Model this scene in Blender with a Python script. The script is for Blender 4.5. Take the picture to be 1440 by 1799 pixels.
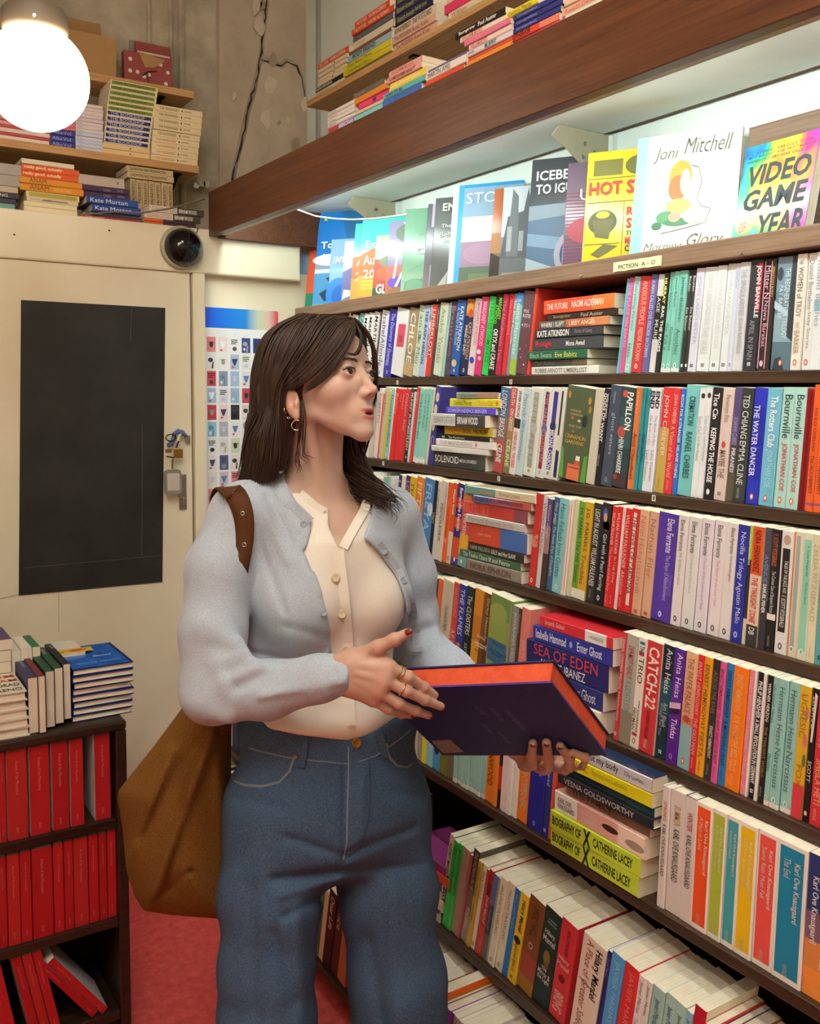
import bpy, bmesh, math, random
import numpy as np
from mathutils import Matrix, Vector
for _o in list(bpy.data.objects): bpy.data.objects.remove(_o)
random.seed(7); rng = np.random.default_rng(7)
SC = bpy.context.scene
COL = SC.collection
# ------------------------------------------------------------------ camera
H = 1.55                       # eye height
FPX, CX, CY = 1650.0, 720.0, 840.0
def _nrm(v): return v/np.linalg.norm(v)
_Y = _nrm(np.array([-341-CX, 682-CY, FPX]))
_dx = -(_Y[1]*(715-CY)+_Y[2]*FPX)/_Y[0]
_X = _nrm(np.array([_dx, 715-CY, FPX]))
_Z = np.cross(_X, _Y)
CM = np.stack([_X, _Y, _Z], 1)          # camera(x right,y down,z forward) = CM @ (world-eye)
EYE = np.array([0, 0, H])
cam = bpy.data.cameras.new('camera'); camo = bpy.data.objects.new('camera', cam); COL.objects.link(camo)
cam.sensor_fit = 'HORIZONTAL'; cam.sensor_width = 36.0
cam.lens = FPX/1440*36.0; cam.shift_y = -(899.5-CY)/1440; cam.clip_start = 0.02
_R = Matrix([list(CM[0]), list(-CM[1]), list(-CM[2])]).transposed()
camo.matrix_world = Matrix.Translation((0, 0, H)) @ _R.to_4x4()
SC.camera = camo
def proj(p):
    c = CM @ (np.asarray(p, float)-EYE)
    return CX+FPX*c[0]/c[2], CY+FPX*c[1]/c[2]
def ray(x, y): return CM.T @ np.array([x-CX, y-CY, FPX])
def at(x, y, axis, val):
    d = ray(x, y); t = (val-EYE[axis])/d[axis]; return EYE+t*d
def P(x, y, dep):
    "world point seen at a pixel, dep metres in front of the lens"
    return EYE + CM.T @ np.array([(x-CX)/FPX*dep, (y-CY)/FPX*dep, dep])
# ------------------------------------------------------------------ world, light, exposure
W = bpy.data.worlds.new('world'); SC.world = W; W.use_nodes = True
W.node_tree.nodes['Background'].inputs[0].default_value = (1.0, 0.86, 0.70, 1)
W.node_tree.nodes['Background'].inputs[1].default_value = 0.10
SC.view_settings.view_transform = 'Standard'; SC.view_settings.look = 'None'
SC.view_settings.exposure = 0.52; SC.view_settings.gamma = 1.0
SC.view_settings.use_curve_mapping = False
TUBE_W, GLOBE_W, TUBE_COL, GLOBE_COL = 28.0, 10.0, (0.88, 1.0, 1.0), (1.0, 0.84, 0.64)
CEIL_W, CEIL_COL = 66.0, (1.0, 0.98, 0.94)
# ------------------------------------------------------------------ materials
def s2l(c):
    return tuple((x/12.92 if x <= .04045 else ((x+.055)/1.055)**2.4) for x in c)
def hx(h):
    return s2l((int(h[0:2], 16)/255, int(h[2:4], 16)/255, int(h[4:6], 16)/255))
class NT:
    def __init__(s, name):
        s.m = bpy.data.materials.new(name); s.m.use_nodes = True
        s.t = s.m.node_tree; s.b = s.t.nodes['Principled BSDF']
    def n(s, typ, **kw):
        x = s.t.nodes.new(typ)
        for k, v in kw.items():
            if k.startswith('_'): setattr(x, k[1:], v)
        return x
    def l(s, a, b): s.t.links.new(a, b)
    def coord(s, out='Object', scale=(1, 1, 1), rot=(0, 0, 0)):
        tc = s.n('ShaderNodeTexCoord'); mp = s.n('ShaderNodeMapping')
        mp.inputs['Scale'].default_value = scale; mp.inputs['Rotation'].default_value = rot
        s.l(tc.outputs[out], mp.inputs[0]); return mp.outputs[0]
    def noise(s, vec, scale, detail=4, rough=.6, dist=0):
        x = s.n('ShaderNodeTexNoise'); x.inputs['Scale'].default_value = scale
        x.inputs['Detail'].default_value = detail; x.inputs['Roughness'].default_value = rough
        x.inputs['Distortion'].default_value = dist
        if vec is not None: s.l(vec, x.inputs['Vector'])
        return x.outputs['Fac']
    def ramp(s, fac, stops):
        x = s.n('ShaderNodeValToRGB'); e = x.color_ramp.elements
        while len(e) < len(stops): e.new(0.5)
        for i, (p, c) in enumerate(stops):
            e[i].position = p; e[i].color = (*c, 1) if len(c) == 3 else c
        s.l(fac, x.inputs[0]); return x.outputs[0]
    def mix(s, fac, a, b, mode='MIX'):
        x = s.n('ShaderNodeMix'); x.data_type = 'RGBA'; x.blend_type = mode
        if isinstance(fac, (int, float)): x.inputs[0].default_value = fac
        else: s.l(fac, x.inputs[0])
        for i, v in ((6, a), (7, b)):
            if isinstance(v, tuple): x.inputs[i].default_value = (*v, 1)
            else: s.l(v, x.inputs[i])
        return x.outputs[2]
    def bump(s, h, strength=.3, dist=.002):
        x = s.n('ShaderNodeBump'); x.inputs['Strength'].default_value = strength
        x.inputs['Distance'].default_value = dist; s.l(h, x.inputs['Height'])
        s.l(x.outputs[0], s.b.inputs['Normal'])
    def set(s, col=None, rough=None, spec=None, metal=None):
        if col is not None:
            if isinstance(col, tuple): s.b.inputs['Base Color'].default_value = (*col, 1)
            else: s.l(col, s.b.inputs['Base Color'])
        if rough is not None:
            if isinstance(rough, (int, float)): s.b.inputs['Roughness'].default_value = rough
            else: s.l(rough, s.b.inputs['Roughness'])
        if spec is not None: s.b.inputs['Specular IOR Level'].default_value = spec
        if metal is not None: s.b.inputs['Metallic'].default_value = metal
        return s.m
MAT = {}
def mat_noise(name, c1, c2, scale=8, rough=.6, bump=0, stretch=(1, 1, 1), spec=.4, detail=5, bscale=None, lo=.3, hi=.7):
    t = NT(name); v = t.coord('Object', stretch)
    f = t.noise(v, scale, detail)
    t.set(t.ramp(f, [(lo, hx(c1)), (hi, hx(c2))]), rough, spec)
    if bump:
        t.bump(t.noise(v, bscale or scale*4, 6), bump)
    MAT[name] = t.m; return t.m
def mat_plain(name, c, rough=.5, metal=0, spec=.5):
    t = NT(name); v = t.coord('Object'); f = t.noise(v, 30, 3)
    a = hx(c); t.set(t.ramp(f, [(.2, tuple(x*.93 for x in a)), (.8, tuple(min(1, x*1.05) for x in a))]), rough, spec, metal)
    MAT[name] = t.m; return t.m
def mat_emit(name, col, strength):
    t = NT(name); t.b.inputs['Base Color'].default_value = (*col, 1)
    t.b.inputs['Emission Color'].default_value = (*col, 1); t.b.inputs['Emission Strength'].default_value = strength
    MAT[name] = t.m; return t.m
def mat_vcol(name, rough=.45, spec=.4, grain=.05, bump=0, bscale=300, coat=0):
    t = NT(name); a = t.n('ShaderNodeVertexColor'); a.layer_name = 'Col'
    v = t.coord('Object'); f = t.noise(v, 60, 4)
    g = t.ramp(f, [(.3, (1-grain,)*3), (.7, (1, 1, 1))])
    t.set(t.mix(1.0, a.outputs[0], g, 'MULTIPLY'), rough, spec)
    if coat: t.b.inputs['Coat Weight'].default_value = coat; t.b.inputs['Coat Roughness'].default_value = .12
    if bump: t.bump(t.noise(v, bscale, 3), bump, .001)
    MAT[name] = t.m; return t.m
def mat_objcol(name, rough=.5):
    t = NT(name); o = t.n('ShaderNodeObjectInfo'); v = t.coord('Object'); f = t.noise(v, 200, 2)
    g = t.ramp(f, [(.3, (.94,)*3), (.7, (1, 1, 1))])
    t.set(t.mix(1.0, o.outputs['Color'], g, 'MULTIPLY'), rough, .4); MAT[name] = t.m; return t.m
def wood(name, c1, c2, c3, axis=1, rough=.45, spec=.4, scale=1.0):
    t = NT(name); st = [14, 14, 14]; st[axis] = .8
    v = t.coord('Object', tuple(x*scale for x in st))
    f = t.noise(v, 3.0, 8, .65, .6)
    st2 = [90, 90, 90]; st2[axis] = 2.0
    g = t.noise(t.coord('Object', tuple(x*scale for x in st2)), 2.0, 5, .7)
    base = t.ramp(f, [(.28, hx(c1)), (.52, hx(c2)), (.75, hx(c3))])
    dark = t.ramp(g, [(.35, (.55, .5, .48)), (.55, (1, 1, 1))])
    t.set(t.mix(.7, base, dark, 'MULTIPLY'), rough, spec); t.bump(g, .15, .001)
    MAT[name] = t.m; return t.m
mat_vcol('cover_matte', .5, .3); mat_vcol('cover_gloss', .2, .5); mat_vcol('print', .4, .35)
mat_objcol('lettering')
def _paper():
    t = NT('paper'); v = t.coord('Object', (1, 1, 1))
    w = t.noise(t.coord('Object', (4, 900, 4)), 1.0, 3, .7)
    f = t.noise(v, 20, 3)
    t.set(t.mix(.45, t.ramp(f, [(.3, hx('e9dcc0')), (.7, hx('f4ebd6'))]), t.ramp(w, [(.35, (.55, .52, .46)), (.6, (1, 1, 1))]), 'MULTIPLY'), .8, .2)
    MAT['paper'] = t.m
_paper()
wood('shelf_wood', '2e1d12', '3f2a1a', '54392a', 1, .4)
wood('beam_wood', '4d2c19', '5e3720', '724628', 1, .42)
wood('rail_wood', '7a5e48', '8a6c54', '95785e', 1, .5)
wood('pine', 'b98a55', 'c99b65', 'd8ae78', 0, .55)
wood('pine_y', 'b98a55', 'c99b65', 'd8ae78', 1, .55)
wood('case_wood', '20140e', '2f1f15', '42301f', 0, .35)
mat_noise('carpet', 'c24846', 'e0605a', 40, .95, .8, spec=.1, bscale=500)
mat_noise('cream_paint', 'e2d8ba', 'ece4ca', 3, .38, .08, spec=.45, bscale=60)
mat_noise('concrete', '857a66', 'c8bca4', 5, .9, .9, spec=.2, bscale=30, detail=9)
mat_noise('plaster', '9c8d78', 'c9b9a2', 3.5, .85, .6, spec=.2, bscale=20, detail=9)
mat_noise('plaster_pale', 'c4b6a0', 'd2c4ae', 6, .8, .3, spec=.2)
mat_noise('plaster_dark', '94866f', 'a89a84', 6, .85, .3, spec=.2)
mat_noise('white_wall', 'cdd8cf', 'e0e9e0', 3, .6, .2, spec=.3, bscale=25, detail=8, lo=.25, hi=.6)
mat_noise('wall_room', 'b7a88e', 'c4b69c', 3, .8, .1)
mat_noise('chalkboard', '1f1e1c', '2e2d2a', 9, .55, .1, spec=.4)
mat_plain('metal_dark', '2a2724', .4, .8); mat_plain('steel', 'b9b6ae', .25, 1.0); mat_plain('bracket_paint', 'a8a288', .5)
mat_plain('pipe_paint', '9a9a90', .5); mat_plain('brass', 'a07a32', .35, .8); mat_plain('gold', 'd9c08a', .2, 1.0)
mat_plain('black_plastic', '0c0c0e', .08); mat_plain('white_plastic', 'd9d6c8', .4); mat_plain('cable', '6b6052', .6)
mat_plain('cardboard', 'a8814f', .8); mat_plain('lamp_neck', '7d6f5c', .5)
mat_plain('screw', 'a09a8c', .3, 1.0)
# ------------------------------------------------------------------ mesh helpers
def link(o, parent=None):
    COL.objects.link(o)
    if parent is not None:
        o.parent = parent
        o.matrix_parent_inverse = parent.matrix_basis.inverted() if False else Matrix()
    return o
def tag(o, label=None, cat=None, group=None, kind=None):
    if label: o['label'] = label
    if cat: o['category'] = cat
    if group: o['group'] = group
    if kind: o['kind'] = kind
    return o
def empty(name, loc=(0, 0, 0), label=None, cat=None, group=None, mw=None):
    o = bpy.data.objects.new(name, None); o.empty_display_size = .05
    COL.objects.link(o)
    o.matrix_basis = mw if mw is not None else Matrix.Translation(loc)
    return tag(o, label, cat, group)
class MB:
    "collects faces with an optional colour per face"
    def __init__(s): s.v = []; s.f = []; s.c = []; s.k = (1, 1, 1)
    def quad(s, pts, col=None):
        b = len(s.v); s.v += [tuple(p) for p in pts]; s.f.append(tuple(range(b, b+len(pts)))); s.c.append(col or s.k)
    def box(s, a, b, col=None):
        (x0, y0, z0), (x1, y1, z1) = a, b
        i = len(s.v)
        s.v += [(x0, y0, z0), (x1, y0, z0), (x1, y1, z0), (x0, y1, z0), (x0, y0, z1), (x1, y0, z1), (x1, y1, z1), (x0, y1, z1)]
        for q in ((0, 3, 2, 1), (4, 5, 6, 7), (0, 1, 5, 4), (1, 2, 6, 5), (2, 3, 7, 6), (3, 0, 4, 7)):
            s.f.append(tuple(i+j for j in q)); s.c.append(col or s.k)
    def prism(s, poly, axis, a, b, col=None):
        "poly in the two other axes (cyclic order), extruded from a to b along axis"
        n = len(poly); i = len(s.v)
        def mk(p, t):
            r = [0, 0, 0]; r[axis] = t; r[(axis+1) % 3] = p[0]; r[(axis+2) % 3] = p[1]; return tuple(r)
        s.v += [mk(p, a) for p in poly]+[mk(p, b) for p in poly]
        s.f.append(tuple(i+n-1-k for k in range(n))); s.c.append(col or s.k)
        s.f.append(tuple(i+n+k for k in range(n))); s.c.append(col or s.k)
        for k in range(n):
            k2 = (k+1) % n
            s.f.append((i+k, i+k2, i+n+k2, i+n+k)); s.c.append(col or s.k)
    def tube(s, pts, rad, n=6, col=None, cap=True):
        pts = [Vector(p) for p in pts]; rads = rad if hasattr(rad, '__len__') else [rad]*len(pts)
        base = len(s.v); up = None
        for k, p in enumerate(pts):
            d = (pts[min(k+1, len(pts)-1)]-pts[max(k-1, 0)]).normalized()
            if up is None:
                up = d.orthogonal().normalized()
            up = (up-d*up.dot(d)).normalized(); sd = d.cross(up)
            for j in range(n):
                a = 2*math.pi*j/n
                s.v.append(tuple(p+(up*math.cos(a)+sd*math.sin(a))*rads[k]))
        for k in range(len(pts)-1):
            for j in range(n):
                a = base+k*n+j; b = base+k*n+(j+1) % n
                s.f.append((a, b, b+n, a+n)); s.c.append(col or s.k)
        if cap:
            s.f.append(tuple(base+n-1-j for j in range(n))); s.c.append(col or s.k)
            e = base+(len(pts)-1)*n; s.f.append(tuple(e+j for j in range(n))); s.c.append(col or s.k)
    def lathe(s, prof, n=32, col=None, origin=(0, 0, 0)):
        base = len(s.v); ox, oy, oz = origin
        for r, z in prof:
            for j in range(n):
                a = 2*math.pi*j/n; s.v.append((ox+r*math.cos(a), oy+r*math.sin(a), oz+z))
        for k in range(len(prof)-1):
            for j in range(n):
                a = base+k*n+j; b = base+k*n+(j+1) % n
                s.f.append((a, b, b+n, a+n)); s.c.append(col or s.k)
    def mesh(s, name, mat=None, smooth=False, vcol=False):
        me = bpy.data.meshes.new(name); me.from_pydata(s.v, [], s.f); me.update()
        if mat is not None: me.materials.append(MAT[mat] if isinstance(mat, str) else mat)
        if vcol:
            ca = me.color_attributes.new('Col', 'FLOAT_COLOR', 'CORNER')
            arr = np.ones((len(me.loops), 4), np.float32); li = 0
            for f, c in zip(s.f, s.c):
                arr[li:li+len(f), :3] = c; li += len(f)
            ca.data.foreach_set('color', arr.ravel())
        if smooth: me.polygons.foreach_set('use_smooth', [True]*len(me.polygons))
        return me
    def build(s, name, mat=None, parent=None, smooth=False, vcol=False, bevel=0, mw=None):
        o = bpy.data.objects.new(name, s.mesh(name, mat, smooth, vcol))
        link(o, parent)
        if mw is not None: o.matrix_basis = mw
        if bevel:
            m = o.modifiers.new('bevel', 'BEVEL'); m.width = bevel; m.segments = 2; m.limit_method = 'ANGLE'
        return o
def boxo(name, a, b, mat, parent=None, bevel=0):
    m = MB(); m.box(a, b); return m.build(name, mat, parent, bevel=bevel)
def struct(o): o['kind'] = 'structure'; return o
# ------------------------------------------------------------------ lettering (collected now, turned to meshes at the end)
TEXTS = []
def text(parent, body, origin, ex, ey, L, Hh, col, bold=0.0, align='L', name='title', shear=0.0, depth=.00025):
    """letter block inside a box of length L (along ex) and height Hh (along ey), lower left corner at origin"""
    TEXTS.append((parent, body, origin, ex, ey, L, Hh, col, bold, align, name, shear, depth))
def finish_texts():
    cache = {}; objs = []
    for t in TEXTS:
        key = (t[1], t[8], t[11])
        if key in cache: continue
        cu = bpy.data.curves.new('t', 'FONT'); cu.body = t[1]; cu.resolution_u = 2; cu.offset = t[8]; cu.shear = t[11]
        cu.align_x = 'LEFT' if '\n' not in t[1] else 'CENTER'
        cu.space_line = .85
        o = bpy.data.objects.new('t', cu); COL.objects.link(o); cache[key] = o
    bpy.context.view_layer.update()
    dg = bpy.context.evaluated_depsgraph_get(); data = {}
    for k, o in cache.items():
        me = o.evaluated_get(dg).to_mesh()
        v = np.empty(len(me.vertices)*3, np.float32); me.vertices.foreach_get('co', v); v = v.reshape(-1, 3)
        data[k] = (v, [tuple(p.vertices) for p in me.polygons]); o.evaluated_get(dg).to_mesh_clear()
    for o in cache.values():
        c = o.data; bpy.data.objects.remove(o); bpy.data.curves.remove(c)
    for (parent, body, origin, ex, ey, L, Hh, col, bold, align, name, shear, depth) in TEXTS:
        v, f = data[(body, bold, shear)]
        if len(v) == 0: continue
        mn = v.min(0); mx = v.max(0); sz = np.maximum(mx-mn, 1e-4)
        sx = L/sz[0]; sy = Hh/sz[1]
        if sx > sy*1.25: sx = sy*1.25
        if sy > sx*2.3: sy = sx*2.3
        used = np.array([sz[0]*sx, sz[1]*sy])
        offx = 0 if align == 'L' else ((L-used[0])/2 if align == 'C' else L-used[0])
        offy = (Hh-used[1])/2
        ex = np.array(ex, float); ey = np.array(ey, float); nz = np.cross(ex, ey)
        pts = np.array(origin)+np.outer((v[:, 0]-mn[0])*sx+offx, ex)+np.outer((v[:, 1]-mn[1])*sy+offy, ey)+nz*depth
        me = bpy.data.meshes.new(name); me.from_pydata(pts.tolist(), [], f); me.update()
        me.materials.append(MAT['lettering'])
        o = bpy.data.objects.new(name, me); o.color = (*hx(col), 1); link(o, parent)
# ------------------------------------------------------------------ setting
YB = 3.0            # face of the door wall
YU = 3.30           # upper wall above the door header
XW = 1.64           # wall behind the shelving
ZC = 3.35
D = [None, 1.455, 1.40, 1.345, 1.30, 1.262, 1.19, 1.075]
ZR = [None]+[H+s*d for s, d in zip((.0322, -.136, -.3175, -.515, -.730, -1.030, -1.383), D[1:])]
RH = [None, .198, .206, .208, .2195, .2285, .2243, .210]
def zt(y_px, x_px, yy): return at(x_px, y_px, 1, yy)[2]
struct(boxo('floor', (-1.6, -1.7, -.05), (1.75, 3.4, 0), 'carpet'))
struct(boxo('ceiling', (-1.6, -1.7, ZC), (1.75, 3.4, ZC+.05), 'wall_room'))
struct(boxo('wall_left', (-1.65, -1.7, 0), (-1.6, 3.4, ZC), 'wall_room'))
struct(boxo('wall_front', (-1.6, -1.75, 0), (1.75, -1.7, ZC), 'wall_room'))
struct(boxo('wall_right', (XW, -1.7, 0), (XW+.06, 3.4, ZC), 'white_wall'))
zh0 = .5*(zt(452, 0, 2.98)+zt(487, 420, 2.98)); zh1 = .5*(zt(364, 0, 2.98)+zt(404, 358, 2.98))
struct(boxo('wall_back', (-1.6, YB+.015, 0), (XW, YB+.06, zh0+.03), 'cream_paint'))
xd = at(333, 700, 1, YB)[0]
# door with its painted lines
dm = MB(); dm.box((-.12, YB-.018, .02), (xd, YB+.012, zh0)); door = struct(dm.build('door_1', 'cream_paint', bevel=.003))
sm = MB()
for (x0, y0, x1, y1) in ((103, 990, 103, 1110), (0, 1052, 285, 983),):
    a = at(x0, y0, 1, YB-.019); b = at(x1, y1, 1, YB-.019)
    sm.tube([a, b], .0007, 4)
sm.build('painted_seam', mat_plain('seam', '9c9078', .6), door)
struct(boxo('trim_1', (at(336, 700, 1, YB)[0], YB-.03, 0), (at(357, 700, 1, YB)[0], YB+.014, zh0), 'cream_paint', bevel=.004))
hd = boxo('trim_2', (-1.6, YB-.03, zh0), (1.45, YB+.06, zh1), 'cream_paint', bevel=.006); struct(hd)
struct(boxo('trim_3', (-1.6, YB+.06, zh1-.03), (XW, YU, zh1), 'cream_paint'))
for i, (px, py) in enumerate(((192, 405), (25, 412))):
    c = at(px, py, 1, YB-.0305); m = MB(); m.lathe([(0.0001, 0), (.003, 0), (.0025, .0012), (.0001, .0015)], 8)
    o = m.build('screw_head', 'metal_dark', hd); o.matrix_basis = Matrix.Translation(c) @ Matrix.Rotation(math.pi/2, 4, 'X')
# upper walls
xcol0 = at(338, 150, 1, YU-.02)[0]; xcol = at(380, 150, 1, YU-.05)[0]
cw = boxo('wall_upper_left', (-1.6, YU, zh1), (xcol+.02, YU+.05, ZC), 'concrete'); struct(cw)
m = MB(); m.prism([(YU-.05, xcol0), (YU+.01, xcol0-.02), (YU+.01, xcol), (YU-.05, xcol)], 2, zh1, ZC); 
pil = m.build('pilaster', 'concrete', cw)
xr1 = at(352, 100, 1, YU-.03)[0]
mm = MB(); mm.tube([(xr1-.06, YU-.005, zh1), (xr1-.06, YU-.005, ZC)], .012, 8); mm.build('conduit', 'concrete', cw)
for px in (262, 300):
    mm = MB(); xx = at(px, 60, 1, YU-.01)[0]; mm.tube([(xx, YU-.002, 2.3), (xx+.004, YU-.002, ZC)], .009, 8); mm.build('conduit', 'concrete', cw)
pw = boxo('wall_upper_back', (xcol+.01, YU+.012, zh1), (XW, YU+.06, ZC), 'plaster'); struct(pw)
def up(px, py, off=0): return at(px, py, 1, YU+.012-off)
# raised plaster slabs on both sides of the crack
def slab(name, pts, th):
    m = MB(); q = [up(*p) for p in pts]
    m.prism([(float(a[2]), float(a[0])) for a in q], 1, YU+.012-th, YU+.013)
    return m.build(name, 'plaster', pw, bevel=.002)
slab('plaster_slab', [(384, 330), (384, -60), (468, -60), (466, 10), (458, 60), (455, 98), (448, 130), (440, 160), (428, 205), (420, 240), (408, 300), (402, 330)], .006)
slab('plaster_slab', [(410, 330), (416, 290), (430, 240), (437, 200), (447, 168), (452, 140), (458, 112), (470, 111), (480, 117), (495, 120), (503, 111), (520, 122), (528, 140), (530, 160), (536, 178), (545, 190), (548, 330)], .012)
slab('plaster_slab', [(463, 98), (465, 60), (472, 10), (474, -60), (560, -60), (560, 330), (553, 200), (545, 184), (538, 168), (536, 150), (530, 132), (520, 112), (500, 104), (492, 112), (476, 106)], .003)
mat_plain('crack_dark', '3a2e24', .95)
def crack(line, w0):
    pts = []
    for (x0, y0), (x1, y1) in zip(line[:-1], line[1:]):
        n = max(2, int(math.hypot(x1-x0, y1-y0)/9))
        pts += [(x0+(x1-x0)*t/n+random.uniform(-2, 2), y0+(y1-y0)*t/n) for t in range(n)]
    pts.append(line[-1]); m = MB(); L_ = []; R_ = []
    for i, (x, y) in enumerate(pts):
        a = pts[max(0, i-1)]; b = pts[min(len(pts)-1, i+1)]; d = math.hypot(b[0]-a[0], b[1]-a[1]) or 1; nx, ny = -(b[1]-a[1])/d, (b[0]-a[0])/d
        w = w0*random.uniform(.25, 1.3)*(.3 if i in (0, len(pts)-1) else 1); L_.append(up(x+nx*w, y+ny*w, .0125)); R_.append(up(x-nx*w, y-ny*w, .0125))
    for i in range(len(pts)-1): m.quad([L_[i], L_[i+1], R_[i+1], R_[i]]); 
    m.build('crack', 'crack_dark', pw)
crack([(470, -40), (467, 30), (460, 80), (457, 104), (450, 140), (440, 175), (432, 215), (424, 250), (412, 300), (405, 330)], 1.7)
crack([(457, 104), (475, 110), (494, 116), (505, 108), (521, 116), (531, 136), (533, 160), (541, 180)], 1.5); crack([(547, 190), (550, 215), (552, 240)], 1.6)
for k_ in range(16):
    px, py = random.uniform(388, 548), random.uniform(5, 320); r_ = random.uniform(6, 20); t0 = random.random()*6
    if abs(px-(468-(py-60)*.23)) < 16: continue
    q = [up(px+r_*random.uniform(.4, 1)*math.cos(t0+a)*.7, py+r_*random.uniform(.4, 1)*math.sin(t0+a)*1.3) for a in np.linspace(0, 6.28, 9)[:-1]]
    m = MB(); m.prism([(float(a[2]), float(a[0])) for a in q], 1, YU-.0022, YU+.001); m.build('paint_flake', 'plaster_pale' if k_ % 3 else 'plaster_dark', pw)
for px, py, r_ in ((352, 318, .020), (362, 324, .014), (345, 326, .012)):
    c = at(px, py, 1, YU-.052); m = MB(); poly = [(float(c[2]+r_*(.7+.5*random.random())*math.sin(t)), float(c[0]+r_*(.7+.5*random.random())*math.cos(t))) for t in np.linspace(0, 6.28, 9)[:-1]]
    m.prism(poly, 1, YU-.055, YU-.045); m.build('plaster_chip', 'white_wall' if r_ < .013 else 'plaster', cw)
pp = MB(); xp = at(561, 100, 1, 3.2)[0]; pp.tube([(xp, 3.2, zh1), (xp, 3.2, ZC)], .013, 10)
po = pp.build('conduit_pipe', 'pipe_paint', smooth=True); tag(po, 'grey painted vertical pipe beside the cracked plaster wall', 'pipe')
mm = MB(); xp2 = at(597, 40, 1, 3.26)[0]; mm.tube([(xp2, 3.26, 2.3), (xp2, 3.26, ZC)], .010, 8)
tag(mm.build('conduit_pipe', 'plaster', smooth=True), 'thin cream vertical pipe behind the upper book stacks', 'pipe')
mm = MB(); mm.tube([at(588, -20, 1, 3.27), at(583, 20, 1, 3.27), at(571, 52, 1, 3.27), at(568, 95, 1, 3.27)], .003, 6)
tag(mm.build('wire', 'cable', smooth=True), 'thin loose wire hanging on the plaster beside the grey pipe', 'wire')
# ------------------------------------------------------------------ shelving
Y0, Y1 = -.55, YB-.002
case = empty('long_bookcase', (0, 0, 0), 'long dark wooden wall bookcase with stepped shelves full of paperbacks', 'bookcase')
boxo('back_panel', (1.605, Y0, .02), (1.635, Y1, H+.25), 'shelf_wood', case)
for k in range(1, 8):
    sh = boxo('shelf', (D[k]-.010, Y0, ZR[k]-.022), (1.604, Y1, ZR[k]), 'shelf_wood', case, bevel=.002)
boxo('plinth', (D[7]+.06, Y0, 0), (1.604, Y1, ZR[7]-.022), 'metal_dark', case)
rx = 1.445
rail = boxo('display_rail', (rx-.004, Y0, H+.1755*rx), (rx+.012, Y1, H+.2015*rx), 'rail_wood', case, bevel=.002)
ZL = H+.2663
boxo('display_ledge', (rx+.012, Y0, ZL-.014), (1.635, Y1, ZL), 'rail_wood', case)
for px, py, k in ((698, 672, 1), (897, 671, 1), (673, 814, 2), (876, 841, 2), (1148, 875, 2)):
    c = at(px, py, 0, D[k]-.0112); m = MB()
    for a, b in (((-.004, -.006), (.004, -.0045)), ((-.004, .0045), (.004, .006)), ((-.004, -.0045), (-.0025, .0045)), ((.0025, -.0045), (.004, .0045))):
        m.box((c[0]-.001, c[1]+a[0], c[2]+a[1]), (c[0]+.001, c[1]+b[0], c[2]+b[1]))
    m.build('label_holder', 'white_plastic', case)
for px, py in ((1302, 445), (768, 528), (1020, 485), (615, 552)):
    c = at(px, py, 0, rx-.005); m = MB(); m.lathe([(0.0001, .002), (.003, .0015), (.004, 0)], 10)
    m.build('screw', 'screw', case, mw=Matrix.Translation(c) @ Matrix.Rotation(-math.pi/2, 4, 'Y'))
# section label on the rail
lb = [at(*p, 0, rx-.0075) for p in ((1076, 477), (1160, 468), (1162, 450), (1082, 459))]
m = MB(); a = lb[0]; zc0 = (lb[0][2]+lb[1][2])/2; zc1 = (lb[2][2]+lb[3][2])/2
ya, yb = lb[0][1], lb[1][1]
ys = np.linspace(ya, yb, 9); jag = [0, .001, -.0006, .0008, 0, .0009, -.0004, .0006, 0]
poly = [(y, zc0+j) for y, j in zip(ys, jag)]+[(y, zc1+j*.6) for y, j in zip(ys[::-1], jag)]
m.prism([(float(p[0]), float(p[1])) for p in poly], 0, rx-.0062, rx-.0044)
lab = m.build('section_label', mat_plain('label_paper', 'eadfae', .6)); tag(lab, 'small cream paper shelf label with black capitals on the rail', 'label')
text(lab, 'FICTION  A – O', (rx-.0063, ya-.006, zc0+.0045), (0, -1, 0), (0, 0, 1), abs(ya-yb)-.012, .0085, '1c1a16', .01, 'C', 'lettering')
# ------------------------------------------------------------------ canopy beam with ledge
XBm = 1.12; zb0, zb1 = H+.4485*XBm, H+.574*XBm
can = empty('canopy_beam', (XBm, 0, zb0), 'long dark brown wooden fascia beam hanging over the fiction shelves', 'beam')
def cbox(n, a, b, mt, bevel=0):
    o = boxo(n, a, b, mt, can, bevel); o.matrix_basis = Matrix.Translation((-XBm, 0, -zb0)); return o
cbox('fascia', (XBm, Y0, zb0), (XBm+.028, Y1-.03, zb1), 'beam_wood', .002)
cbox('ledge', (XBm+.028, Y0, zb1-.022), (XW-.005, Y1-.03, zb1), 'beam_wood')
cbox('bottom_batten', (XBm+.028, Y0, zb0+.004), (XBm+.05, Y1-.03, zb0+.03), 'bracket_paint')
cbox('end_board', (XBm+.03, Y1-.052, zb0-.004), (XW-.03, Y1-.031, zb1-.022), 'beam_wood')
cbox('canopy_lining', (XBm+.05, Y0, zb1-.028), (XW-.03, Y1-.053, zb1-.0221), 'white_wall')
for px, py in ((280+340, 715/2.057+0), (735/2.057+340, 385/2.057)):
    pass
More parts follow.
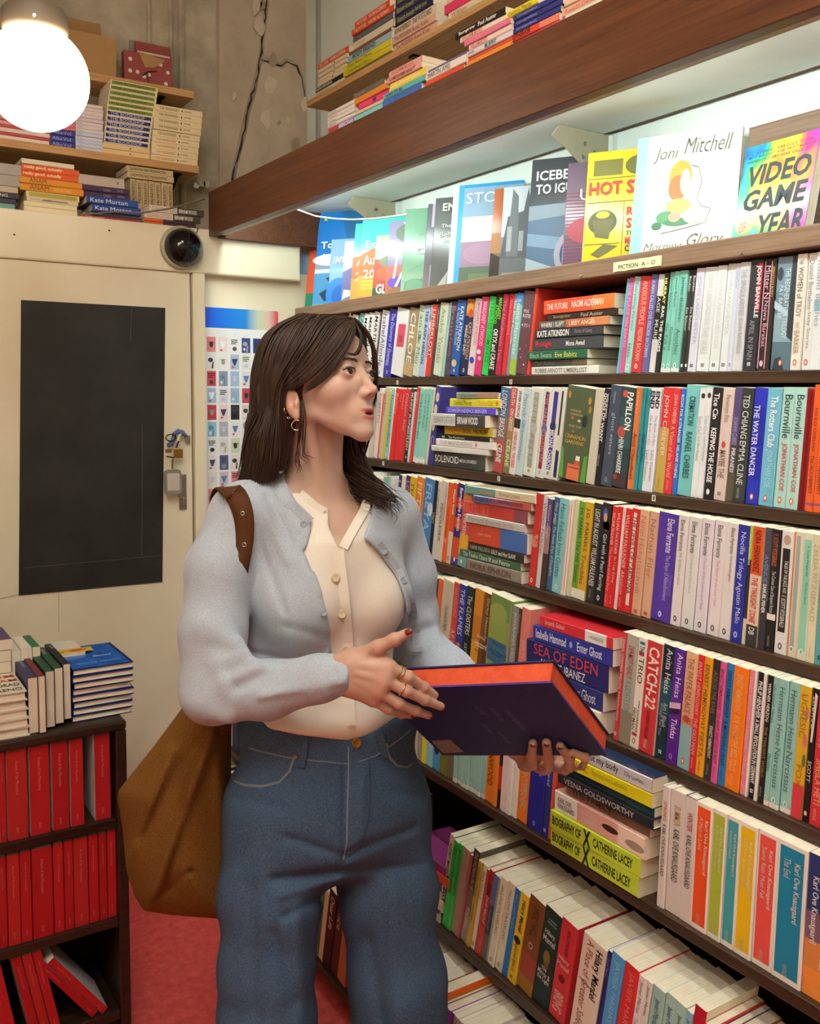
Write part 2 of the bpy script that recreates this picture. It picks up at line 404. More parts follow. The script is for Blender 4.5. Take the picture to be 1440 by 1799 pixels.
# brackets and uprights
for i, px in enumerate((1066, 692)):
    yb_ = at(px, 215 if i == 0 else 340, 0, XW-.02)[1]
    cbox('upright', (XW-.016, yb_-.016, ZL), (XW-.001, yb_+.016, zb1-.03), 'white_wall')
    m = MB(); m.prism([(zb1-.03, XW-.017), (zb1-.03, XW-.17), (zb1-.055, XW-.19), (zb1-.075, XW-.15), (zb1-.13, XW-.06), (zb1-.20, XW-.03), (zb1-.21, XW-.017)], 1, yb_-.003, yb_+.003)
    o = m.build('bracket', 'bracket_paint', can); o.matrix_basis = Matrix.Translation((-XBm, 0, -zb0))
    for dz, dx in ((-.06, -.09), (-.075, -.06), (-.09, -.095)):
        m = MB(); m.lathe([(.0001, .003), (.004, .002), (.005, 0)], 8)
        m.build('bolt', 'screw', can, mw=Matrix.Translation((XW+dx-XBm, yb_-.003, zb1+dz-zb0)) @ Matrix.Rotation(math.pi/2, 4, 'X'))
yb_ = at(548, 380, 0, XW-.02)[1]
cbox('upright', (XW-.016, yb_-.016, ZL), (XW-.001, yb_+.016, zb1-.03), 'white_wall')
mat_emit('tube_glow', TUBE_COL, TUBE_W)
for i, (a, b) in enumerate(((-.5, .55), (.65, 1.75), (1.85, 2.9))):
    t = empty('tube_light', (1.178, (a+b)/2, H+.572), ['white fluorescent tube behind the beam above the video game book', 'white fluorescent tube behind the middle of the brown beam', 'white fluorescent tube behind the beam near the cream wall'][i], 'lamp', 'fluorescent tubes behind the beam')
    m = MB(); m.tube([(0, a-(a+b)/2+.02, 0), (0, b-(a+b)/2-.02, 0)], .013, 12); m.build('tube', 'tube_glow', t, smooth=True)
    m = MB(); m.box((-.025, a-(a+b)/2, .0), (.025, a-(a+b)/2+.018, .033)); m.box((-.025, b-(a+b)/2-.018, 0), (.025, b-(a+b)/2, .033)); m.box((-.02, a-(a+b)/2, .018), (.02, b-(a+b)/2, .0335)); m.build('fitting', 'white_plastic', t)
# the white cable that sags under the canopy
m = MB(); m.tube([P(x, y, d) for x, y, d in ((505, 362, 2.72), (530, 371, 2.70), (555, 380, 2.66), (585, 384, 2.6), (620, 386, 2.52), (660, 384, 2.45), (715, 377, 2.36))], .0022, 6)
tag(m.build('light_cable', 'white_plastic', smooth=True), 'thin white cable sagging below the beam over travel books', 'cable')
# ------------------------------------------------------------------ upper pine shelf
DU = 1.42; zu = .5*(at(551.7, 170.6, 0, DU)[2]+at(800, 32, 0, DU)[2]); yu1 = at(541, 185, 0, DU)[1]
us = empty('upper_shelf', (DU, 0, zu-.02), 'long pine shelf high on the wall carrying flat stacks of books', 'shelf')
def ubox(n, a, b, mt, bevel=0):
    o = boxo(n, a, b, mt, us, bevel); o.matrix_basis = Matrix.Translation((-DU, 0, -zu+.02)); return o
ubox('board', (DU-.006, Y0, zu-.020), (XW-.002, yu1, zu), 'pine_y', .002)
for px in (800,):
    y_ = at(px, 100, 0, XW-.05)[1]
    ubox('bracket', (DU+.02, y_-.012, zu-.026), (XW-.002, y_+.012, zu-.0201), 'metal_dark')
# ------------------------------------------------------------------ globe lamps
mat_emit('globe_glow', GLOBE_COL, GLOBE_W)
def globe(c, r, lab):
    g = empty('globe_lamp', tuple(c), lab, 'lamp', 'opal globe pendant lamps')
    m = MB(); n = 24
    m.lathe([(max(1e-4, r*math.sin(a)), -r*math.cos(a)) for a in np.linspace(0, math.pi*.86, n)], 40); m.build('globe', 'globe_glow', g, smooth=True)
    m = MB(); m.lathe([(r*.44, r*.88), (r*.60, r*.86), (r*.62, r*.93), (r*.62, r*1.22), (r*.56, r*1.30), (r*.1, r*1.34), (.0001, r*1.34)], 32); m.build('neck_cap', 'lamp_neck', g, smooth=True)
    for a in (.3, 2.4, 4.5):
        m = MB(); m.tube([(r*.60*math.cos(a), r*.60*math.sin(a), r*.95), (r*.72*math.cos(a), r*.72*math.sin(a), r*.95)], .004, 6); m.build('thumb_screw', 'steel', g)
    m = MB(); m.tube([(0, 0, r*1.33), (0, 0, ZC-c[2]-.02)], .006, 8); m.build('stem', 'lamp_neck', g)
    m = MB(); m.lathe([(.0001, ZC-c[2]-.03), (.05, ZC-c[2]-.025), (.055, ZC-c[2]-.001)], 20); m.build('ceiling_rose', 'lamp_neck', g, smooth=True)
    return g
gc = P(64, 138, 2.05); globe(gc, 89/1650*2.05, 'glowing white opal globe lamp hanging at the upper left')
for gx, gy, w in ((-.55, -.9, 'behind the camera on the left'), (-.95, .9, 'left of the aisle')):
    globe(np.array([gx, gy, gc[2]]), .11, 'opal globe lamp hanging '+w)
mat_emit('ceiling_tube_glow', CEIL_COL, CEIL_W)
for bx_, y0_, y1_, w in ((-.70, -.9, .3, 'over the left of the aisle'), (.22, -.1, 1.1, 'over the right of the aisle')):
    t = empty('ceiling_batten', (bx_, (y0_+y1_)/2, ZC-.001), 'twin tube ceiling batten above the picture '+w, 'lamp', 'ceiling battens above the picture'); hl = (y1_-y0_)/2
    m = MB(); m.box((-.06, -hl, -.05), (.06, hl, 0)); m.build('housing', 'white_plastic', t, bevel=.003)
    for dx in (-.04, .04):
        m = MB(); m.tube([(dx, -hl+.03, -.075), (dx, hl-.03, -.075)], .016, 12); m.build('tube', 'ceiling_tube_glow', t, smooth=True)
        for e in (-hl, hl-.03): m = MB(); m.box((dx-.014, e, -.095), (dx+.014, e+.03, -.05)); m.build('tube_holder', 'white_plastic', t)
# ------------------------------------------------------------------ books
import colorsys
def cname(h):
    r, g, b = (int(h[i:i+2], 16)/255 for i in (0, 2, 4))
    hh, s, v = colorsys.rgb_to_hsv(r, g, b); hh *= 360
    if v < .24: return 'black'
    if s < .13: return 'white' if v > .80 else ('pale grey' if v > .62 else ('grey' if v > .38 else 'charcoal'))
    if s < .30 and v > .72:
        return 'cream' if 25 < hh < 70 else ('pale green' if hh < 165 and hh >= 70 else ('pale blue' if hh < 255 and hh >= 165 else ('lilac' if hh < 300 and hh >= 255 else 'pale pink')))
    if hh < 12 or hh >= 345: return 'red' if s > .55 and v > .5 else ('pink' if v > .7 else 'maroon')
    if hh < 40: return ('orange' if s > .6 and v > .75 else ('peach' if v > .7 else 'brown'))
    if hh < 68: return 'yellow' if v > .7 and s > .45 else ('tan' if v > .55 else 'olive')
    if hh < 90: return 'lime green' if v > .6 else 'olive green'
    if hh < 160: return 'green' if v > .35 else 'dark green'
    if hh < 196: return ('mint' if v > .65 and s < .45 else 'teal') if v > .3 else 'dark teal'
    if hh < 250: return ('light blue' if v > .7 and s < .6 else 'blue') if v > .42 else 'navy'
    if hh < 290: return 'purple'
    return 'pink' if v > .65 else 'plum'
GAIN = 1.0
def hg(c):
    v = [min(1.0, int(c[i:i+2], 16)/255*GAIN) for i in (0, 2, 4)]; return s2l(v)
def bands(spec):
    out = []
    for i, p in enumerate(spec.split('|')):
        if ':' in p: f, c = p.split(':'); out.append((float(f), c))
        else: out.append((0.0, p))
    return out
def cover_mesh(th, ht, dp, spec, front, hard):
    bs = bands(spec); c = .0024 if hard else .0008
    c = min(c, th*.2); r = min(.0016, th*.2)
    zs = [ht]; cols = []
    for i, (f, col) in enumerate(bs):
        f1 = bs[i+1][0] if i+1 < len(bs) else 1.0
        zs.append(ht*(1-f1)); cols.append(hg(col))
    fc = hg(front) if front else max(zip([zs[i]-zs[i+1] for i in range(len(cols))], cols))[1]
    out = [(dp, 0), (r, 0), (0, r), (0, th-r), (r, th), (dp, th)]
    inn = [(dp, c), (c+r*.3, c), (c, c+r*.3), (c, th-c-r*.3), (c+r*.3, th-c), (dp, th-c)]
    m = MB()
    for k in range(5):
        (x0, y0), (x1, y1) = out[k], out[k+1]
        if k in (0, 4): m.quad([(x0, y0, 0), (x0, y0, ht), (x1, y1, ht), (x1, y1, 0)], fc)
        else:
            for i, col in enumerate(cols):
                m.quad([(x0, y0, zs[i+1]), (x0, y0, zs[i]), (x1, y1, zs[i]), (x1, y1, zs[i+1])], col)
        (a0, b0), (a1, b1) = inn[k], inn[k+1]
        m.quad([(x0, y0, ht), (a0, b0, ht), (a1, b1, ht), (x1, y1, ht)], fc)
        m.quad([(x0, y0, 0), (x1, y1, 0), (a1, b1, 0), (a0, b0, 0)], fc)
        m.quad([(a0, b0, 0), (a1, b1, 0), (a1, b1, ht), (a0, b0, ht)], (.8, .76, .68))
    m.quad([(dp, 0, 0), (dp, c, 0), (dp, c, ht), (dp, 0, ht)], fc); m.quad([(dp, th-c, 0), (dp, th, 0), (dp, th, ht), (dp, th-c, ht)], fc)
    e = .0035 if hard else .0004
    p = MB(); p.box((c+.0004, c+.0001, e), (dp-(e if hard else .0008), th-c-.0001, ht-e))
    return m, p
def disc(m, cx, cy, rx, ry, col, plane, n=14, off=0):
    "ellipse in a local plane; plane(u,v) -> 3d point"
    m.quad([plane(cx+rx*math.cos(2*math.pi*i/n), cy+ry*math.sin(2*math.pi*i/n), off) for i in range(n)], col)
def make_book(mw, th, ht, dp, spec, texts=(), front=None, hard=False, gloss=False, mark=None, panel=None, art=None, name='book', pagecol=None, ht_=()):
    root = empty(name, mw=mw)
    m, p = cover_mesh(th, ht, dp, spec, front, hard)
    cv = m.build('cover', 'cover_gloss' if gloss else 'cover_matte', root, vcol=True)
    p.build('pages', pagecol or 'paper', root)
    sp = lambda u, v, o=0: (-.0002-o, th*(1-u), ht*v)       # u across (left to right as read), v up
    pm = MB()
    if panel:
        col, mx, t0, t1 = panel
        pm.quad([sp(mx, 1-t1), sp(1-mx, 1-t1), sp(1-mx, 1-t0), sp(mx, 1-t0)], hg(col))
    if art:
        for i, a in enumerate(art):
            am = MB()
            if a[0] == 'e': disc(am, a[1], a[2], a[3], a[4], hx(a[5]), lambda u, v, o: sp(u, v, o), off=.0001*(i % 3+1))
            else: am.quad([sp(u, v, .0001*(i % 3+1)) for u, v in a[1]], hx(a[2]))
            am.build('spine_print', 'print', cv, vcol=True)
    if mark:
        kind, col = mark[0], mark[1]; w = min(.009, th*.6)
        if kind == 'o':
            disc(pm, .5, .055+.01, w/th*.42, .62*w/ht, hx(col), lambda u, v, o: sp(u, v, o), off=.0003)
            disc(pm, .5, .055+.01, w/th*.2, .36*w/ht, hx(mark[2] if len(mark) > 2 else 'f4f0e8'), lambda u, v, o: sp(u, v, o), off=.0004)
        elif kind == 's':
            for du in (-.2, .2):
                for dv in (-.011, .011):
                    u0 = .5+du*w/th*1.1; v0 = .06+dv*.8
                    pm.quad([sp(u0-.16*w/th, v0-.007, .0003), sp(u0+.16*w/th, v0-.007, .0003), sp(u0+.16*w/th, v0+.007, .0003), sp(u0-.16*w/th, v0+.007, .0003)], hx(col))
        else:
            text(cv, 'VINTAGE', (-.0003, th*.65, ht*.13), (0, 0, -1), (0, -1, 0), ht*.09, th*.22, col, 0, 'L', 'publisher_mark')
    if pm.f: pm.build('spine_print', 'print', cv, vcol=True)
    for body, col, u0, u1, v0, v1 in ht_:      # words set across the spine
        text(cv, body, (-.0005, th*(1-u0), ht*v0), (0, -1, 0), (0, 0, 1), th*(u1-u0), ht*(v1-v0), col, .005, 'C')
    for t in texts:
        body, col, f0, f1 = t[:4]; lo, hi = (t[4], t[5]) if len(t) > 5 else (.22, .78)
        bold = t[6] if len(t) > 6 else (.012 if body.isupper() else .0)
        # lo..hi measured upward in the reading direction
        text(cv, body, (-.0004, th*(1-lo), ht*(1-f0)), (0, 0, -1), (0, -1, 0), ht*(f1-f0), th*(hi-lo), col, bold)
    return root
LASTA = {}
ALLB = {}          # row key -> list of (position, root, colour, thickness, note)
def solveY(px, xx, zz):
    a = CM @ np.array([xx, 0, zz-H]); b = CM[:, 1]; r = (px-CX)/FPX
    return (r*a[2]-a[0])/(b[0]-r*b[2])
def solveX(px, yy, zz):
    a = CM @ np.array([0, yy, zz-H]); b = CM[:, 0]; r = (px-CX)/FPX
    return (r*a[2]-a[0])/(b[0]-r*b[2])
def auto_texts(txt, tc, th):
    if not txt: return []
    if isinstance(txt, list): return txt
    if '/' in txt:
        a, b = txt.split('/'); return [(a, tc, .06, .80, .52, .88), (b, tc, .06, .80, .12, .46)]
    parts = txt.split(';')
    if len(parts) == 1: return [(parts[0], tc, .07, .82)]
    L = [len(p)+1.0 for p in parts]; tot = sum(L); out = []; f = .06
    for p, l in zip(parts, L):
        f1 = f+.80*l/tot; out.append((p, tc, f, f1-.02)); f = f1
    return out
def row(k, crop, yref, m0, m1, items, xend, key=None, hscale=1.0, note=''):
    global GAIN
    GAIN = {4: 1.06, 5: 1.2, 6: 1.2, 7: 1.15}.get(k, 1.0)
    ox, oy, s = crop; n = len(items); xs = [it[0] for it in items]+[xend]
    key = key or k
    def bottomY(xc):
        px = ox+xc/s; f = (xc-xs[0])/max(1e-6, xs[-1]-xs[0]); ml = m0+(m1-m0)*f
        if yref is None: return solveY(px, D[k], ZR[k]), ml
        yr = oy+yref/s; p = px
        for _ in range(6):
            Y = solveY(p, D[k], ZR[k]); yb = proj((D[k], Y, ZR[k]))[1]; p = px+ml*(yb-yr)
        return Y, ml
    for i, it in enumerate(items):
        if it[1] is None: continue
        opts = it[4] if len(it) > 4 else {}
        yl, ma = bottomY(it[0]); yr_, mb = bottomY(opts.get('x1', xs[i+1]))
        ml = opts.get('m', (ma+mb)/2)
        b0 = np.array([D[k], yr_, ZR[k]])
        def slope(a):
            p0 = proj(b0); p1 = proj(b0+.15*np.array([0, -math.sin(a), math.cos(a)])); return (p1[0]-p0[0])/(p1[1]-p0[1])
        s0, s1 = slope(0), slope(.1); a = .1*(ml-s0)/(s1-s0)
        a = max(-.2, min(.2, a))
        ht = RH[k]*hscale*opts.get('h', 1.0)*(1+.010*(random.random()-.5))
        av = (ZL-.014 if k == 1 else ZR[k-1]-.022)-ZR[k]-.0018; thg = (yl-yr_)*math.cos(a); ht = min(ht, (av-thg*abs(math.sin(a)))/math.cos(a))
        pa = LASTA.get(k); wedge = max(0.0, ht*(math.tan(pa[0])-math.tan(a))+.0002) if pa and abs(pa[1]-yl) < .004 else 0.0
        LASTA[k] = (a, yr_)
        th = max(.004, (yl-yr_)*math.cos(a)-.0004-wedge)
        dx = opts.get('dx', random.uniform(0, .004)); dp = min(.133, 1.60-D[k]-dx)
        zoff = 0.0002 + (th*math.sin(-a) if a < 0 else 0)
        mw = Matrix.Translation((D[k]+dx, yr_+.0002, ZR[k]+zoff)) @ Matrix.Rotation(a, 4, 'X')
        r = make_book(mw, th, ht, dp, it[1], auto_texts(it[2], it[3], th), opts.get('front'), opts.get('hard', False), opts.get('gloss', random.random() < .4), opts.get('mark'), opts.get('panel'), opts.get('art'), ht_=opts.get('ht', ()))
        ALLB.setdefault(key, []).append((-yl, r, opts.get('cn') or cname(max(bands_len(it[1]))[1]), th, 'u'))
def bands_len(spec):
    bs = bands(spec); return [((bs[i+1][0] if i+1 < len(bs) else 1.0)-f, c) for i, (f, c) in enumerate(bs)]
def stack(key, plane, val, z0, crop, items, yaw=.02, dpt=.13, hard=False):
    "books lying flat, bottom first: (xl, xr, thickness in crop px, colour, text, text colour, opts)"
    global GAIN
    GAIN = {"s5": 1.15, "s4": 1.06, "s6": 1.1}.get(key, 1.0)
    ox, oy, s = crop; z = z0+.0002
    for it in items:
        xl, xr, tp, spec = it[:4]; txt = it[4] if len(it) > 4 else ''; tc = it[5] if len(it) > 5 else 'ffffff'; opts = it[6] if len(it) > 6 else {}
        mid = ox+(xl+xr)/2/s
        f = (solveY if plane == 'x' else solveX)
        q = f(mid, val, z+.01); pt = np.array([val, q, z]) if plane == 'x' else np.array([q, val, z])
        dep = (CM @ (pt-EYE))[2]; th = max(.005, tp/s*dep/FPX)
        a_, b_ = f(ox+xl/s, val, z+th/2), f(ox+xr/s, val, z+th/2)
        ht = abs(a_-b_); yw = random.uniform(-yaw, yaw) if 'yaw' not in opts else opts['yaw']
        v = val+opts.get('dx', random.uniform(0, .005)); dpp = opts.get('dp', dpt)
        if plane == 'x': mw = Matrix.Translation((v, min(a_, b_), z+th)) @ Matrix.Rotation(yw, 4, 'Z') @ Matrix.Rotation(-math.pi/2, 4, 'X')
        else: mw = Matrix.Translation((max(a_, b_), v, z+th)) @ Matrix.Rotation(math.pi/2+yw, 4, 'Z') @ Matrix.Rotation(-math.pi/2, 4, 'X')
        r = make_book(mw, th, ht, dpp, spec, auto_texts(txt, tc, th), opts.get('front'), opts.get('hard', hard), opts.get('gloss', random.random() < .4), opts.get('mark'), opts.get('panel'), opts.get('art'))
        ALLB.setdefault(key, []).append((z, r, opts.get('cn') or cname(max(bands_len(spec))[1]), th, 's'))
        z += th+.0003
    return z
def ordn(n): return '%d%s' % (n, 'th' if 10 <= n % 100 <= 20 else {1: 'st', 2: 'nd', 3: 'rd'}.get(n % 10, 'th'))
def label_books(names):
    for key, lst in ALLB.items():
        where, grp = names[key]
        up_ = [b for b in lst if b[4] == 'u']; st = [b for b in lst if b[4] == 's']
        up_.sort(key=lambda b: b[0]); prev = None
        for i, (q, r, cn, th, _) in enumerate(up_):
            size = 'slim' if th < .013 else ('thick' if th > .030 else 'mid-sized')
            nb = ('right of a %s one, ' % prev) if prev and prev != cn else ''
            lab = '%s %s book %s%s upright on %s' % (size, cn, nb, ordn(i+1), where)
            if len(lab.split()) > 15: lab = '%s %s book, %s upright on %s' % (size, cn, ordn(i+1), where)
            tag(r, lab, 'book', grp); prev = cn
        n = len(st)
        for i, (q, r, cn, th, _) in enumerate(st):
            size = 'slim' if th < .011 else ('thick' if th > .028 else 'mid-sized')
            pos = 'bottom' if i == 0 else ('top' if i == n-1 else ordn(i+1)+' from bottom')
            lab = '%s %s book lying %s in %s' % (size, cn, pos, where)
            if len(lab.split()) > 16: lab = '%s book %s in %s' % (cn, pos, where)
            if len(lab.split()) > 16: lab = lab.replace(' in the ', ' in ')
            tag(r, lab, 'book', grp)
# ------------------------------------------------------------------ fiction rows (spine tables, read off left to right)
# row 1
C1 = (620, 520, 6.0); C2 = (840, 490, 5.333); C3 = (1060, 440, 3.789)
row(1, C1, None, -.115, -.112, [
 (-158, 'cc3a36', '', 'ffffff'), (-122, 'e6d23c', '', '222222'), (-75, 'e9ecea', 'A', '333333'), (-20, '5b8a92', '', 'ffffff'),
 (0, '8fd0cd', 'Antonia White', '2c5a5c'), (50, 'eef2f0', 'MARTIN AMIS', '222222'), (97, 'eef2f0', 'MARTIN AMIS', '222222'), (147, 'eef2f0', 'MARTIN AMIS', '222222'),
 (205, '6a5348', 'Sherwood Anderson', 'd9cfc4'), (225, 'eceff4', 'Isabel; Allende', '555a66', {'mark': ('o', '44506a')}), (300, '3a36b0', 'The Discovery of;Slowness', 'cfd0f5', {'hard': True, 'mark': ('o', 'cfd0f5', '3a36b0')}),
 (385, 'e9edee', '', '222222', {'h': 1.03, 'art': [('q', ((.22, .42), (.85, .44), (.88, .78), (.25, .76)), 'd8546a'), ('q', ((.4, .5), (.7, .51), (.71, .6), (.41, .6)), 'b53a54')]}),
 (510, 'a08e74|.25:b39d7c|.6:9d8868|.8:c0a276', 'CHLOE', 'f0e8da', {'h': .98}), (605, 'cdd9bf', 'I am the Mau', '6c7a5c', {'art': [('e', .5, .55, .25, .03, '7c8a6a')]}), (675, 'a9c4ea', 'THE RAIN HERON', '1c2c66'), (725, 'e9dfdc|.4:f0c9c0', 'FLAMES;ROBBIE ARNOTT', '3a3f66'),
 (750, 'd8483f', 'LIMBERLOST', 'f4d0c8'), (805, '4a4648', 'ARNOTT', 'a9a4a4'), (835, 'd3dcc2', 'Asako Yuzuki', '8a987a'), (920, '9fd2d0', 'Paul Auster', '3f6e70'),
 (945, '4d4656|.82:5a4a58', 'Breasts;Family', 'b07a86', {'art': [('q', ((.2, .86), (.8, .86), (.8, .94), (.2, .94)), '8a3a48')]}), (1010, '2e5fae', [('KATE ATKINSON', 'e8efd8', .08, .66, .5, .9), ('A GOD IN RUINS', '9ec4e8', .10, .60, .14, .44)], '', {'art': [('e', .4, .16, .3, .05, 'd8c68e')], 'mark': ('o', 'e06a60')}),
 (1100, '2e3355|.0:c07a3a|.22:2b3054', [('KATE ATKINSON', 'd7a878', .3, .78, .5, .88), ('SHRINES OF GAIETY', 'f0ecdc', .34, .74, .14, .42)], '', {'mark': ('o', 'f2f0ea', '2b3054'), 'art': [('e', .45, .88, .4, .08, 'e8a24a'), ('e', .6, .82, .25, .06, 'd0552e')]}),
 (1190, 'e6d2d2', [('MARGARET ATWOOD', 'b8657e', .05, .6, .5, .9), ('The Heart Goes Last', '8c5a6a', .05, .5, .15, .45)], '', {'art': [('e', .5, .2, .35, .045, '2a4fd0')]}), (1260, 'de3f7e', [('MARGARET ATWOOD', 'f6b8d0', .06, .62, .3, .85)], '', {'art': [('e', .4, .3, .3, .03, 'f0d8e0'), ('e', .6, .22, .25, .025, 'e8c4d4')]}),
 (1335, '35d95c', 'THE;TESTAMENTS', '1f9a3c')], 1415)
row(1, C2, None, -.115, -.108, [
 (80, '2b2a26', [('MARGARET', '7fd83a', .03, .30, .5, .95, .02), ('ATWOOD', '7fd83a', .12, .36, .1, .5, .02), ('ORYX and CRAKE', 'f4f2ea', .42, .93, .2, .85, .02)], ''), (148, 'b92d4c', 'The Handmaids Tale', 'e88a9a'), (198, 'd83a3a', 'The Penelopiad', 'f09a8a'), (243, '8c93a8', 'The Blind Assassin', 'f0f2f6'),
 (280, '3a8fd8|.14:8ec9c4|.8:a5c83c', 'Stone Mattress', 'f0f6e0'), (337, '6e4f58|.45:6a4650', [], '', {'ht': [('PAUL', 'f0e6ea', .2, .7, .74, .78), ('AUSTER', 'f0e6ea', .12, .88, .68, .725), ('4 3 2 1', 'f0e6ea', .12, .85, .57, .61)], 'art': [('e', .2, .3, .06, .012, 'c9b0b6'), ('e', .7, .12, .08, .01, 'd8c6ca'), ('e', .5, .6, .05, .01, 'bba0a8'), ('e', .35, .2, .05, .01, 'cbb4bc'), ('e', .75, .35, .06, .012, '8c6a74')]}),
 (440, 'd9473c', 'All I know', 'ef9a3c', {'x1': 470, 'h': 1.04})], 470)
stack('s1', 'x', D[1]-.004, ZR[1], C2, [
 (474, 1115, 78, 'ece8e0', 'ROBBIE ARNOTT;LIMBERLOST', '7a7668', {'mark': None}), (480, 1000, 62, '4c4f4e|.75:6a5f4a', 'Paul Auster', '8a8c88'), (470, 1015, 84, '2c6b4e', [('Black Swans', 'a8c8b0', .04, .42), ('Eve Babitz', 'd6dc6a', .48, .84)], ''),
 (490, 1150, 120, '4a4a4e', [('Rouge', 'd8343c', .05, .30, .2, .8, .02), ('Mona Awad', 'f4f4f0', .5, .76, .3, .7, .02)], '', {'hard': True}), (520, 1165, 80, '3b3b42', [('KATE ATKINSON', 'f6f4ee', .04, .52, .12, .9, .02), ('Shrines of Gaiety', '9aa0aa', .6, .85)], ''), (555, 1225, 80, '5b5754|.4:c06a42|.75:d88a5a', [('WHERE I SLEPT', 'f4f0e6', .03, .38, .25, .8), ('LIBBY ANGEL', 'f0dcc0', .45, .82, .25, .8)], ''),
 (625, 1295, 62, '3a2c28', [('Baumgartner', 'b89a80', .1, .42), ('Paul Auster', 'c8b8a4', .5, .8)], ''), (600, 1265, 135, 'e2583a|.7:ee7a3a', [('THE FUTURE', 'f8e8d8', .05, .36, .3, .72), ('NAOMI ALDERMAN', 'f8e8d8', .42, .86, .3, .78)], '', {'hard': False})])
row(1, C3, None, -.118, -.062, [
 (72, '6cb7d2', '', 'ffffff'), (92, 'd85f94', 'THE PLACE ON EARTH', 'f4a8c8'), (125, 'a8d8d0', 'Everything Forever;Haze', '3f7a76', {'mark': ('o', 'e8f4f0', '6a9a96')}), (168, 'd9393a', [('ANXIOUS PEOPLE', 'f2b8a8', .05, .50, .3, .8), ('FREDRIK BACKMAN', 'f2b8a8', .53, .88, .3, .8)], '', {'mark': ('o', 'f4e8e0', 'd9393a')}), (238, '6d6aa2', 'A MAN CALLED OVE;FREDRIK BACKMAN', 'c8c4e8'),
 (285, 'e8e8ea|.22:2a2a2c|.66:e4e4e6', 'VOYAGE;MURRAY', 'c9c9b8'), (330, '2e2c2a', [('MURRAY', 'f0e85a', .05, .32, .2, .85, .02), ('BAIL THE PAGES', 'f2f2ea', .33, .85, .2, .85, .02)], ''), (362, '86cdbd|.96:e8f0ea', 'James Baldwin;Go Tell it', '2f6a60', {'mark': ('o', 'dff0ea', '4f9a8a')}), (400, '86cdbd|.96:e8f0ea', 'James Baldwin;Giovanni', '2f6a60', {'mark': ('o', 'dff0ea', '4f9a8a')}), (437, '80c8b8|.96:e8f0ea', 'James Baldwin;Another', '2f6a60', {'mark': ('o', 'dff0ea', '4f9a8a')}),
 (492, '3a3836', 'Boulder;Eva Baltasar', 'e8e8e4', {'mark': ('o', 'ffffff', 'ffffff')}), (520, '3a3836', 'Boulder;Eva Baltasar', 'e8e8e4', {'mark': ('o', 'ffffff', 'ffffff')}), (548, 'dfe0ee', 'JOHN LANCHESTER', 'b8bace', {'mark': ('s', '4a4a4e')}), (605, 'e6eaea', 'JOHN LANCHESTER;THE WALL', 'd0d6d8', {'mark': ('s', '4a4a4e')}), (690, 'e6eaea', 'JOHN LANCHESTER', 'd2d6d6', {'mark': ('s', '4a4a4e')}), (755, 'e6eaec', 'JOHN LANCHESTER', 'ccd2d4', {'mark': ('s', '4a4a4e')}), (810, 'd8dcee', 'SNOW', 'b0b6ce', {'mark': ('s', '8a8a92')}),
 (845, 'd6d7da', 'THE SINGULARITIES;JOHN BANVILLE', 'a8aaae'), (915, '34343a', [('JOHN BANVILLE', 'f4f2ee', .05, .52, .48, .92, .02), ('APRIL IN SPAIN', '8e9094', .54, .90, .3, .72)], '', {'art': [('q', ((.66, .55), (.98, .55), (.98, .97), (.66, .97)), 'c8303a')], 'mark': ('s', 'f0f0ee')}), (1003, '3a3036', 'Mister N;Najwa Barakat', 'e8b4c0', {'art': [('q', ((.05, .02), (.18, .02), (.18, .98), (.05, .98)), 'd89aa8'), ('q', ((.82, .02), (.95, .02), (.95, .98), (.82, .98)), 'd89aa8')], 'mark': ('o', 'f0c8d0', 'f0c8d0')}), (1065, '3b3430', 'SEBASTIAN BARRY', 'd8a83a'),
 (1090, '7d97a8|.3:6a8496|.5:8fabb8|.75:5e7684', [('THE REGENERATION TRILOGY', 'd0e2ea', .1, .72, .45, .7), ('PAT BARKER', 'c8dce6', .25, .55, .2, .4)], '', {'art': [('q', ((.7, .3), (1, .25), (1, 1), (.75, 1)), '3a4046'), ('e', .2, .85, .15, .06, '3c454c'), ('q', ((0, .55), (.7, .47), (.7, .52), (0, .62)), 'b8d0da'), ('q', ((.1, 0), (.7, 0), (.5, .12), (.2, .1)), '3a4248')], 'mark': ('o', 'd8603a')}),
 (1230, 'ece6da', [('THE', '8a8478', .045, .09, .3, .7), ('WOMEN of TROY', '6e6a62', .11, .54, .25, .8), ('PAT', 'b89a84', .59, .64, .3, .7), ('BARKER', 'b89a84', .66, .86, .25, .8)], '', {'mark': ('o', 'c8603a')}), (1300, 'eae8e4', 'Donald Barthelme;Sixty Stories', '8a8a8a', {'mark': ('o', 'c8483a')}), (1362, 'e6eaec|.4:9cc4d0|.5:e6eaec', 'Roland Barthes', '9aa0a4'), (1430, 'dfe6ea', 'Samuel Beckett', '8a9096'), (1500, 'c8d6dc', '', '666666')], 1560)
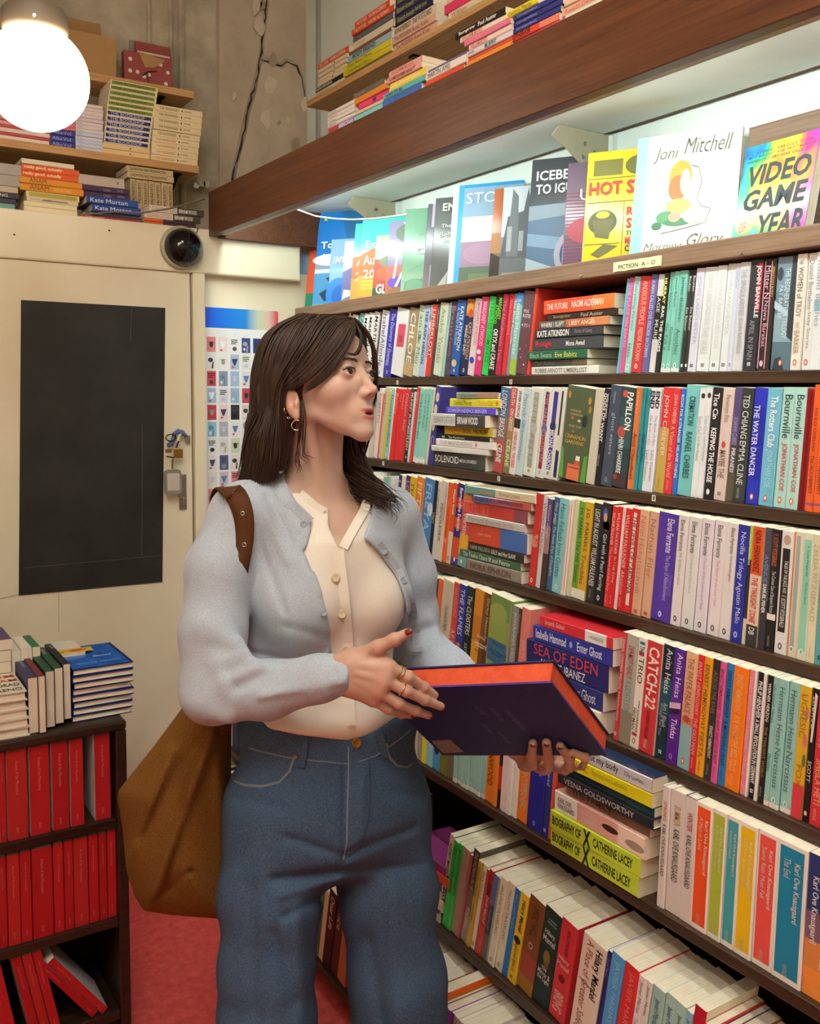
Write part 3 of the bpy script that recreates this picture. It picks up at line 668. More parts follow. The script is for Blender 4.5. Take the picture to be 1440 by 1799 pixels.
# row 2
C4 = (640, 670, 6.0); C5 = (860, 670, 6.0); C6 = (1040, 660, 3.6)
row(2, C4, None, -.10, -.115, [
 (80, 'e8d6d6', 'ROBERTO', '9a8a8a'), (118, 'd0705c', '', 'ffffff', {'h': .93}), (140, 'cdbfa6', 'Saul Bellow', '6a5c4a', {'h': 1.02}), (170, 'd2bd4a', '', '7a6a1a', {'h': .98}), (198, '84ccc8', 'Thomas Bernhard', '2e6a68', {'mark': ('o', 'dff0ee', '6ab0ac')}), (240, 'ece6e0', '', '888888'),
 (252, 'df3230', 'Bolano', 'f4b0a4'), (295, 'd8343a', '2666', 'f0a09a', {'gloss': True}), (320, 'd83436', 'Amulet', 'f2b0a4'), (350, 'cf3338', 'Distant Star', 'f0a8a0'),
 (397, '3a3c3c|.3:2a2c2c|.5:55585a|.7:2e3030', 'MUNKEY BUSINESS;FLESH', 'd8dad8', {'mark': ('s', 'd0d2d0')}), (440, 'd9d4cc', '', '777777', {'h': .96}), (462, 'cc4444', 'Borges', 'f0c0b8', {'h': 1.02}), (495, '8cd0c6|.93:ece8e0', 'Jorge Luis Borges', '3a7a74', {'mark': ('o', 'e6f2ee', '6ab0a6')}), (545, '8ecdbd|.93:ece8e0', 'Jorge Luis Borges', '3a7a74', {'mark': ('o', 'e6f2ee', '6ab0a6')}), (583, '8ecdbd|.93:ece8e0', 'Jorge Luis Borges', '3a7a74', {'mark': ('o', 'e6f2ee', '6ab0a6')}), (625, 'd8d2b8', '', '888888'),
 (648, '45408c', '', 'ffffff', {'x1': 706, 'h': 1.03, 'art': [('e', .55, .86, .28, .06, 'e6d9c2'), ('e', .45, .70, .28, .07, 'e0d4bc'), ('e', .4, .5, .26, .075, 'd8d0b4'), ('e', .5, .3, .3, .07, 'b8b4d8'), ('e', .52, .3, .22, .055, '45408c'), ('e', .6, .86, .06, .02, '6a3a4a')]})], 706)
stack('s2', 'x', D[2]-.006, ZR[2], C4, [
 (712, 1255, 165, '474744', [('SOLENOID', 'f2f0ea', .02, .5, .3, .75, .0), ('MIRCEA CARTARESCU', 'd8d6d0', .52, .85, .42, .62)], '', {'art': [('q', ((.35, .2), (.7, .22), (.5, .28)), '5c5c58')]}), (712, 1300, 60, 'd8d6d2', 'Dance Prone', 'b8b6b0'), (758, 1370, 78, 'e6e2dc', 'THE MANDARINS', 'b8b0ac', {'art': [('e', .5, .3, .3, .02, 'd88a9a')]}), (785, 1315, 46, '2c2a28', 'GB; The Membranes', 'e8e4da'),
 (830, 1340, 96, 'ccae2c', [('JACQUELINE', 'c85a2a', .06, .36, .3, .75, .015), ('CROOKS', '2a261c', .38, .57, .3, .75, .015), ('FIRE RUSH', '2a261c', .62, .9, .3, .75, .02)], ''), (740, 1310, 130, 'd9d6d4|.46:4c4a48', [('ELEANOR CATTON', '8a8886', .04, .43, .2, .8, .0), ('BIRNAM WOOD', 'f0eeea', .5, .88, .2, .8, .02)], '', {'dx': -.012}), (865, 1380, 72, '5a44c8', 'CORRESPONDENCE;BERGER', 'c4bcf0'), (880, 1420, 92, 'd8d33a', [('Central Places', '5a5a1c', .08, .46), ('Delia Cai', 'e08a2a', .6, .86)], '', {'art': [('e', .5, .05, .25, .025, 'e0722a')]}), (965, 1395, 66, '8c9484|.5:a8806e', 'Sadeqa Johnson', '6a7066')])
row(2, C5, None, -.105, -.115, [
 (20, '3f6c9c|.15:4a6c94|.35:7a6a6a|.6:a85a52|.85:b04a4a', [('LONDON BRIDGE', 'f0ece4', .04, .58, .25, .8, .0), ('CELINE', 'f0ece4', .66, .88, .25, .8)], ''), (118, 'c05a5c|.35:a8805a|.6:8f8a54|.85:7a7a44', [('DEATH', 'ecc8c0', .02, .2, .25, .8), ('ON CREDIT', 'f0dcd0', .24, .5, .3, .8), ('CELINE', 'e4dcb8', .6, .92, .25, .8)], ''),
 (190, 'ece8e0|.35:2e2e2e|.46:ecdcd8', [('JAVIER CERCAS', '2e2c2a', .03, .33, .25, .8), ('LORD OF ALL THE DEAD', 'c84a58', .5, .92, .25, .8)], ''), (255, 'c0d4da', 'Patrick Chamoiseau', '7a98a4', {'art': [('e', .5, .58, .2, .03, '8cb4cc')]}), (335, 'dcdad0', 'KAVALIER CLAY', 'b8b8b0', {'panel': ('9a9c90', .30, .05, .9), 'mark': ('s', '6a6a66'), 'art': [('e', .55, .55, .3, .05, 'b8bac0')]}),
 (460, 'dedcd6', 'MICHAEL CHABON', 'c87a84', {'panel': ('4a3a5e', .28, .04, .9), 'mark': ('s', '8a9ac8'), 'art': [('q', ((.28, .10), (.72, .10), (.72, .5), (.28, .5)), '8a2c3c'), ('e', .5, .55, .36, .055, '5a6aa4')]}), (545, 'dedcd6', [('MICHAEL CHABON', 'f0f0f4', .46, .89, .28, .72, .015)], '', {'panel': ('3c3a8c', .26, .04, .9), 'mark': ('s', '3a3a3e'), 'art': [('e', .5, .58, .34, .055, '34305e')]}),
 (640, 'dcd8cc', '', '222222', {'panel': ('2a2228', .35, .03, .95), 'art': [('q', ((.3, .33), (1, .33), (1, .49), (.3, .49)), 'd8d2c0'), ('q', ((.4, .03), (.95, .03), (.95, .32), (.4, .32)), '2e2a50')]}),
 (700, '4c5a40', [], '', {'gloss': True, 'ht': [('SHANKARI', 'c0a468', .2, .6, .73, .755), ('CHANDRAN', 'c0a468', .2, .65, .69, .715), ('CHAI TIME', 'c0a468', .2, .65, .56, .59), ('AT', 'c0a468', .3, .45, .51, .53), ('CINNAMON', 'd0a040', .1, .85, .44, .485), ('GARDENS', 'd0a040', .12, .8, .385, .425)], 'art': [('q', ((0, 0), (.16, 0), (.1, .3), (.04, .35)), '5fa040'), ('q', ((.8, 0), (1, 0), (.98, .3), (.86, .28)), '5a9a3c'), ('q', ((.28, 0), (.75, 0), (.75, .17), (.30, .17)), 'd8704c'), ('q', ((.52, .17), (.72, .17), (.72, .22), (.55, .22)), 'c85a3c'), ('q', ((.56, .22), (.72, .22), (.72, .27), (.58, .27)), 'e8e4da'), ('e', .12, .9, .05, .04, 'b88a3a'), ('e', .86, .87, .06, .04, 'b8863a'), ('e', .9, .78, .05, .04, 'a87a34'), ('e', .75, .65, .10, .065, '2c3438'), ('e', .3, .66, .05, .02, 'b8603a'), ('e', .55, .64, .06, .015, 'd8d0b8'), ('q', ((.33, .13), (.70, .13), (.70, .138), (.33, .138)), '8a3a28'), ('q', ((.33, .10), (.70, .10), (.70, .108), (.33, .108)), '8a3a28'), ('q', ((.33, .07), (.70, .07), (.70, .078), (.33, .078)), '8a3a28')], 'cn': 'dark green garden-pattern'}),
 (990, 'c9c1ae', '', '888888', {'h': .99}), (1082, '24242a', [('GODS OF WANT', 'f4f2ee', .05, .55, .2, .85, .02), ('K-MING CHANG', 'b0b0b0', .68, .8, .3, .7)], ''), (1128, '24242a', [('GODS OF WANT', 'f4f2ee', .05, .55, .2, .85, .02)], ''), (1152, '444c5c', [('chapman', 'a8b0bc', .06, .18, .3, .6), ('ghost eaters', 'aab4c0', .27, .72, .35, .75, .0)], '', {'h': 1.03, 'mark': ('o', '8a94a4', '444c5c')}), (1272, '2e4a50|.3:33585e|.6:2a4248|.85:3a3038', [('PAPILLON', 'f0efe8', .05, .42, .45, .92, .02), ('HENRI CHARRIERE', 'e0e4e0', .50, .86, .2, .55, .015)], '', {'art': [('e', .3, .93, .2, .035, 'c8503c'), ('e', .3, .55, .3, .06, 'b04a3a'), ('e', .2, .1, .15, .03, '8a3a34')]})], 1415)
row(2, C6, None, -.10, -.088, [
 (200, 'd9743a', [('A Strange and', 'f0b888', .04, .25, .2, .6), ('Amit Chaudhuri', '3a2a1a', .44, .90, .25, .8)], ''), (250, '2f8c92', [('Sojourn', '17484c', .04, .2), ('Amit Chaudhuri', '123c40', .44, .86, .25, .8)], ''), (275, '2f8c92', [('Sojourn', '17484c', .04, .2), ('Amit Chaudhuri', '123c40', .44, .86, .25, .8)], ''),
 (298, 'e4e4ea', [('END', '2a2a2e', .03, .2, .15, .9, .03), ('The Book of Ayn', 'b07a84', .26, .55), ('Lexi Freiman', '8a8a92', .6, .9)], ''), (335, 'e4e4ec', [('END', '2a2a2e', .03, .2, .15, .9, .03), ('The Book of Ayn', '9a7aa0', .26, .55), ('Lexi Freiman', '8a8a92', .6, .9)], ''), (370, None, '', ''),
 (383, 'd5363a|.38:bfa24e', 'JOHN CHEEVER', 'f4c8b8', {'mark': ('t', '8a7434')}), (440, 'd83338', 'JOHN CHEEVER;A Vision of the World', 'f2b8ac', {'mark': ('t', 'f0b0a8')}), (490, '2f6fc8', 'ROOM FOR A STRANGER;MELANIE CHENG', 'e8f0f8'), (522, '74bdbd', [('CREMATION', '245456', .1, .36, .3, .75), ('RAFAEL CHIRBES', '245456', .42, .84, .3, .75)], '', {'h': 1.02}),
 (612, 'e2e4e4', [('Tom Cho', '9aa0a4', .25, .42), ('Look Whos Morphing', '8a9094', .44, .66)], '', {'art': [('e', .6, .93, .3, .025, '3a3a3a')]}), (655, 'e2e4e4', [('Tom Cho', '9aa0a4', .25, .42), ('Look Whos Morphing', '8a9094', .44, .66)], '', {'art': [('e', .6, .93, .3, .025, '3a3a3a')]}), (693, '2c2a2c', [('Tice Cin', 'f4f2ee', .05, .28, .25, .8, .015), ('KEEPING THE HOUSE', 'f4f2ee', .36, .85, .25, .8, .02)], '', {'mark': ('o', 'e8e8e8', 'e8e8e8')}), (755, 'd8c4ba', [('Penelope Fitz', '8a7468', .06, .3), ('MAYBE THE', '7a665c', .55, .8)], '', {'art': [('e', .5, .5, .18, .03, 'c8483c')], 'mark': ('s', '6a5a50')}),
 (828, '574a78|.5:4a4650|.75:5a5240', [('SUSANNA CLARKE', 'a89ac8', .26, .5), ('PIRANESI', 'f0ecdc', .53, .74, .25, .75)], ''), (880, '3c3f3c', 'TED CHIANG;EMMA CLINE', 'c8ccc4', {'mark': ('t', 'b0b4ac')}), (953, '2c34b4', [('TA-NEHISI COATES', '2228a0', .15, .80, .52, .92, .02), ('THE WATER DANCER', 'e4e6f4', .15, .76, .12, .55)], '', {'mark': ('o', 'e07a4a')}),
 (1038, '6fb4cc', [('The Rotters Club', 'e6f2f6', .07, .5, .3, .8, .02), ('JONATHAN COE', 'a8d8e4', .52, .84, .25, .75)], '', {'mark': ('o', 'd8503c')}), (1130, 'a9d3c8', [('Bournville', '1f3c40', .06, .42, .25, .85, .0), ('JONATHAN COE', 'c8434a', .46, .86, .25, .75, .015)], '', {'front': 'b03a3c', 'mark': ('o', 'd8603c')}), (1213, 'a9d3c8', [('Bournville', '1f3c40', .06, .42, .25, .85, .0), ('JONATHAN COE', 'c8434a', .46, .86, .25, .75, .015)], '', {'front': 'b03a3c', 'mark': ('o', 'd8603c')}),
 (1290, '8e2c2e', '', 'ffffff', {'h': .985, 'dx': .012}), (1333, 'e2602c|.93:8a4a6a|.95:e2602c', [('PAULO COELHO', '6a2a1a', .18, .52, .3, .7), ('The ALCHEMIST', '5a2418', .55, .86, .3, .75)], '', {'h': 1.02}), (1387, 'e2602c|.93:8a4a6a|.95:e2602c', [('PAULO COELHO', '6a2a1a', .18, .52, .3, .7), ('The ALCHEMIST', '5a2418', .55, .86, .3, .75)], '', {'h': 1.02}), (1442, 'd84a3c', 'PAULO COELHO', 'f0d0a0'), (1500, 'c83c38', '', 'ffffff')], 1560)
# row 3
C7 = (700, 820, 8.0); C8 = (740, 820, 4.0); C9 = (1040, 860, 3.6)
row(3, C7, None, -.085, -.10, [
 (-95, '3c4468', 'B', 'c0c4d8'), (-50, 'e6e0d6', '', '888888'), (0, '4f3470', 'LO', 'c8a8e0'), (70, 'd8b832', 'THE', '8a6a1a'), (155, 'e0843a', 'FIFTEEN', 'f0d890'), (260, '4a86c4', 'FREYA', 'a0c8ec', {'art': [('e', .75, .62, .25, .09, 'dfe6ea')]}), (398, '26242e', [('VISIT', 'c8c080', .4, .62)], ''), (445, 'd0d0cc', [('EUGENIDES', '8a8a88', .1, .7)], ''),
 (490, 'd9cfc2', [('JEFFREY EUGENIDES', '9a9086', .05, .5, .62, .9), ('MIDDLESEX', '3f3a38', .28, .86, .25, .6, .0)], ''), (590, 'e05a26|.2:e8642c', [('Fresh Complaint', 'a83a14', .3, .7)], '', {'art': [('q', ((.2, .25), (.7, .25), (.7, .31), (.2, .31)), 'f0a070')]}), (655, 'd8c0a8|.0:dc5a30|.6:d9cdb8', [('Maggie Smith', 'f4ece0', .08, .5, .3, .85, .015)], '', {'mark': ('o', '3a3028', 'd9cdb8')}), (712, '3d3280|.18:cc4444|.3:3d3280|.42:d85a3c|.55:3d3280|.66:d0503a|.92:4a3a8c', [('Bernardine Evaristo', 'f0e8f0', .05, .58, .4, .85, .015)], '', {'mark': ('o', 'f0e8e8')}),
 (810, '6aa49a|.12:d0804a|.3:d4545a|.6:dcae34|.85:6fa69c', [('Evaristo', 'f4f0e4', .36, .6, .3, .8)], '', {'mark': ('o', 'e8e0d0')})], 930)
stack('s3', 'x', D[3]-.004, ZR[3], C8, [
 (318, 700, 84, '8a8478', 'NORA EPHRON', '6a2a2a'), (262, 690, 58, '48694c', 'The Twelve Chairs;Ilf and Petrov', 'e4e6d8'), (325, 718, 62, '33322c', [('HANS FALLADA', 'b8b09a', .03, .40, .25, .75), ('LILLY and Her SLAVE', 'f2f0e4', .43, .86, .25, .75, .015)], ''), (330, 738, 145, 'cf4a30|.56:3f68b0', [('Alone in Berlin', 'f0a890', .16, .40, .45, .6)], '', {'hard': False}), (315, 720, 60, 'cac5bb', 'Percival Everett;Dr No', '8a867c'), (296, 742, 92, 'd95a52|.4:c8463c|.8:8a4a54', 'THE TREES', 'c03a34'), (370, 765, 55, '6a6a9c|.3:a85a72|.7:b8524a', [('IF I SURVIVE YOU', '2a2238', .03, .40, .2, .8, .015), ('JONATHAN ESCOFFERY', '3a2230', .43, .88, .2, .8)], ''), (316, 795, 62, '6c9a8a|.45:d8c8a4', [('Annie', 'd88a7a', .22, .4, .2, .8), ('Annual Leave', '8a6a4a', .5, .8, .3, .75)], '')])
row(3, C8, None, -.095, -.10, [
 (742, 'c9352f', [('MICHEL', 'f0b8a8', .44, .58, .5, .9), ('FABER', 'f0b8a8', .46, .58, .1, .5)], '', {'mark': ('o', 'f0e8e0', 'c9352f'), 'h': 1.02}), (788, 'dcdad8', 'William Faulkner', '6a6a6c'), (825, '6a4a7c|.3:a87a7a|.6:4c3230', [('Woman of Light', 'e8e0f0', .06, .5, .3, .8)], '', {'h': .98}), (862, '3c6486', 'Fleur Jaeggy;The Sweet Days of Discipline', 'c0d4e4'), (905, '88c4c6', 'Hans Fallada;Iron Gustav', '2e6a70', {'mark': ('o', 'dff0ee', '7ab4b4')}), (968, 'e8dccb', '', 'c04a3a', {'panel': ('c85a4a', .42, .05, .95)}), (985, 'e8dccb', '', 'c04a3a', {'panel': ('c85a4a', .42, .05, .95)}), (1003, 'd9cfae', '', '888888', {'h': 1.01}),
 (1034, '6ea83c|.90:e6e2cc', 'J.G. FARRELL;The Hill Station', '22401a'), (1083, 'd4a62a|.90:e6e2cc', 'J.G. FARRELL;Troubles', '6a4a12'), (1138, '333331', 'LIGHT IN AUGUST;WILLIAM FAULKNER', 'dcdcd4', {'mark': ('t', 'a8a8a4')}), (1202, '1f1d1f', [('Girl with a Pearl Earring', 'f0eee8', .30, .86, .3, .8, .0)], '', {'art': [('q', ((.05, .74), (.95, .74), (.95, .99), (.05, .99)), '2a2422'), ('e', .4, .9, .25, .05, '4a5a9a'), ('e', .45, .86, .2, .045, 'c8a088'), ('e', .6, .78, .35, .05, 'a8843a')], 'mark': ('o', 'e8e8e8', '1f1d1f'), 'h': 1.02})], 1268)
row(3, C9, None, -.10, -.064, [
 (62, 'd22c2e', 'WILLIAM FAULKNER;The Sound and the Fury', 'f4b4a8', {'mark': ('t', 'f0b0a8')}), (95, 'd22c2e', 'WILLIAM FAULKNER;As I Lay Dying', 'f4b4a8', {'mark': ('t', 'f0b0a8')}), (125, 'e8d4ce', '', 'c0a0a0'), (146, 'd22c2e', 'WILLIAM FAULKNER;Absalom', 'f4b4a8', {'mark': ('t', 'f0b0a8')}), (188, 'd03030', 'THE DEVILS OF CARDONA', '6a2a26', {'panel': ('e8dccc', .3, .04, .93)}), (240, 'd8a888', 'Nino;Haratischvili', 'b87a64', {'art': [('q', ((.3, .02), (.7, .02), (.7, .05), (.3, .05)), 'd0563c')]}), (297, 'd8a888', 'Nathan Filer', 'a8705c', {'art': [('q', ((.3, .02), (.7, .02), (.7, .05), (.3, .05)), 'd0563c')]}),
 (357, '54389c', [('Elena Ferrante', 'e8e2f4', .05, .36, .5, .85, .01), ('The Days of Abandonment', 'c8bce4', .38, .8, .5, .78)], '', {'mark': ('o', 'f0ecf4', '54389c'), 'art': [('q', ((.72, .25), (.95, .25), (.95, .45), (.72, .45)), '6a50ac')]}), (480, 'e4dcd8', [('Elena Ferrante', '3a3436', .04, .32, .3, .7), ('My Brilliant Friend', '8a9a74', .34, .62, .35, .65)], '', {'front': 'c86a72', 'mark': ('o', '2a2a2c', 'e4dcd8')}), (547, 'e2e0dc', [('Elena Ferrante', '3a3436', .04, .32, .3, .7), ('The Story of a New Name', 'b0b4b8', .34, .68, .35, .65)], '', {'front': 'a8acb4', 'mark': ('o', '2a2a2c', 'e4dcd8')}), (628, 'e4dce0', [('Elena Ferrante', '3a3436', .04, .32, .3, .7), ('Those Who Leave and Stay', 'b09ac0', .34, .8, .35, .65)], '', {'front': 'b08ac8', 'mark': ('o', '2a2a2c', 'e4dcd8')}), (708, 'e6dcdc', [('Elena Ferrante', '3a3436', .04, .32, .3, .7), ('The Story of the Lost Child', 'd88aa8', .34, .74, .35, .65)], '', {'front': 'd07ab4', 'mark': ('o', '2a2a2c', 'e4dcd8')}), (788, 'e4ddd8', [('Elena Ferrante', '3a3436', .04, .26, .45, .8), ('The Lost Daughter', '8a5a6a', .28, .5, .45, .75)], '', {'front': 'c9bfae', 'mark': ('o', '2a2a2c', 'e4dcd8')}),
 (860, '2f349c', 'Nocilla Trilogy;Agustin Mallo', 'd0d4f0', {'mark': ('o', 'c8cce8', '2f349c')}), (932, 'a8c83c|.28:34362c|.78:d8cfa8', 'SPACE INVADERS', 'd0d8a0'), (957, 'dc5a2a|.4:e0cdb4|.82:3a3a38', [('NORA FERNANDEZ', '6a2210', .03, .38, .25, .8, .01), ('THE TWILIGHT ZONE', 'cc3a30', .42, .8, .25, .8, .02), ('DB', 'e0e0da', .84, .9, .3, .8)], ''), (1030, '4a4c58|.3:5a5a5e|.6:403a40', [('AVENUE', '6a84b0', .22, .45), ('SAMUEL FISHER', 'f0f0ea', .46, .70, .3, .8, .015)], ''), (1077, '262422|.69:e6dcd2|.74:262422', [('F. SCOTT FITZGERALD', 'c86a48', .04, .30), ('The Curious Case of Benjamin Button', 'd8d4c8', .34, .68)], '', {'mark': ('t', 'b0a8a0')}), (1133, 'e4dedc', [('TALES OF THE JAZZ AGE', 'e0dcd0', .24, .5, .35, .7), ('F. SCOTT FITZGERALD', 'e0dcd0', .52, .78, .35, .7)], '', {'panel': ('2a2826', .2, .14, .82), 'art': [('e', .5, .93, .3, .04, 'b8a088')], 'mark': ('o', '3a3a3a', 'e4dedc')}),
 (1213, 'e0d6bc', '', '888888', {'panel': ('9caaa4', .3, .03, .95), 'art': [('q', ((.08, 0), (.2, 0), (.2, 1), (.08, 1)), 'd8843a')], 'mark': ('o', 'e8eeea', '6a7a78')}), (1279, 'dcdcc4', [('F. Scott Fitzgerald', '2c4a44', .1, .36, .4, .7), ('The Great Gatsby', '3a5a54', .38, .56, .4, .7)], '', {'panel': ('8cccb0', .12, .05, .93), 'mark': ('o', 'dff0e4', '6aa890')}), (1341, 'd8d2b2', 'ZELDA FITZGERALD', 'b0a88a', {'mark': ('t', 'a8a08a')}), (1396, '5aa4a4', 'Richard Flanagan', 'c0e0dc', {'mark': ('s', '1a2a2e')}), (1470, 'd8d0c0', '', '888888'), (1530, '8a3a34', '', 'ffffff')], 1590)
# row 4
C10 = (720, 1000, 3.789); C11 = (1060, 1100, 3.789)
row(4, C10, 100, -.09, -.088, [
 (80, '7aa898', '', 'ffffff'), (105, 'a8c8b0', '', '888888', {'h': .96}), (130, '2c3450|.3:8a8ab8|.6:3a3f6a', 'KENT HARUF', 'e4e4f0', {'h': .97}), (155, '3a4468', 'Benediction', 'c8cce0', {'h': .97}), (180, 'dc6a34', '', 'f0c8a0', {'h': .98}), (213, 'c8bfa8', [('Our Souls at Night', '6a6458', .3, .6)], '', {'h': .98}), (287, 'd3483e', [('THANKSGIVING', 'e89080', .05, .4), ('A.F. Harrold', 'f4ece0', .55, .9)], ''), (330, '2f3f9c', [('THE FLAMES', 'e8ecf4', .05, .58, .25, .85, .0)], '', {'art': [('e', .5, .3, .3, .03, 'd8863a')]}), (378, '24302c|.5:1c2422', [('The CLOISTERS', 'f0efe6', .1, .55, .25, .85, .0), ('KATY HAYS', 'c8ccc0', .65, .9, .3, .7)], ''),
 (428, 'd2882c|.3:c07a2a|.6:d89a34', [('Shirley Hazzard', 'e8c88a', .05, .5, .75, .95)], '', {'ht': [('Shirley', 'f0e0b8', .35, .9, .45, .5), ('Hazzard', 'f4e8c8', .3, .98, .36, .43), ('the great fire', '8a3a1c', .3, .98, .28, .33)], 'art': [('q', ((.45, 0), (1, 0), (1, 1), (.6, 1)), '7a4c24'), ('q', ((.7, 0), (1, 0), (1, 1), (.85, 1)), '4a3c2c')], 'cn': 'amber'}), (540, '6a8a4c|.25:8a9c4e|.5:3c6c88|.75:7aa45a', [], '', {'ht': [('Shirley', '24405e', .2, .75, .43, .49), ('Hazzard', '1f3a58', .1, .9, .33, .41), ('the transit of venus', '3a5a3a', .08, .9, .27, .31)], 'art': [('e', .5, .35, .5, .12, '3f7296'), ('e', .4, .8, .4, .12, '9aa85a'), ('q', ((.85, 0), (1, 0), (1, 1), (.92, 1)), '9a9464')], 'cn': 'mottled green'}),
 (690, '8f8c88', 'JOHANNA HEDMAN', 'c8c4c0', {'h': .93}), (735, '4a3830', 'Shirley Hazzard', 'c8bdb0', {'h': .92}), (754, 'd87c70', [('SHIRLEY HAZZARD', 'f0a898', .35, .85)], '', {'x1': 812, 'h': .93})], 812)
stack('s4', 'x', D[4]-.010, ZR[4], (720, 1000, 3.789), [
 (690, 1265, 150, 'e6dac0', '', '888888'), (730, 1275, 130, '2c3070', [('Isabella Hammad', 'eceef4', .03, .4), ('Enter Ghost', 'eceef4', .6, .92, .25, .8)], ''), (765, 1310, 180, '2b2c66', [('SEA OF EDEN', 'd8404c', .10, .88, .5, .92, .0), ('ANDRES IBANEZ', 'f0f0ee', .18, .74, .08, .42, .0)], '', {'mark': None}), (806, 1340, 112, '343a92', [('Isabella Hammad', 'eceef4', .04, .44, .25, .8, .01), ('Enter Ghost', 'eceef4', .58, .88, .25, .8, .01)], '', {'art': [('e', .5, .5, .2, .02, 'a8ace0')]}), (850, 1345, 80, 'cc3038|.64:e2dcd4|.92:d0383c', [('Leopardi, Goldoni', 'f0c8c0', .08, .36), ('HAYDN MIDDLETON', '9a9490', .7, .88)], '')])
row(4, C11, None, -.095, -.085, [
 (57, 'c03a3e', 'SINGLE, CAREFREE, MELLOW;Katherine Heiny', 'f0d0c8', {'mark': ('s', 'f0d8d0')}), (87, 'a8a498|.7:8a7c68', [('DERMOT HEALY', 'b04a44', .1, .4), ('A GOATS SONG', '6a9a88', .42, .75)], ''), (165, 'e2dcc8', [('THE', '3a3a3a', .07, .14, .2, .8), ('TRIO', '2a2a2a', .18, .60, .25, .85, .0), ('JOHANNA', '3a3a3a', .64, .86, .5, .85), ('HEDMAN', '3a3a3a', .64, .84, .12, .46)], '', {'art': [('q', ((.2, .94), (.8, .94), (.8, .965), (.2, .965)), '2c6c96'), ('q', ((.2, .84), (.8, .84), (.8, .87), (.2, .87)), 'b83a4c'), ('q', ((.7, .37), (.8, .37), (.8, .44), (.7, .44)), '2c6c96'), ('q', ((.2, .11), (.8, .11), (.8, .14), (.2, .14)), 'b83a3c')], 'mark': ('o', 'b8543a')}),
 (222, 'c63a3a', [('CATCH-22', 'f2e6d6', .05, .60, .2, .9, .02), ('JOSEPH HELLER', '7a1e20', .62, .88, .3, .6)], '', {'front': 'e8dcc8', 'mark': ('t', 'f0c8b8')}), (322, '1f2a34|.3:24505c|.6:1c3440', [('Anita Heiss', 'f0f0ea', .03, .42, .35, .85, .0), ('Am I Black', 'c8d0d0', .5, .72, .45, .8), ('Enough For You', 'b0bcc0', .52, .8, .15, .45)], '', {'mark': ('s', 'd8dce0')}), (400, '56268c', [('Anita Heiss', 'e8dcf0', .04, .42, .35, .85, .0), ('Tiddas', 'f0e8f4', .6, .78, .3, .8, .0)], '', {'art': [('q', ((.0, .47), (1, .5), (1, .55), (0, .52)), 'd8b8c8'), ('q', ((.05, .42), (.95, .45), (.95, .49), (.05, .46)), '2a1c3c')], 'mark': ('o', 'a888c8', '56268c')}), (474, 'dcae84|.3:d49a78|.55:c87a5c|.62:88aeb0', [('THE PAPER PALACE', '8a5a3a', .05, .52, .25, .75, .0)], '', {'art': [('e', .5, .43, .3, .03, 'a8503c')], 'mark': ('o', 'c8603c')}),
 (555, 'cc2a30', 'ERNEST HEMINGWAY;THE OLD MAN', 'ecaaa0', {'mark': ('t', 'f0b0a8')}), (599, 'dc9a22', 'ERNEST HEMINGWAY;FIESTA', '8a5a10', {'mark': ('t', '8a5a10')}), (653, '34322e', [('ACROSS THE RIVER', '7a7468', .1, .45), ('ERNEST HEMINGWAY', 'e0dcd0', .55, .82, .3, .75)], '', {'mark': ('t', 'b0aca0')}), (704, 'd85a94', 'ERNEST HEMINGWAY;TO HAVE AND HAVE NOT', '8a2a58', {'mark': ('t', '8a2a58')}), (746, '2478b4', 'ERNEST HEMINGWAY;A MOVEABLE FEAST', '0e3a60', {'mark': ('t', '0e3a60')}), (794, 'e6781a', 'ERNEST HEMINGWAY;FOR WHOM THE BELL TOLLS', 'f0b878', {'mark': ('t', 'f0b878')}), (892, 'd8828e', 'ERNEST HEMINGWAY;A FAREWELL TO ARMS', 'f0b8c0', {'h': 1.01}), (930, 'e4dcd4', '', '888888', {'h': 1.01}),
 (947, '22201f', [('PHILIP HENSHER', 'f0eeea', .07, .36, .2, .85, .02), ('A SMALL REVOLUTION IN GERMANY', 'f0eeea', .37, .88, .2, .85, .02)], '', {'mark': ('s', 'e8e8e4')}), (991, 'ded8cc', '', '888888', {'h': 1.01}), (1013, '201e1c', [('WERNER HERZOG', 'f0eae0', .06, .36, .3, .8, .015), ('THE TWILIGHT WORLD', 'a8854a', .4, .8, .3, .75)], '', {'mark': ('t', 'c8c0b0')}), (1053, '8fbfb8|.96:e4dcd0', 'Hermann Hesse;Demian', '3a6a64', {'mark': ('o', 'dfeeea', '6aa49c')}), (1090, '8fbfb8|.96:e4dcd0', 'Hermann Hesse;Narcissus', '3a6a64', {'mark': ('o', 'dfeeea', '6aa49c')}), (1157, '8fbfb8|.96:e4dcd0', 'Hermann Hesse;Narcissus', '3a6a64', {'mark': ('o', 'dfeeea', '6aa49c'), 'front': '4a1c22'}),
 (1232, 'd0a428|.74:c83c44', 'UGRESIC;FOX', 'a87a1a', {'art': [('e', .8, .6, .2, .05, 'd87a74'), ('e', .85, .45, .15, .05, '4a7a34'), ('e', .8, .8, .15, .05, 'c86a9a')]}), (1306, '1e1b1b', 'ZENITHAL;SCOTT', 'd8d2cc', {'art': [('q', ((.3, .6), (.6, .6), (.9, .95), (.5, .97)), 'ece8e2')], 'mark': ('o', 'd0a898')}), (1352, 'c23038', [('MOTHERHOOD', 'e8a088', .05, .42, .3, .8), ('SHEILA HETI', 'eaa070', .5, .84, .25, .8, .01)], '', {'mark': ('t', 'f0b8a8')}), (1434, 'e2dcd2', '', '888888'), (1490, '3a5a8a', '', 'ffffff')], 1560)
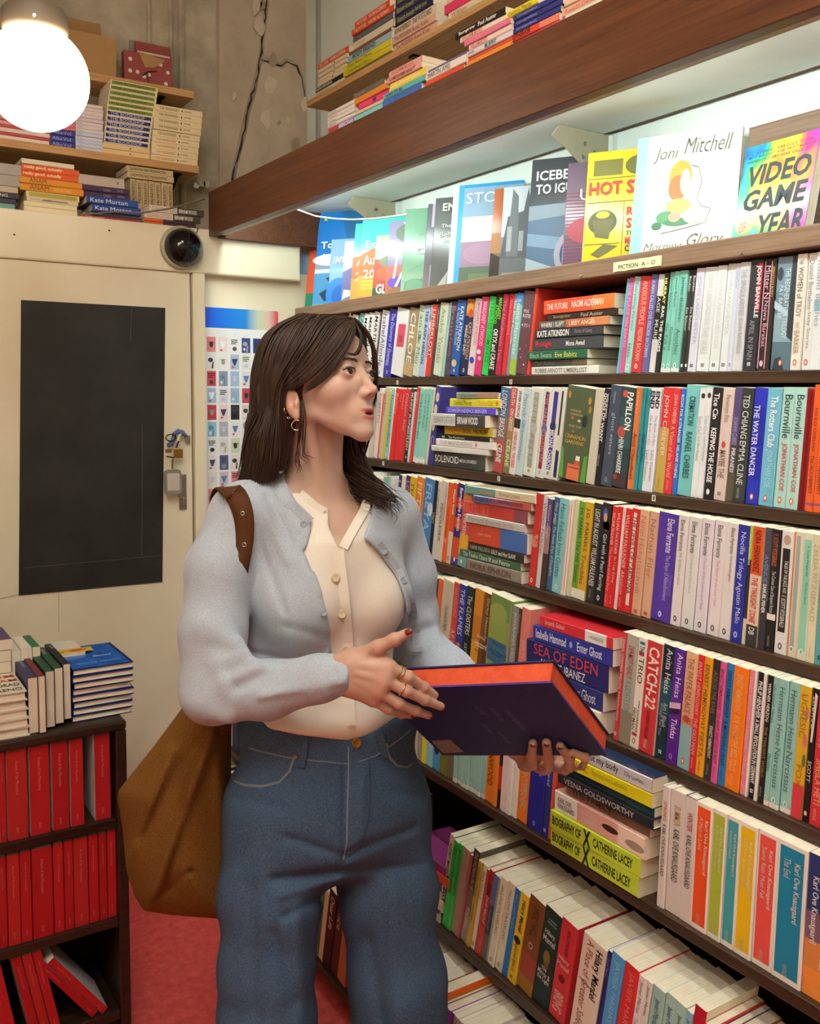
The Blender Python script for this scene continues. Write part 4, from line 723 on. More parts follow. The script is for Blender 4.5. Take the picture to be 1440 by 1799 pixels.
# row 5
C12 = (730, 1290, 5.333); C13 = (1140, 1340, 3.92)
row(5, C12, None, -.045, -.085, [
 (0, '8a9484', '', 'ffffff'), (45, 'd8c428', '', '8a7a1a'), (80, '84bcc0', '', '3a6a70'), (140, '2c64a4|.6:4a90c0', '', 'ffffff', {'art': [('e', .5, .25, .35, .08, '1c2c50')]}), (208, '7a8040|.5:66702c', '', 'd8d8a8'), (278, '6a5a44', 'ISHI', 'c8bca4')] + [
 (340+i*36, '8cbab2|.95:dcd8cc', 'Franz Kafka', '3a6a64', {'mark': ('o', 'dfeeea', '6aa49c'), 'h': .97}) for i in range(8)] + [
 (632, 'dc7a22', 'THE POISONWOOD', '8a4210', {'h': .97}), (712, 'd8822c', 'PRODIGAL', '6a3410', {'h': .97}), (744, '2a1c1c|.55:b03030|.8:2a1c1c', '', 'ffffff', {'h': .97}), (771, 'dcd2d0', '', '6a5a5a'), (797, 'e0c4c4', 'Keret', '7a5a5a'), (817, 'dcc8c8', 'Keret', '7a5a5a'), (844, 'd2d6cc', 'Keret', '5a6a58'), (877, 'd8d8d0', 'Claire Keegan', '7a7a74'),
 (926, 'd8761e', [('BARBARA', '6a3410', .02, .3, .3, .8), ('DEMON COPPERHEAD', 'ecc898', .33, .88, .25, .8, .02)], ''), (1031, '262c8a', [('BARBARA KINGSOLVER', 'a0a6dc', .1, .45, .6, .75), ('The Lacuna', 'a0a6dc', .1, .4, .3, .45)], '', {'hard': True, 'mark': ('o', 'a0a6dc', '262c8a'), 'dx': .0}), (1172, '24347c', [('Unsheltered', 'd8dcec', .2, .5, .3, .8)], '', {'mark': ('s', 'e8e8ee')}), (1223, 'c2503a', 'Flight', 'e8a890', {'x1': 1252})], 1252)
C12b = (720, 1260, 3.130)
stack('s5', 'x', D[5]-.012, ZR[5], C12b, [
 (768, 1255, 112, 'b2c83a', [('BIOGRAPHY OF', '26280e', .02, .36, .25, .75, .02), ('X', '26280e', .385, .47, .05, .95, .04), ('CATHERINE LACEY', '26280e', .50, .92, .25, .75, .02)], '', {'dx': 0}), (780, 1268, 108, 'b2c83a', [('BIOGRAPHY OF', '26280e', .02, .36, .25, .75, .02), ('X', '26280e', .385, .47, .05, .95, .04), ('CATHERINE LACEY', '26280e', .50, .92, .25, .75, .02)], '', {'dx': 0}),
 (790, 1290, 118, 'e4ded6|.27:d0a098|.72:d8c4b0', [('KARL OVE', '5a5450', .04, .2, .5, .75), ('KNAUSGAARD', '5a5450', .04, .24, .2, .46), ('THE WOLVES OF', 'f0e0d8', .3, .5, .5, .75), ('ETERNITY', 'f0e0d8', .32, .5, .2, .45)], '', {'dx': 0, 'art': [('e', .55, .36, .16, .09, '4a2c22'), ('e', .4, .1, .2, .1, 'a89880')]}), (835, 1300, 62, '8a6a4c|.5:6a5440', 'THE FAMILY', '4a3a28', {'dx': .008}), (820, 1335, 60, '22242a', 'VESNA GOLDSWORTHY', 'c0c0be', {'hard': True, 'dx': 0}), (836, 1330, 52, '1e3c48|.5:24464a', '', 'ffffff', {'dx': .006}), (828, 1328, 78, 'ccc41e', [('MANIAC', '8a8418', .12, .34, .3, .8), ('Benjamin Labatut', 'a8a01a', .38, .76, .3, .8)], '', {'dx': 0}), (830, 1330, 80, 'b8b8ba', [('Nothing but my body', '1c1c1e', .08, .66, .2, .85, .01), ('Tilly Lawless', '3a3a3c', .72, .92, .3, .7)], '', {'front': '1c2c44', 'dx': 0})])
row(5, C13, None, -.058, -.066, [
 (46, 'bdb6ae', [('SPRING', 'cc6a52', .12, .28, .3, .75, .01), ('KARL OVE KNAUSGAARD', '4a4644', .31, .74, .3, .75, .01)], '', {'hard': True, 'h': 1.0}), (96, 'bab4ac', [('SUMMER', 'c8a468', .12, .28, .3, .75, .01), ('KARL OVE KNAUSGAARD', '4a4644', .31, .74, .3, .75, .01)], '', {'hard': True, 'h': 1.0}), (196, 'bcb4ae', [('WINTER', 'b84a58', .12, .27, .3, .75, .01), ('KARL OVE KNAUSGAARD', '4a4644', .3, .73, .3, .75, .01)], '', {'hard': True, 'h': 1.005, 'front': '241c4a'})] + [
 (x, 'ccc6bc', [('Karl Ove Knausgaard', 'e4dccc', .12, .55, .55, .80, .01), (t, 'd8d0c0', .11, .11+.02*len(t), .25, .47)], '', {'panel': (c, .10, .03, .96), 'mark': ('t', 'c8bfae')}) for x, c, t in ((276, 'c8491f', 'A Man in Love'), (387, '93a436', 'A Death in the Family'), (480, '3c8c94', 'Boyhood Island'), (570, 'c9a614', 'Dancing in the Dark'), (690, 'c44a42', 'Some Rain Must Fall'), (827, '17708f', 'The End'))] + [
 (1032, '24305e|.4:6a4c5c|.6:b8743c|.8:c87c34', [('Karl Ove Knausgaard', 'e8e4e0', .15, .62, .15, .45, .015), ('The Morning Star', 'e8e4e0', .10, .8, .52, .95, .03)], '', {'h': 1.02, 'mark': None}), (1220, '6a3c4c', '', 'ffffff'), (1300, 'c8b08a', '', 'ffffff')], 1380)
# row 6
C14 = (760, 1420, 6.0); C15 = (740, 1430, 3.130); C16 = (1140, 1340, 3.92)
row(6, C14, 1150, -.165, -.15, [
 (40, 'd8d0c0|.45:1c2c48', [('AUDREY MAGEE', '1c1a18', .08, .44, .25, .85, .02), ('THE COLONY', 'f0ece0', .5, .88, .25, .85, .02)], '', {'h': 1.03}), (96, '30b850', [('HER BODY', '14602a', .06, .2, .3, .85, .01), ('& OTHER PARTIES', '14602a', .22, .6, .3, .85, .01)], '', {'h': 1.01}), (158, '30b850', [('HER BODY', '14602a', .06, .2, .3, .85, .01), ('& OTHER PARTIES', '14602a', .22, .6, .3, .85, .01)], '', {'h': 1.01}), (204, '9a8470', '', '6a5848', {'h': 1.0}), (288, 'a84c5c', '', 'ffffff', {'h': .98}),
 (312, '3e3a34|.4:6a6258|.7:8a8074', [('THE WOMAN FROM', 'b0a898', .02, .42, .3, .8), ('PEDRO MAIRAL', 'e0dcd0', .62, .86, .3, .8)], '', {'h': 1.05, 'front': '4a4840'}), (384, 'b49a30', 'Osamu Dazai;Norwegian', '6a5a1a', {'h': .97}), (432, 'd8d2c4', [('Osamu', '4a4640', .08, .2), ('Malouf', '8a857a', .22, .4)], '', {'h': .96, 'mark': ('o', 'c85a3a', 'd8d2c4')}), (482, 'a05448', '', 'ffffff', {'h': .95}), (510, 'b8302a|.15:8a2c28|.3:b8302a', [('RANSOM', '4a1414', .05, .28, .3, .85, .015), ('DAVID MALOUF', 'f0dcd0', .30, .62, .3, .85, .02)], '', {'h': .97}), (560, '5068a0|.35:3a4050|.7:6a5a5c', [('Guy Mankowski', 'a8b0c8', .3, .7)], '', {'h': .95}), (612, '8a9484', '', '555555', {'h': .94}), (640, 'cfcdb8', [('FELLOW TRAVELERS', '9a9884', .08, .7, .35, .7)], '', {'h': .97, 'mark': ('o', '8a8878', 'cfcdb8')}), (718, 'cfcdb8', [('FELLOW TRAVELERS', '9a9884', .08, .7, .35, .7)], '', {'h': .97, 'mark': ('o', '8a8878', 'cfcdb8')}), (800, '2070b4', [('Very Cold People', 'a0c8e8', .05, .5, .25, .75)], '', {'h': .955}), (868, 'd0b028', [('Hilary Mantel', '2a2410', .07, .42, .3, .85, .02), ('Beyond Black', '5a4c18', .52, .88, .25, .75)], '', {'h': .955, 'art': [('e', .5, .48, .4, .04, '2a2410')], 'mark': ('s', '2a2410')}), (968, '6e4424|.6:8a4034|.85:8a6428', [('WOLF HALL', '4a2a18', .08, .4, .3, .8)], '', {'h': .965, 'art': [('e', .5, .5, .14, .035, 'c8bcae'), ('e', .5, .5, .09, .022, '7a4428')]}),
 (1150, '18332f|.4:15282a', [], '', {'h': .965, 'ht': [('A stunning', 'd8dcd0', .3, .75, .88, .905), ('achievement', 'd8dcd0', .25, .8, .85, .87), ('Hilary', 'f0f2ea', .2, .8, .72, .78), ('Mantel', 'f0f2ea', .15, .85, .65, .715), ('The', 'f0f2ea', .3, .6, .36, .40), ('Mirror &', 'f0f2ea', .12, .85, .30, .355), ('the Light', 'f0f2ea', .12, .85, .24, .295)], 'art': [('e', .5, .50, .2, .08, '8a7434'), ('e', .55, .42, .12, .05, '6a5a2c')], 'cn': 'dark green'}), (1350, 'b23038', [('BRING UP THE BODIES', '7a1e24', .08, .34, .35, .75, .02), ('BRING', 'e8b0a8', .72, .92, .2, .8, .03)], '', {'h': .97, 'ht': [('Hilary', 'f4e0d8', .15, .8, .585, .635), ('Mantel', 'f4e0d8', .12, .85, .525, .575)], 'art': [('e', .5, .42, .2, .04, '7a1e24')]})], 1540)
row(6, C15, 1000, -.16, -.15, [
 (834, 'c8beb0', [('Hilary Mantel', '241e1c', .06, .55, .52, .88, .02), ('A Place of Greater Safety', 'a8323a', .03, .95, .14, .5, .0)], '', {'h': .96, 'art': [('q', ((.1, .55), (.9, .52), (.9, .53), (.1, .56)), '3a3230')]}), (975, '262c66', 'Javier Marias', '8a90c0', {'h': .97}), (1002, '4a90c8', [('JAVIER MARIAS', 'a8d4ec', .06, .72, .3, .75, .0)], '', {'h': .985}), (1083, 'bc2a2c', [('JAVIER MARIAS', 'e8948c', .06, .72, .3, .75, .0)], '', {'h': .97}), (1170, 'd0ccc6', [('Javier Marias', '5a5654', .05, .35), ('Tomorrow', '8a8680', .4, .6)], '', {'h': .95}), (1214, 'ccc8c2', [('Javier Marias', '5a5654', .05, .35)], '', {'h': .95})], 1255)
row(6, C16, 1600, -.155, -.15, [
 (12, '8fb4ac', [('Javier Marias', '3a5a58', .1, .35), ('All Souls', '4a6a68', .4, .6)], '', {'h': .95}), (102, '8fb4ac', [('Javier Marias', '3a5a58', .1, .35), ('Dark Back of Time', '4a6a68', .4, .7)], '', {'h': .95}), (185, '8fb4ac|.9:d8ceb0', [('Javier Marias', '3a5a58', .1, .35), ('The Man of Feeling', '4a6a68', .4, .7)], '', {'h': .95, 'front': 'c8bc98'}), (264, '7aa8b8', 'Javier Marias', '2c5464', {'h': .93}), (316, 'a01c2c', [('THE PLEASURE OF', 'f0d0cc', .2, .6, .3, .7, .015)], '', {'h': 1.02, 'front': 'd8ccb4'}), (408, 'b83c34', 'Gabriel Garcia', 'f0a08c', {'h': .93}), (466, '1f5c8c', 'Gabriel', 'c0d8ec', {'h': .90}), (512, '8a6224', 'Gabriel', 'e0c08a', {'h': .88}), (604, 'c89a24', '', 'ffffff', {'h': .86}), (652, 'a8342c', '', 'ffffff', {'h': .86}), (740, 'c0b49c', '', '888888', {'h': .86}), (840, '6a7a8a', '', '888888', {'h': .86})], 940)
# row 7
C17 = (760, 1640, 6.0); C18 = (540, 1560, 5.54)
row(7, C18, None, -.15, -.15, [
 (90, 'c8b8a0', '', '888888'), (135, '2e1c18', [('Dear Life', 'd8d0c4', .08, .5, .3, .75, .01)], '', {'h': 1.08}), (210, '4a2c26', 'Alice', 'c8b8b0', {'h': 1.05}), (278, 'a8684c', '', 'd8a88a', {'h': 1.05}), (355, 'a02c34', 'Runaway', 'e0a0a0'), (420, 'a83038', '', 'e8a8a8'), (500, '6a5a4a', '', 'ffffff'), (600, '3a4a6a', '', 'ffffff'), (720, 'b8a890', '', 'ffffff'), (860, '8a3a3a', '', 'ffffff'), (980, 'c8bca8', '', 'ffffff')], 1050)
row(7, C17, 700, -.12, -.12, [
 (30, 'dc6418', '', '3a2a1a', {'h': 1.12}), (108, '2c6a34', '', 'c8e0c8', {'h': 1.02}), (132, '8a4aa0', '', '5a2a70', {'h': 1.0}), (196, '7a4294', '', 'b890cc', {'h': .99}), (226, 'b4aca8', 'Haruki', '6a6462', {'h': .985}), (278, 'b8b0ac', 'Haruki', '6a6462', {'h': .98}), (330, 'c0b8b2', '', '3a3634', {'h': .985, 'art': [('e', .7, .75, .3, .05, '8a8480'), ('e', .7, .76, .24, .04, 'c0b8b2'), ('q', ((.4, .5), (.75, .62), (.72, .64), (.38, .52)), '3a3634')]}), (472, 'c6c0bc', '', '3a3634', {'h': .93, 'art': [('e', .4, .78, .18, .035, '2a2422')]}), (552, '2c5a58', '', 'ffffff', {'h': .92, 'art': [('e', .5, .75, .35, .12, '8a8a50')]}), (672, '7c9454', '', '4a5a2c', {'h': .91}), (752, 'c0b8a8', '', '888888', {'h': .90}), (850, '9a4a3a', '', 'ffffff', {'h': .9}), (960, '3a5a7a', '', 'ffffff', {'h': .9}), (1080, 'b8a888', '', 'ffffff', {'h': .9})], 1200)
stack('s6', 'x', D[6]-.004, ZR[6], C14, [(-300, 60, 100, 'c4beb4'), (-300, 66, 30, '2c3460'), (-300, 92, 120, 'd8cdb8', '', 'ffffff', {'front': 'cfc4ae'}), (-300, 70, 90, 'd0c4ae'), (-300, 82, 85, '5c2c6a', 'Knots', 'd0a8d8'), (-300, 158, 100, 'd8482c'), (-300, 120, 95, '8a3a78')])
stack('s7', 'x', D[7]+.004, ZR[7], C17, [(-420, -130, 110, 'b8a888'), (-420, -120, 110, 'c8bca4'), (-420, -110, 110, 'b8a080')])
# ------------------------------------------------------------------ the rows go on behind the woman as far as the door wall
FILLC = ('d8d4cc', 'c83a38', '2c4a8c', '8cbab2', 'e0dcd0', '2a2a2c', 'd8a63a', '6a8a5a', 'b0508a', 'e07a34', 'c8c0b0', '4a3a6a', 'a8c4d8', 'e6e2da')
ALLB['fill'] = []
for k in range(1, 8):
    y = max(max(-b[0] for b in ALLB[k] if b[4] == 'u'), max([b[1].matrix_basis.translation.y+.22 for b in ALLB.get('s%d' % k, []) if b[1].matrix_basis.translation.y > 1.6] or [0]))+.003
    while y < YB-.035:
        th = random.uniform(.011, .030); hgt = min(RH[k], .2)*random.uniform(.93, 1.0)
        r = make_book(Matrix.Translation((D[k]+random.uniform(0, .006), y, ZR[k]+.0002)), th, hgt, .13, random.choice(FILLC))
        ALLB['fill'].append((-y, r, '', th, 'u')); y += th+.0006
# ------------------------------------------------------------------ things on the left: pine shelves, header ledge, low bookcase
NAMES2 = {}
L0 = (0, 0, 3.6)
YS = 3.07
YS1 = 3.13
zT2 = .5*(at(0, 240, 1, YS)[2]+at(347, 293, 1, YS)[2]); zT1 = .5*(at(142, 123, 1, YS1)[2]+at(340, 160, 1, YS1)[2])
for nm, z, px, lab in (('pine_shelf', zT2, 350, 'lower pine wall shelf holding cream and blue book stacks'), ('pine_shelf', zT1, 341, 'upper pine wall shelf holding a cardboard box')):
    yf = YS if px == 350 else YS1
    xr = at(px, 290 if px == 350 else 160, 1, yf)[0]
    s_ = empty(nm, (xr, yf, z-.024), lab, 'shelf', 'pine wall shelves on the left')
    m = MB(); m.box((-1.9, 0, 0), (0, YU-.002-yf, .024)); m.build('board', 'pine', s_, bevel=.002)
    for dx in ((-.10, -.75) if z == zT1 else (-.06, -.63)):
        m = MB(); e_ = YU-.003-yf; m.box((dx-.012, .03, -.005), (dx+.012, e_, -.0005)); m.box((dx-.012, e_-.007, -.13), (dx+.012, e_, -.0005))
        m.tube([(dx, .04, -.004), (dx, e_-.006, -.12)], .006, 6); m.build('bracket', 'metal_dark', s_)
def bstack(key, where, grp, z0, yp, crop, items, **kw):
    NAMES2[key] = (where, grp); return stack(key, 'y', yp, z0, crop, items, dpt=.13, **kw)
CR = 'e6d3a6'
bstack('t_a', 'the pinkish left pile on the pine shelf', 'books on the lower pine shelf', zT2, YS+.01, L0,
  [(-190, 312, 26, 'e8d8d0'), (-190, 316, 20, 'b84a4a'), (-190, 314, 26, 'e6d2c8'), (-190, 316, 20, 'c25450'), (-190, 310, 24, 'e0a8a0'), (-190, 300, 24, 'd88a80')])
bstack('t_b', 'the blue and pink pile on the pine shelf', 'books on the lower pine shelf', zT2, YS+.012, L0,
  [(322, 476, 37, '3a3f8c', 'Alba;Vol', 'b0b4e0'), (322, 476, 36, '3a3f8c', 'Alba;Vol', 'b0b4e0'), (324, 476, 36, '3a3f8c', 'Alba;Vol', 'b0b4e0')]+[(330, 478, 24, c) for c in ('d4707a', 'd88088', 'd88a8c', 'dc9a94', 'e0a8a0')])
bstack('t_c', 'the lilac white pile on the pine shelf', 'books on the lower pine shelf', zT2, YS+.012, L0,
  [(480, 650+(i % 3)*3, 22, c, 'Olga', '9aa0c0') for i, c in enumerate(('cdd0e0', 'd4d4e0', 'c4cce4', 'd6d2dc', 'c9d0e4', 'd8d0d4', 'dccfce', 'dccccc', 'd9c6c8', 'dcccd0', 'e0d0cc', 'dcc8c4', 'e0d0c8'))])
bstack('t_d', 'the green over blue pile on the pine shelf', 'books on the lower pine shelf', zT2, YS+.006, L0,
  [(650, 950, 33, 'e2c48e', '', '9a7a4a', {'art': [('e', .5, .42, .18, .014, '2c2218')]})]*2 + [(662+i*3, 948+i*4, 33, 'e4dab8', 'THE BOOKSHOP', 'c0bce0', {'panel': ('2c2a66', .18, .02, .96), 'cn': 'navy-banded cream'}) for i in range(6)]
  + [(680+i*4, 978+i*4, 30.5, 'e8deb4', 'THE BOOKSHOP', '4a5a1e', {'panel': ('7a8a34', .18, .02, .96), 'cn': 'green-banded cream'}) for i in range(6)])
bstack('t_e', 'the cream right pile on the pine shelf', 'books on the lower pine shelf', zT2, YS+.006, L0,
  [(956+i*3, 1250+i*4, 38, CR, [('THE PASSENGERS', 'c87a3a' if i < 4 else '6a5a3c', .1, .5, .3, .7), ('JOHNS', '5a4a34', .62, .85, .35, .65)], '', {'art': [('e', .5, .43, .2, .012, '2a2018')]}) for i in range(9)])
# books along the door header
L1 = (0, 260, 6.0); L2 = (200, 260, 7.2); YH = 2.985
bstack('h_a', 'the grey pile at the left end of the header ledge', 'books on the header ledge', zh1, YH, L1,
  [(-420, 160, 58, '6a9a8c', 'OF', 'd8e0d8'), (-420, 172, 54, '34303e', 'SEAN LUSK', 'c8c0b8'), (-420, 208, 58, '34303e', 'DIAN CLEANING', 'c8c0b8'), (-420, 192, 66, 'b8a888', 'HI BLAKE', 'f0e8d0'), (-420, 214, 116, '9c948c', '', '777777'), (-420, 226, 118, 'a49c94', '', '777777')])
bstack('h_b', 'the orange topped pile on the header ledge', 'books on the header ledge', zh1, YH, L1,
  [(252, 815, 52, 'e4d4b0'), (252, 812, 50, 'e2d2ae'), (285, 825, 45, 'd8c8a4', 'LLOYD JONES', '6a5a4a', {'panel': ('8a8478', .3, .3, .8)}), (278, 838, 62, 'e0d0a0', '', 'ffffff', {'panel': ('a89c3c', .15, .05, .96)}), (212, 880, 70, 'd8902c', [('ANAM', '6a3a14', .15, .45, .2, .95, .0), ('ANDRE DAO', 'e8b060', .52, .8)], ''), (206, 866, 66, 'd48a2a', [('ANAM', '6a3a14', .15, .42, .2, .95, .0)], ''),
   (222, 826, 68, 'd85a24', [('really good, actually', 'f4dcb8', .04, .70, .25, .85, .02)], '', {'mark': None}), (235, 838, 64, 'd85a24', [('really good, actually', 'f4dcb8', .04, .70, .25, .85, .02)], ''), (228, 785, 52, 'dccdb4', '', '888888')])
bstack('h_c', 'the blue and plum pile on the header ledge', 'books on the header ledge', zh1, YH+.004, L1,
  [(862, 1490, 30, 'c43a50', 'TOBY LICHTIG', 'f0c8c8'), (905, 1480, 42, '4a4a48', 'Mysteries', 'b8b4a8'), (962, 1478, 72, '2c4a94', 'Kate Morton', 'e8e8f0', {'dx': -.006}), (906, 1450, 74, '2c4a94', 'Kate Morton', 'e8e8f0', {'dx': -.006}), (870, 1372, 56, '44304c', [('Lioness', 'a88aa8', .45, .6), ('Emily', 'a88aa8', .75, .88)], ''), (862, 1362, 56, '44304c', [('Lioness', 'a88aa8', .45, .6), ('Emily', 'a88aa8', .75, .88)], ''), (790, 1312, 104, 'b8a898', '', '888888', {'art': [('e', .5, .14, .15, .012, '6a4a3a')]})])
def rowb(key, where, grp, yp, z, crop, items, ht, dp=.125, **kw):
    NAMES2[key] = (where, grp); ox, oy, s = crop
    for it in items:
        x0, x1, spec = it[:3]; txt = it[3] if len(it) > 3 else ''; tc = it[4] if len(it) > 4 else 'ffffff'; o = it[5] if len(it) > 5 else {}
        a = solveX(ox+x0/s, yp, z); b = solveX(ox+x1/s, yp, z); th = b-a-.0004; ang = o.get('lean', 0.0)
        h_ = ht*o.get('h', 1)*(1+.008*(random.random()-.5))
        if ang: th = (b-a)*math.cos(ang)-.0008
        base = Matrix.Translation((b, yp+o.get('dx', random.uniform(0, .004)), z+.0002)) @ Matrix.Rotation(math.pi/2, 4, 'Z')
        if ang >= 0: mw = base @ Matrix.Rotation(ang, 4, 'X')
        else: mw = base @ Matrix.Translation((0, th, 0)) @ Matrix.Rotation(ang, 4, 'X') @ Matrix.Translation((0, -th, 0))
        r = make_book(mw, th, h_, dp, spec, auto_texts(txt, tc, th), o.get('front'), False, False, o.get('mark'), o.get('panel'), o.get('art'))
        ALLB.setdefault(key, []).append((a, r, o.get('cn') or cname(max(bands_len(spec))[1]), th, 'u'))
rowb('h_d', 'the header ledge under two flat cream books', 'books on the header ledge', YH+.09, zh1, L2,
  [(x, x+76, 'bda67c', [('CLEOPATRA', '2e2418', .06, .5, .3, .75, .015)]) for x in (212, 290, 367, 447, 525, 605, 682)], .152, .12)
NAMES2['h_d2'] = ('the pair above the upright cream books', 'books on the header ledge')
stack('h_d2', 'y', YH+.085, zh1+.1545, L2, [(175, 760, 72, 'c8b084', [('CLEOPATRA AND FRANKENSTEIN', '2e2418', .06, .84, .3, .75, .015)], ''), (165, 750, 74, 'c8b084', [('CLEOPATRA AND FRANKENSTEIN', '2e2418', .06, .84, .3, .75, .015)], '')])
bstack('h_e', 'the black and white pile beside the dome camera', 'books on the header ledge', zh1, YH, L2,
  [(396, 1040, 36, 'd8642c|.35:4a343c', '', 'e8d8d0', {'cn': 'orange and plum'}), (396, 1040, 36, 'd8642c|.35:4a343c', '', 'e8d8d0', {'cn': 'orange and plum'}), (390, 1100, 82, 'd8c4b0|.50:4c443c', [('ELEANOR CATTON', 'a8988a', .05, .46, .2, .8), ('BIRNAM WOOD', 'e8e0d0', .53, .86, .2, .8, .02)], ''), (450, 1145, 82, 'd8c4b0|.50:4c443c', [('ELEANOR CATTON', 'a8988a', .05, .46, .2, .8), ('BIRNAM WOOD', 'e8e0d0', .53, .86, .2, .8, .02)], '')])
# cardboard box on the top shelf
a = at(112, 130, 1, YS1+.02); b = at(204, 118, 1, YS1+.02); zb = zT1+.0005
bx0, bx1 = a[0]-.05, b[0]; bt = at(204, 68, 1, YS1+.02)[2]
bxo = empty('cardboard_box', (bx0, YS1+.02, zb), 'open brown cardboard box on the upper pine shelf', 'box')
w_, h_, d_ = bx1-bx0, bt-zb, .13
for nm, p0, p1 in (('front_wall', (0, 0, 0), (w_, .004, h_)), ('back_wall', (0, d_-.004, 0), (w_, d_, h_)), ('side_wall', (0, .004, 0), (.004, d_-.004, h_)), ('side_wall', (w_-.004, .004, 0), (w_, d_-.004, h_)), ('bottom', (.004, .004, 0), (w_-.004, d_-.004, .004))):
    m = MB(); m.box(p0, p1); m.build(nm, 'cardboard', bxo)
m = MB(); m.prism([(d_, h_), (d_+.004, h_), (d_+.012, h_+.085), (d_+.008, h_+.085)], 0, .004, w_-.01); m.build('flap', 'cardboard', bxo)
m = MB(); m.prism([(0, h_), (.003, h_), (.02, h_+.07), (.017, h_+.07)][::-1], 0, 0, .04); m.build('flap', mat_plain('card_pale', 'b9ac98', .8), bxo)
# wrapped parcels on the top shelf
def face_panel(name, lab, cat, x0, x1, y0, y1, yy, th, mat_, tilt=0.06, dots=False, kraft=False, zmin=None):
    pa = at(x0, y1, 1, yy); pb = at(x1, y1, 1, yy); z0 = zmin if zmin is not None else .5*(pa[2]+pb[2]); hh = (y1-y0)/1650*3.1; ww = pb[0]-pa[0]
    r = empty(name, lab and (pa[0], yy, z0), lab, cat); r.matrix_basis = Matrix.Translation((pa[0], yy, z0)) @ Matrix.Rotation(-tilt, 4, 'X')
    m = MB(); m.box((0, 0, 0), (ww, th, hh)); m.build('body', mat_, r, bevel=.003)
    if dots:
        for (u, v) in ((.13, .75), (.12, .4), (.27, .4), (.40, .3), (.5, .38), (.9, .55), (.85, .2), (.75, .75)):
            m = MB(); disc(m, u*ww, v*hh, .0065, .0065, (1, 1, 1), lambda a_, b_, o: (a_, -.0006, b_), 12); m.build('white_dot', 'white_plastic', r)
    if kraft:
        m = MB(); m.prism([(hh*1.02, ww*.3), (hh*.9, ww*.86), (hh*.62, ww*.62), (hh*.58, ww*.42)], 1, -.002, -.0008); m.build('torn_paper', 'cardboard', r)
        m = MB(); m.tube([(ww*.48, -.003, 0), (ww*.47, -.004, hh*.45)], .0015, 6); m.tube([(ww*.47, -.004, hh*.45), (ww*.36, -.004, hh*.3)], .0015, 6); m.tube([(ww*.47, -.004, hh*.45), (ww*.66, -.004, hh*.52)], .0015, 6); m.build('string', 'metal_dark', r)
    return r
mat_plain('wrap_red', '93403c', .6); mat_plain('wrap_kraft', 'a08468', .8); mat_plain('board_grey', '8a8680', .7); mat_plain('card_white', 'd8cebc', .7)
face_panel('grey_folder', 'grey card folder standing behind the red dotted parcel', 'folder', 231, 300, 58, 152, YS1+.135, .012, 'board_grey', zmin=zT1+.001)
face_panel('card_box', 'flat white and red card box behind the red dotted parcel', 'box', 241, 302, 62, 152, YS1+.115, .02, 'wrap_red', zmin=zT1+.001)
face_panel('envelope', 'cream envelope tucked behind the red dotted parcel', 'envelope', 244, 301, 82, 152, YS1+.095, .008, 'card_white', zmin=zT1+.001)
face_panel('wrapped_parcel', 'red dotted gift parcel with torn kraft paper on the top shelf', 'parcel', 219, 304, 90, 148, YS1+.05, .03, 'wrap_red', dots=True, kraft=True, zmin=zT1+.001)
# ------------------------------------------------------------------ dome camera, cables
dc = at(318, 436, 1, YB-.03)
dome = empty('dome_camera', tuple(dc), 'black glossy dome security camera on the cream header', 'camera'); dome.matrix_basis = Matrix.Translation(dc) @ Matrix.Rotation(math.pi/2, 4, 'X')
m = MB(); m.lathe([(.0001, 0), (.069, 0), (.069, .012), (.062, .018), (.06, .018)], 40); m.build('base_ring', 'bracket_paint', dome, smooth=True)
m = MB(); m.lathe([(.060*math.cos(a), .016+.058*math.sin(a)) for a in np.linspace(0, math.pi/2*.999, 14)], 40); m.build('dome', 'black_plastic', dome, smooth=True)
m = MB(); m.tube([P(348, 400, 2.97), P(346, 408, 2.93), P(341, 412, 2.95)], .0016, 6); tag(m.build('camera_wire', 'metal_dark', smooth=True), 'short black wire running into the dome camera', 'wire')
m = MB(); m.tube([P(x, y, d) for x, y, d in ((-30, 362, 2.74), (0, 366, 2.76), (40, 374, 2.80), (100, 380, 2.83), (150, 377, 2.86), (200, 372, 2.87), (250, 374, 2.86), (300, 366, 2.87), (360, 349, 2.90))], .0028, 6)
tag(m.build('slack_cable', 'cable', smooth=True), 'grey cable sagging along the cream header in front of books', 'cable')
# hole in the plaster under the shelf
# ------------------------------------------------------------------ chalkboard and lock on the door, poster
c0 = at(37, 527, 1, YB-.02); c1 = at(290, 541, 1, YB-.02); c2 = at(285, 1022, 1, YB-.02); c3 = at(33, 1046, 1, YB-.02)
cb = MB(); q = [(c0[2], c0[0]), (c1[2], c1[0]), (c2[2], c2[0]), (c3[2], c3[0])]
cb.prism([(float(u), float(v)) for u, v in q], 1, YB-.0215, YB-.0182)
cbo = cb.build('chalkboard', 'chalkboard'); tag(cbo, 'tall black chalkboard panel mounted on the cream door', 'chalkboard')
m = MB()
for x0, y0, x1, y1 in ((231, 537, 229, 600), (250, 745, 249, 975), (40, 998, 285, 976)):
    m.tube([at(x0, y0, 1, YB-.022), at(x1, y1, 1, YB-.022)], .0006, 4)
m.build('chalk_line', mat_plain('chalk', '6c685f', .9), cbo)
lk = at(321, 862, 1, YB-.02); m = MB()
m.box((lk[0]-.014, YB-.024, lk[2]-.062), (lk[0]+.012, YB-.018, lk[2]+.055)); m.build('lock_plate', 'steel', door, bevel=.002)
m = MB(); m.box((lk[0]-.004, YB-.034, lk[2]-.045), (lk[0]+.003, YB-.024, lk[2]-.022)); m.build('latch', 'steel', door, bevel=.001)
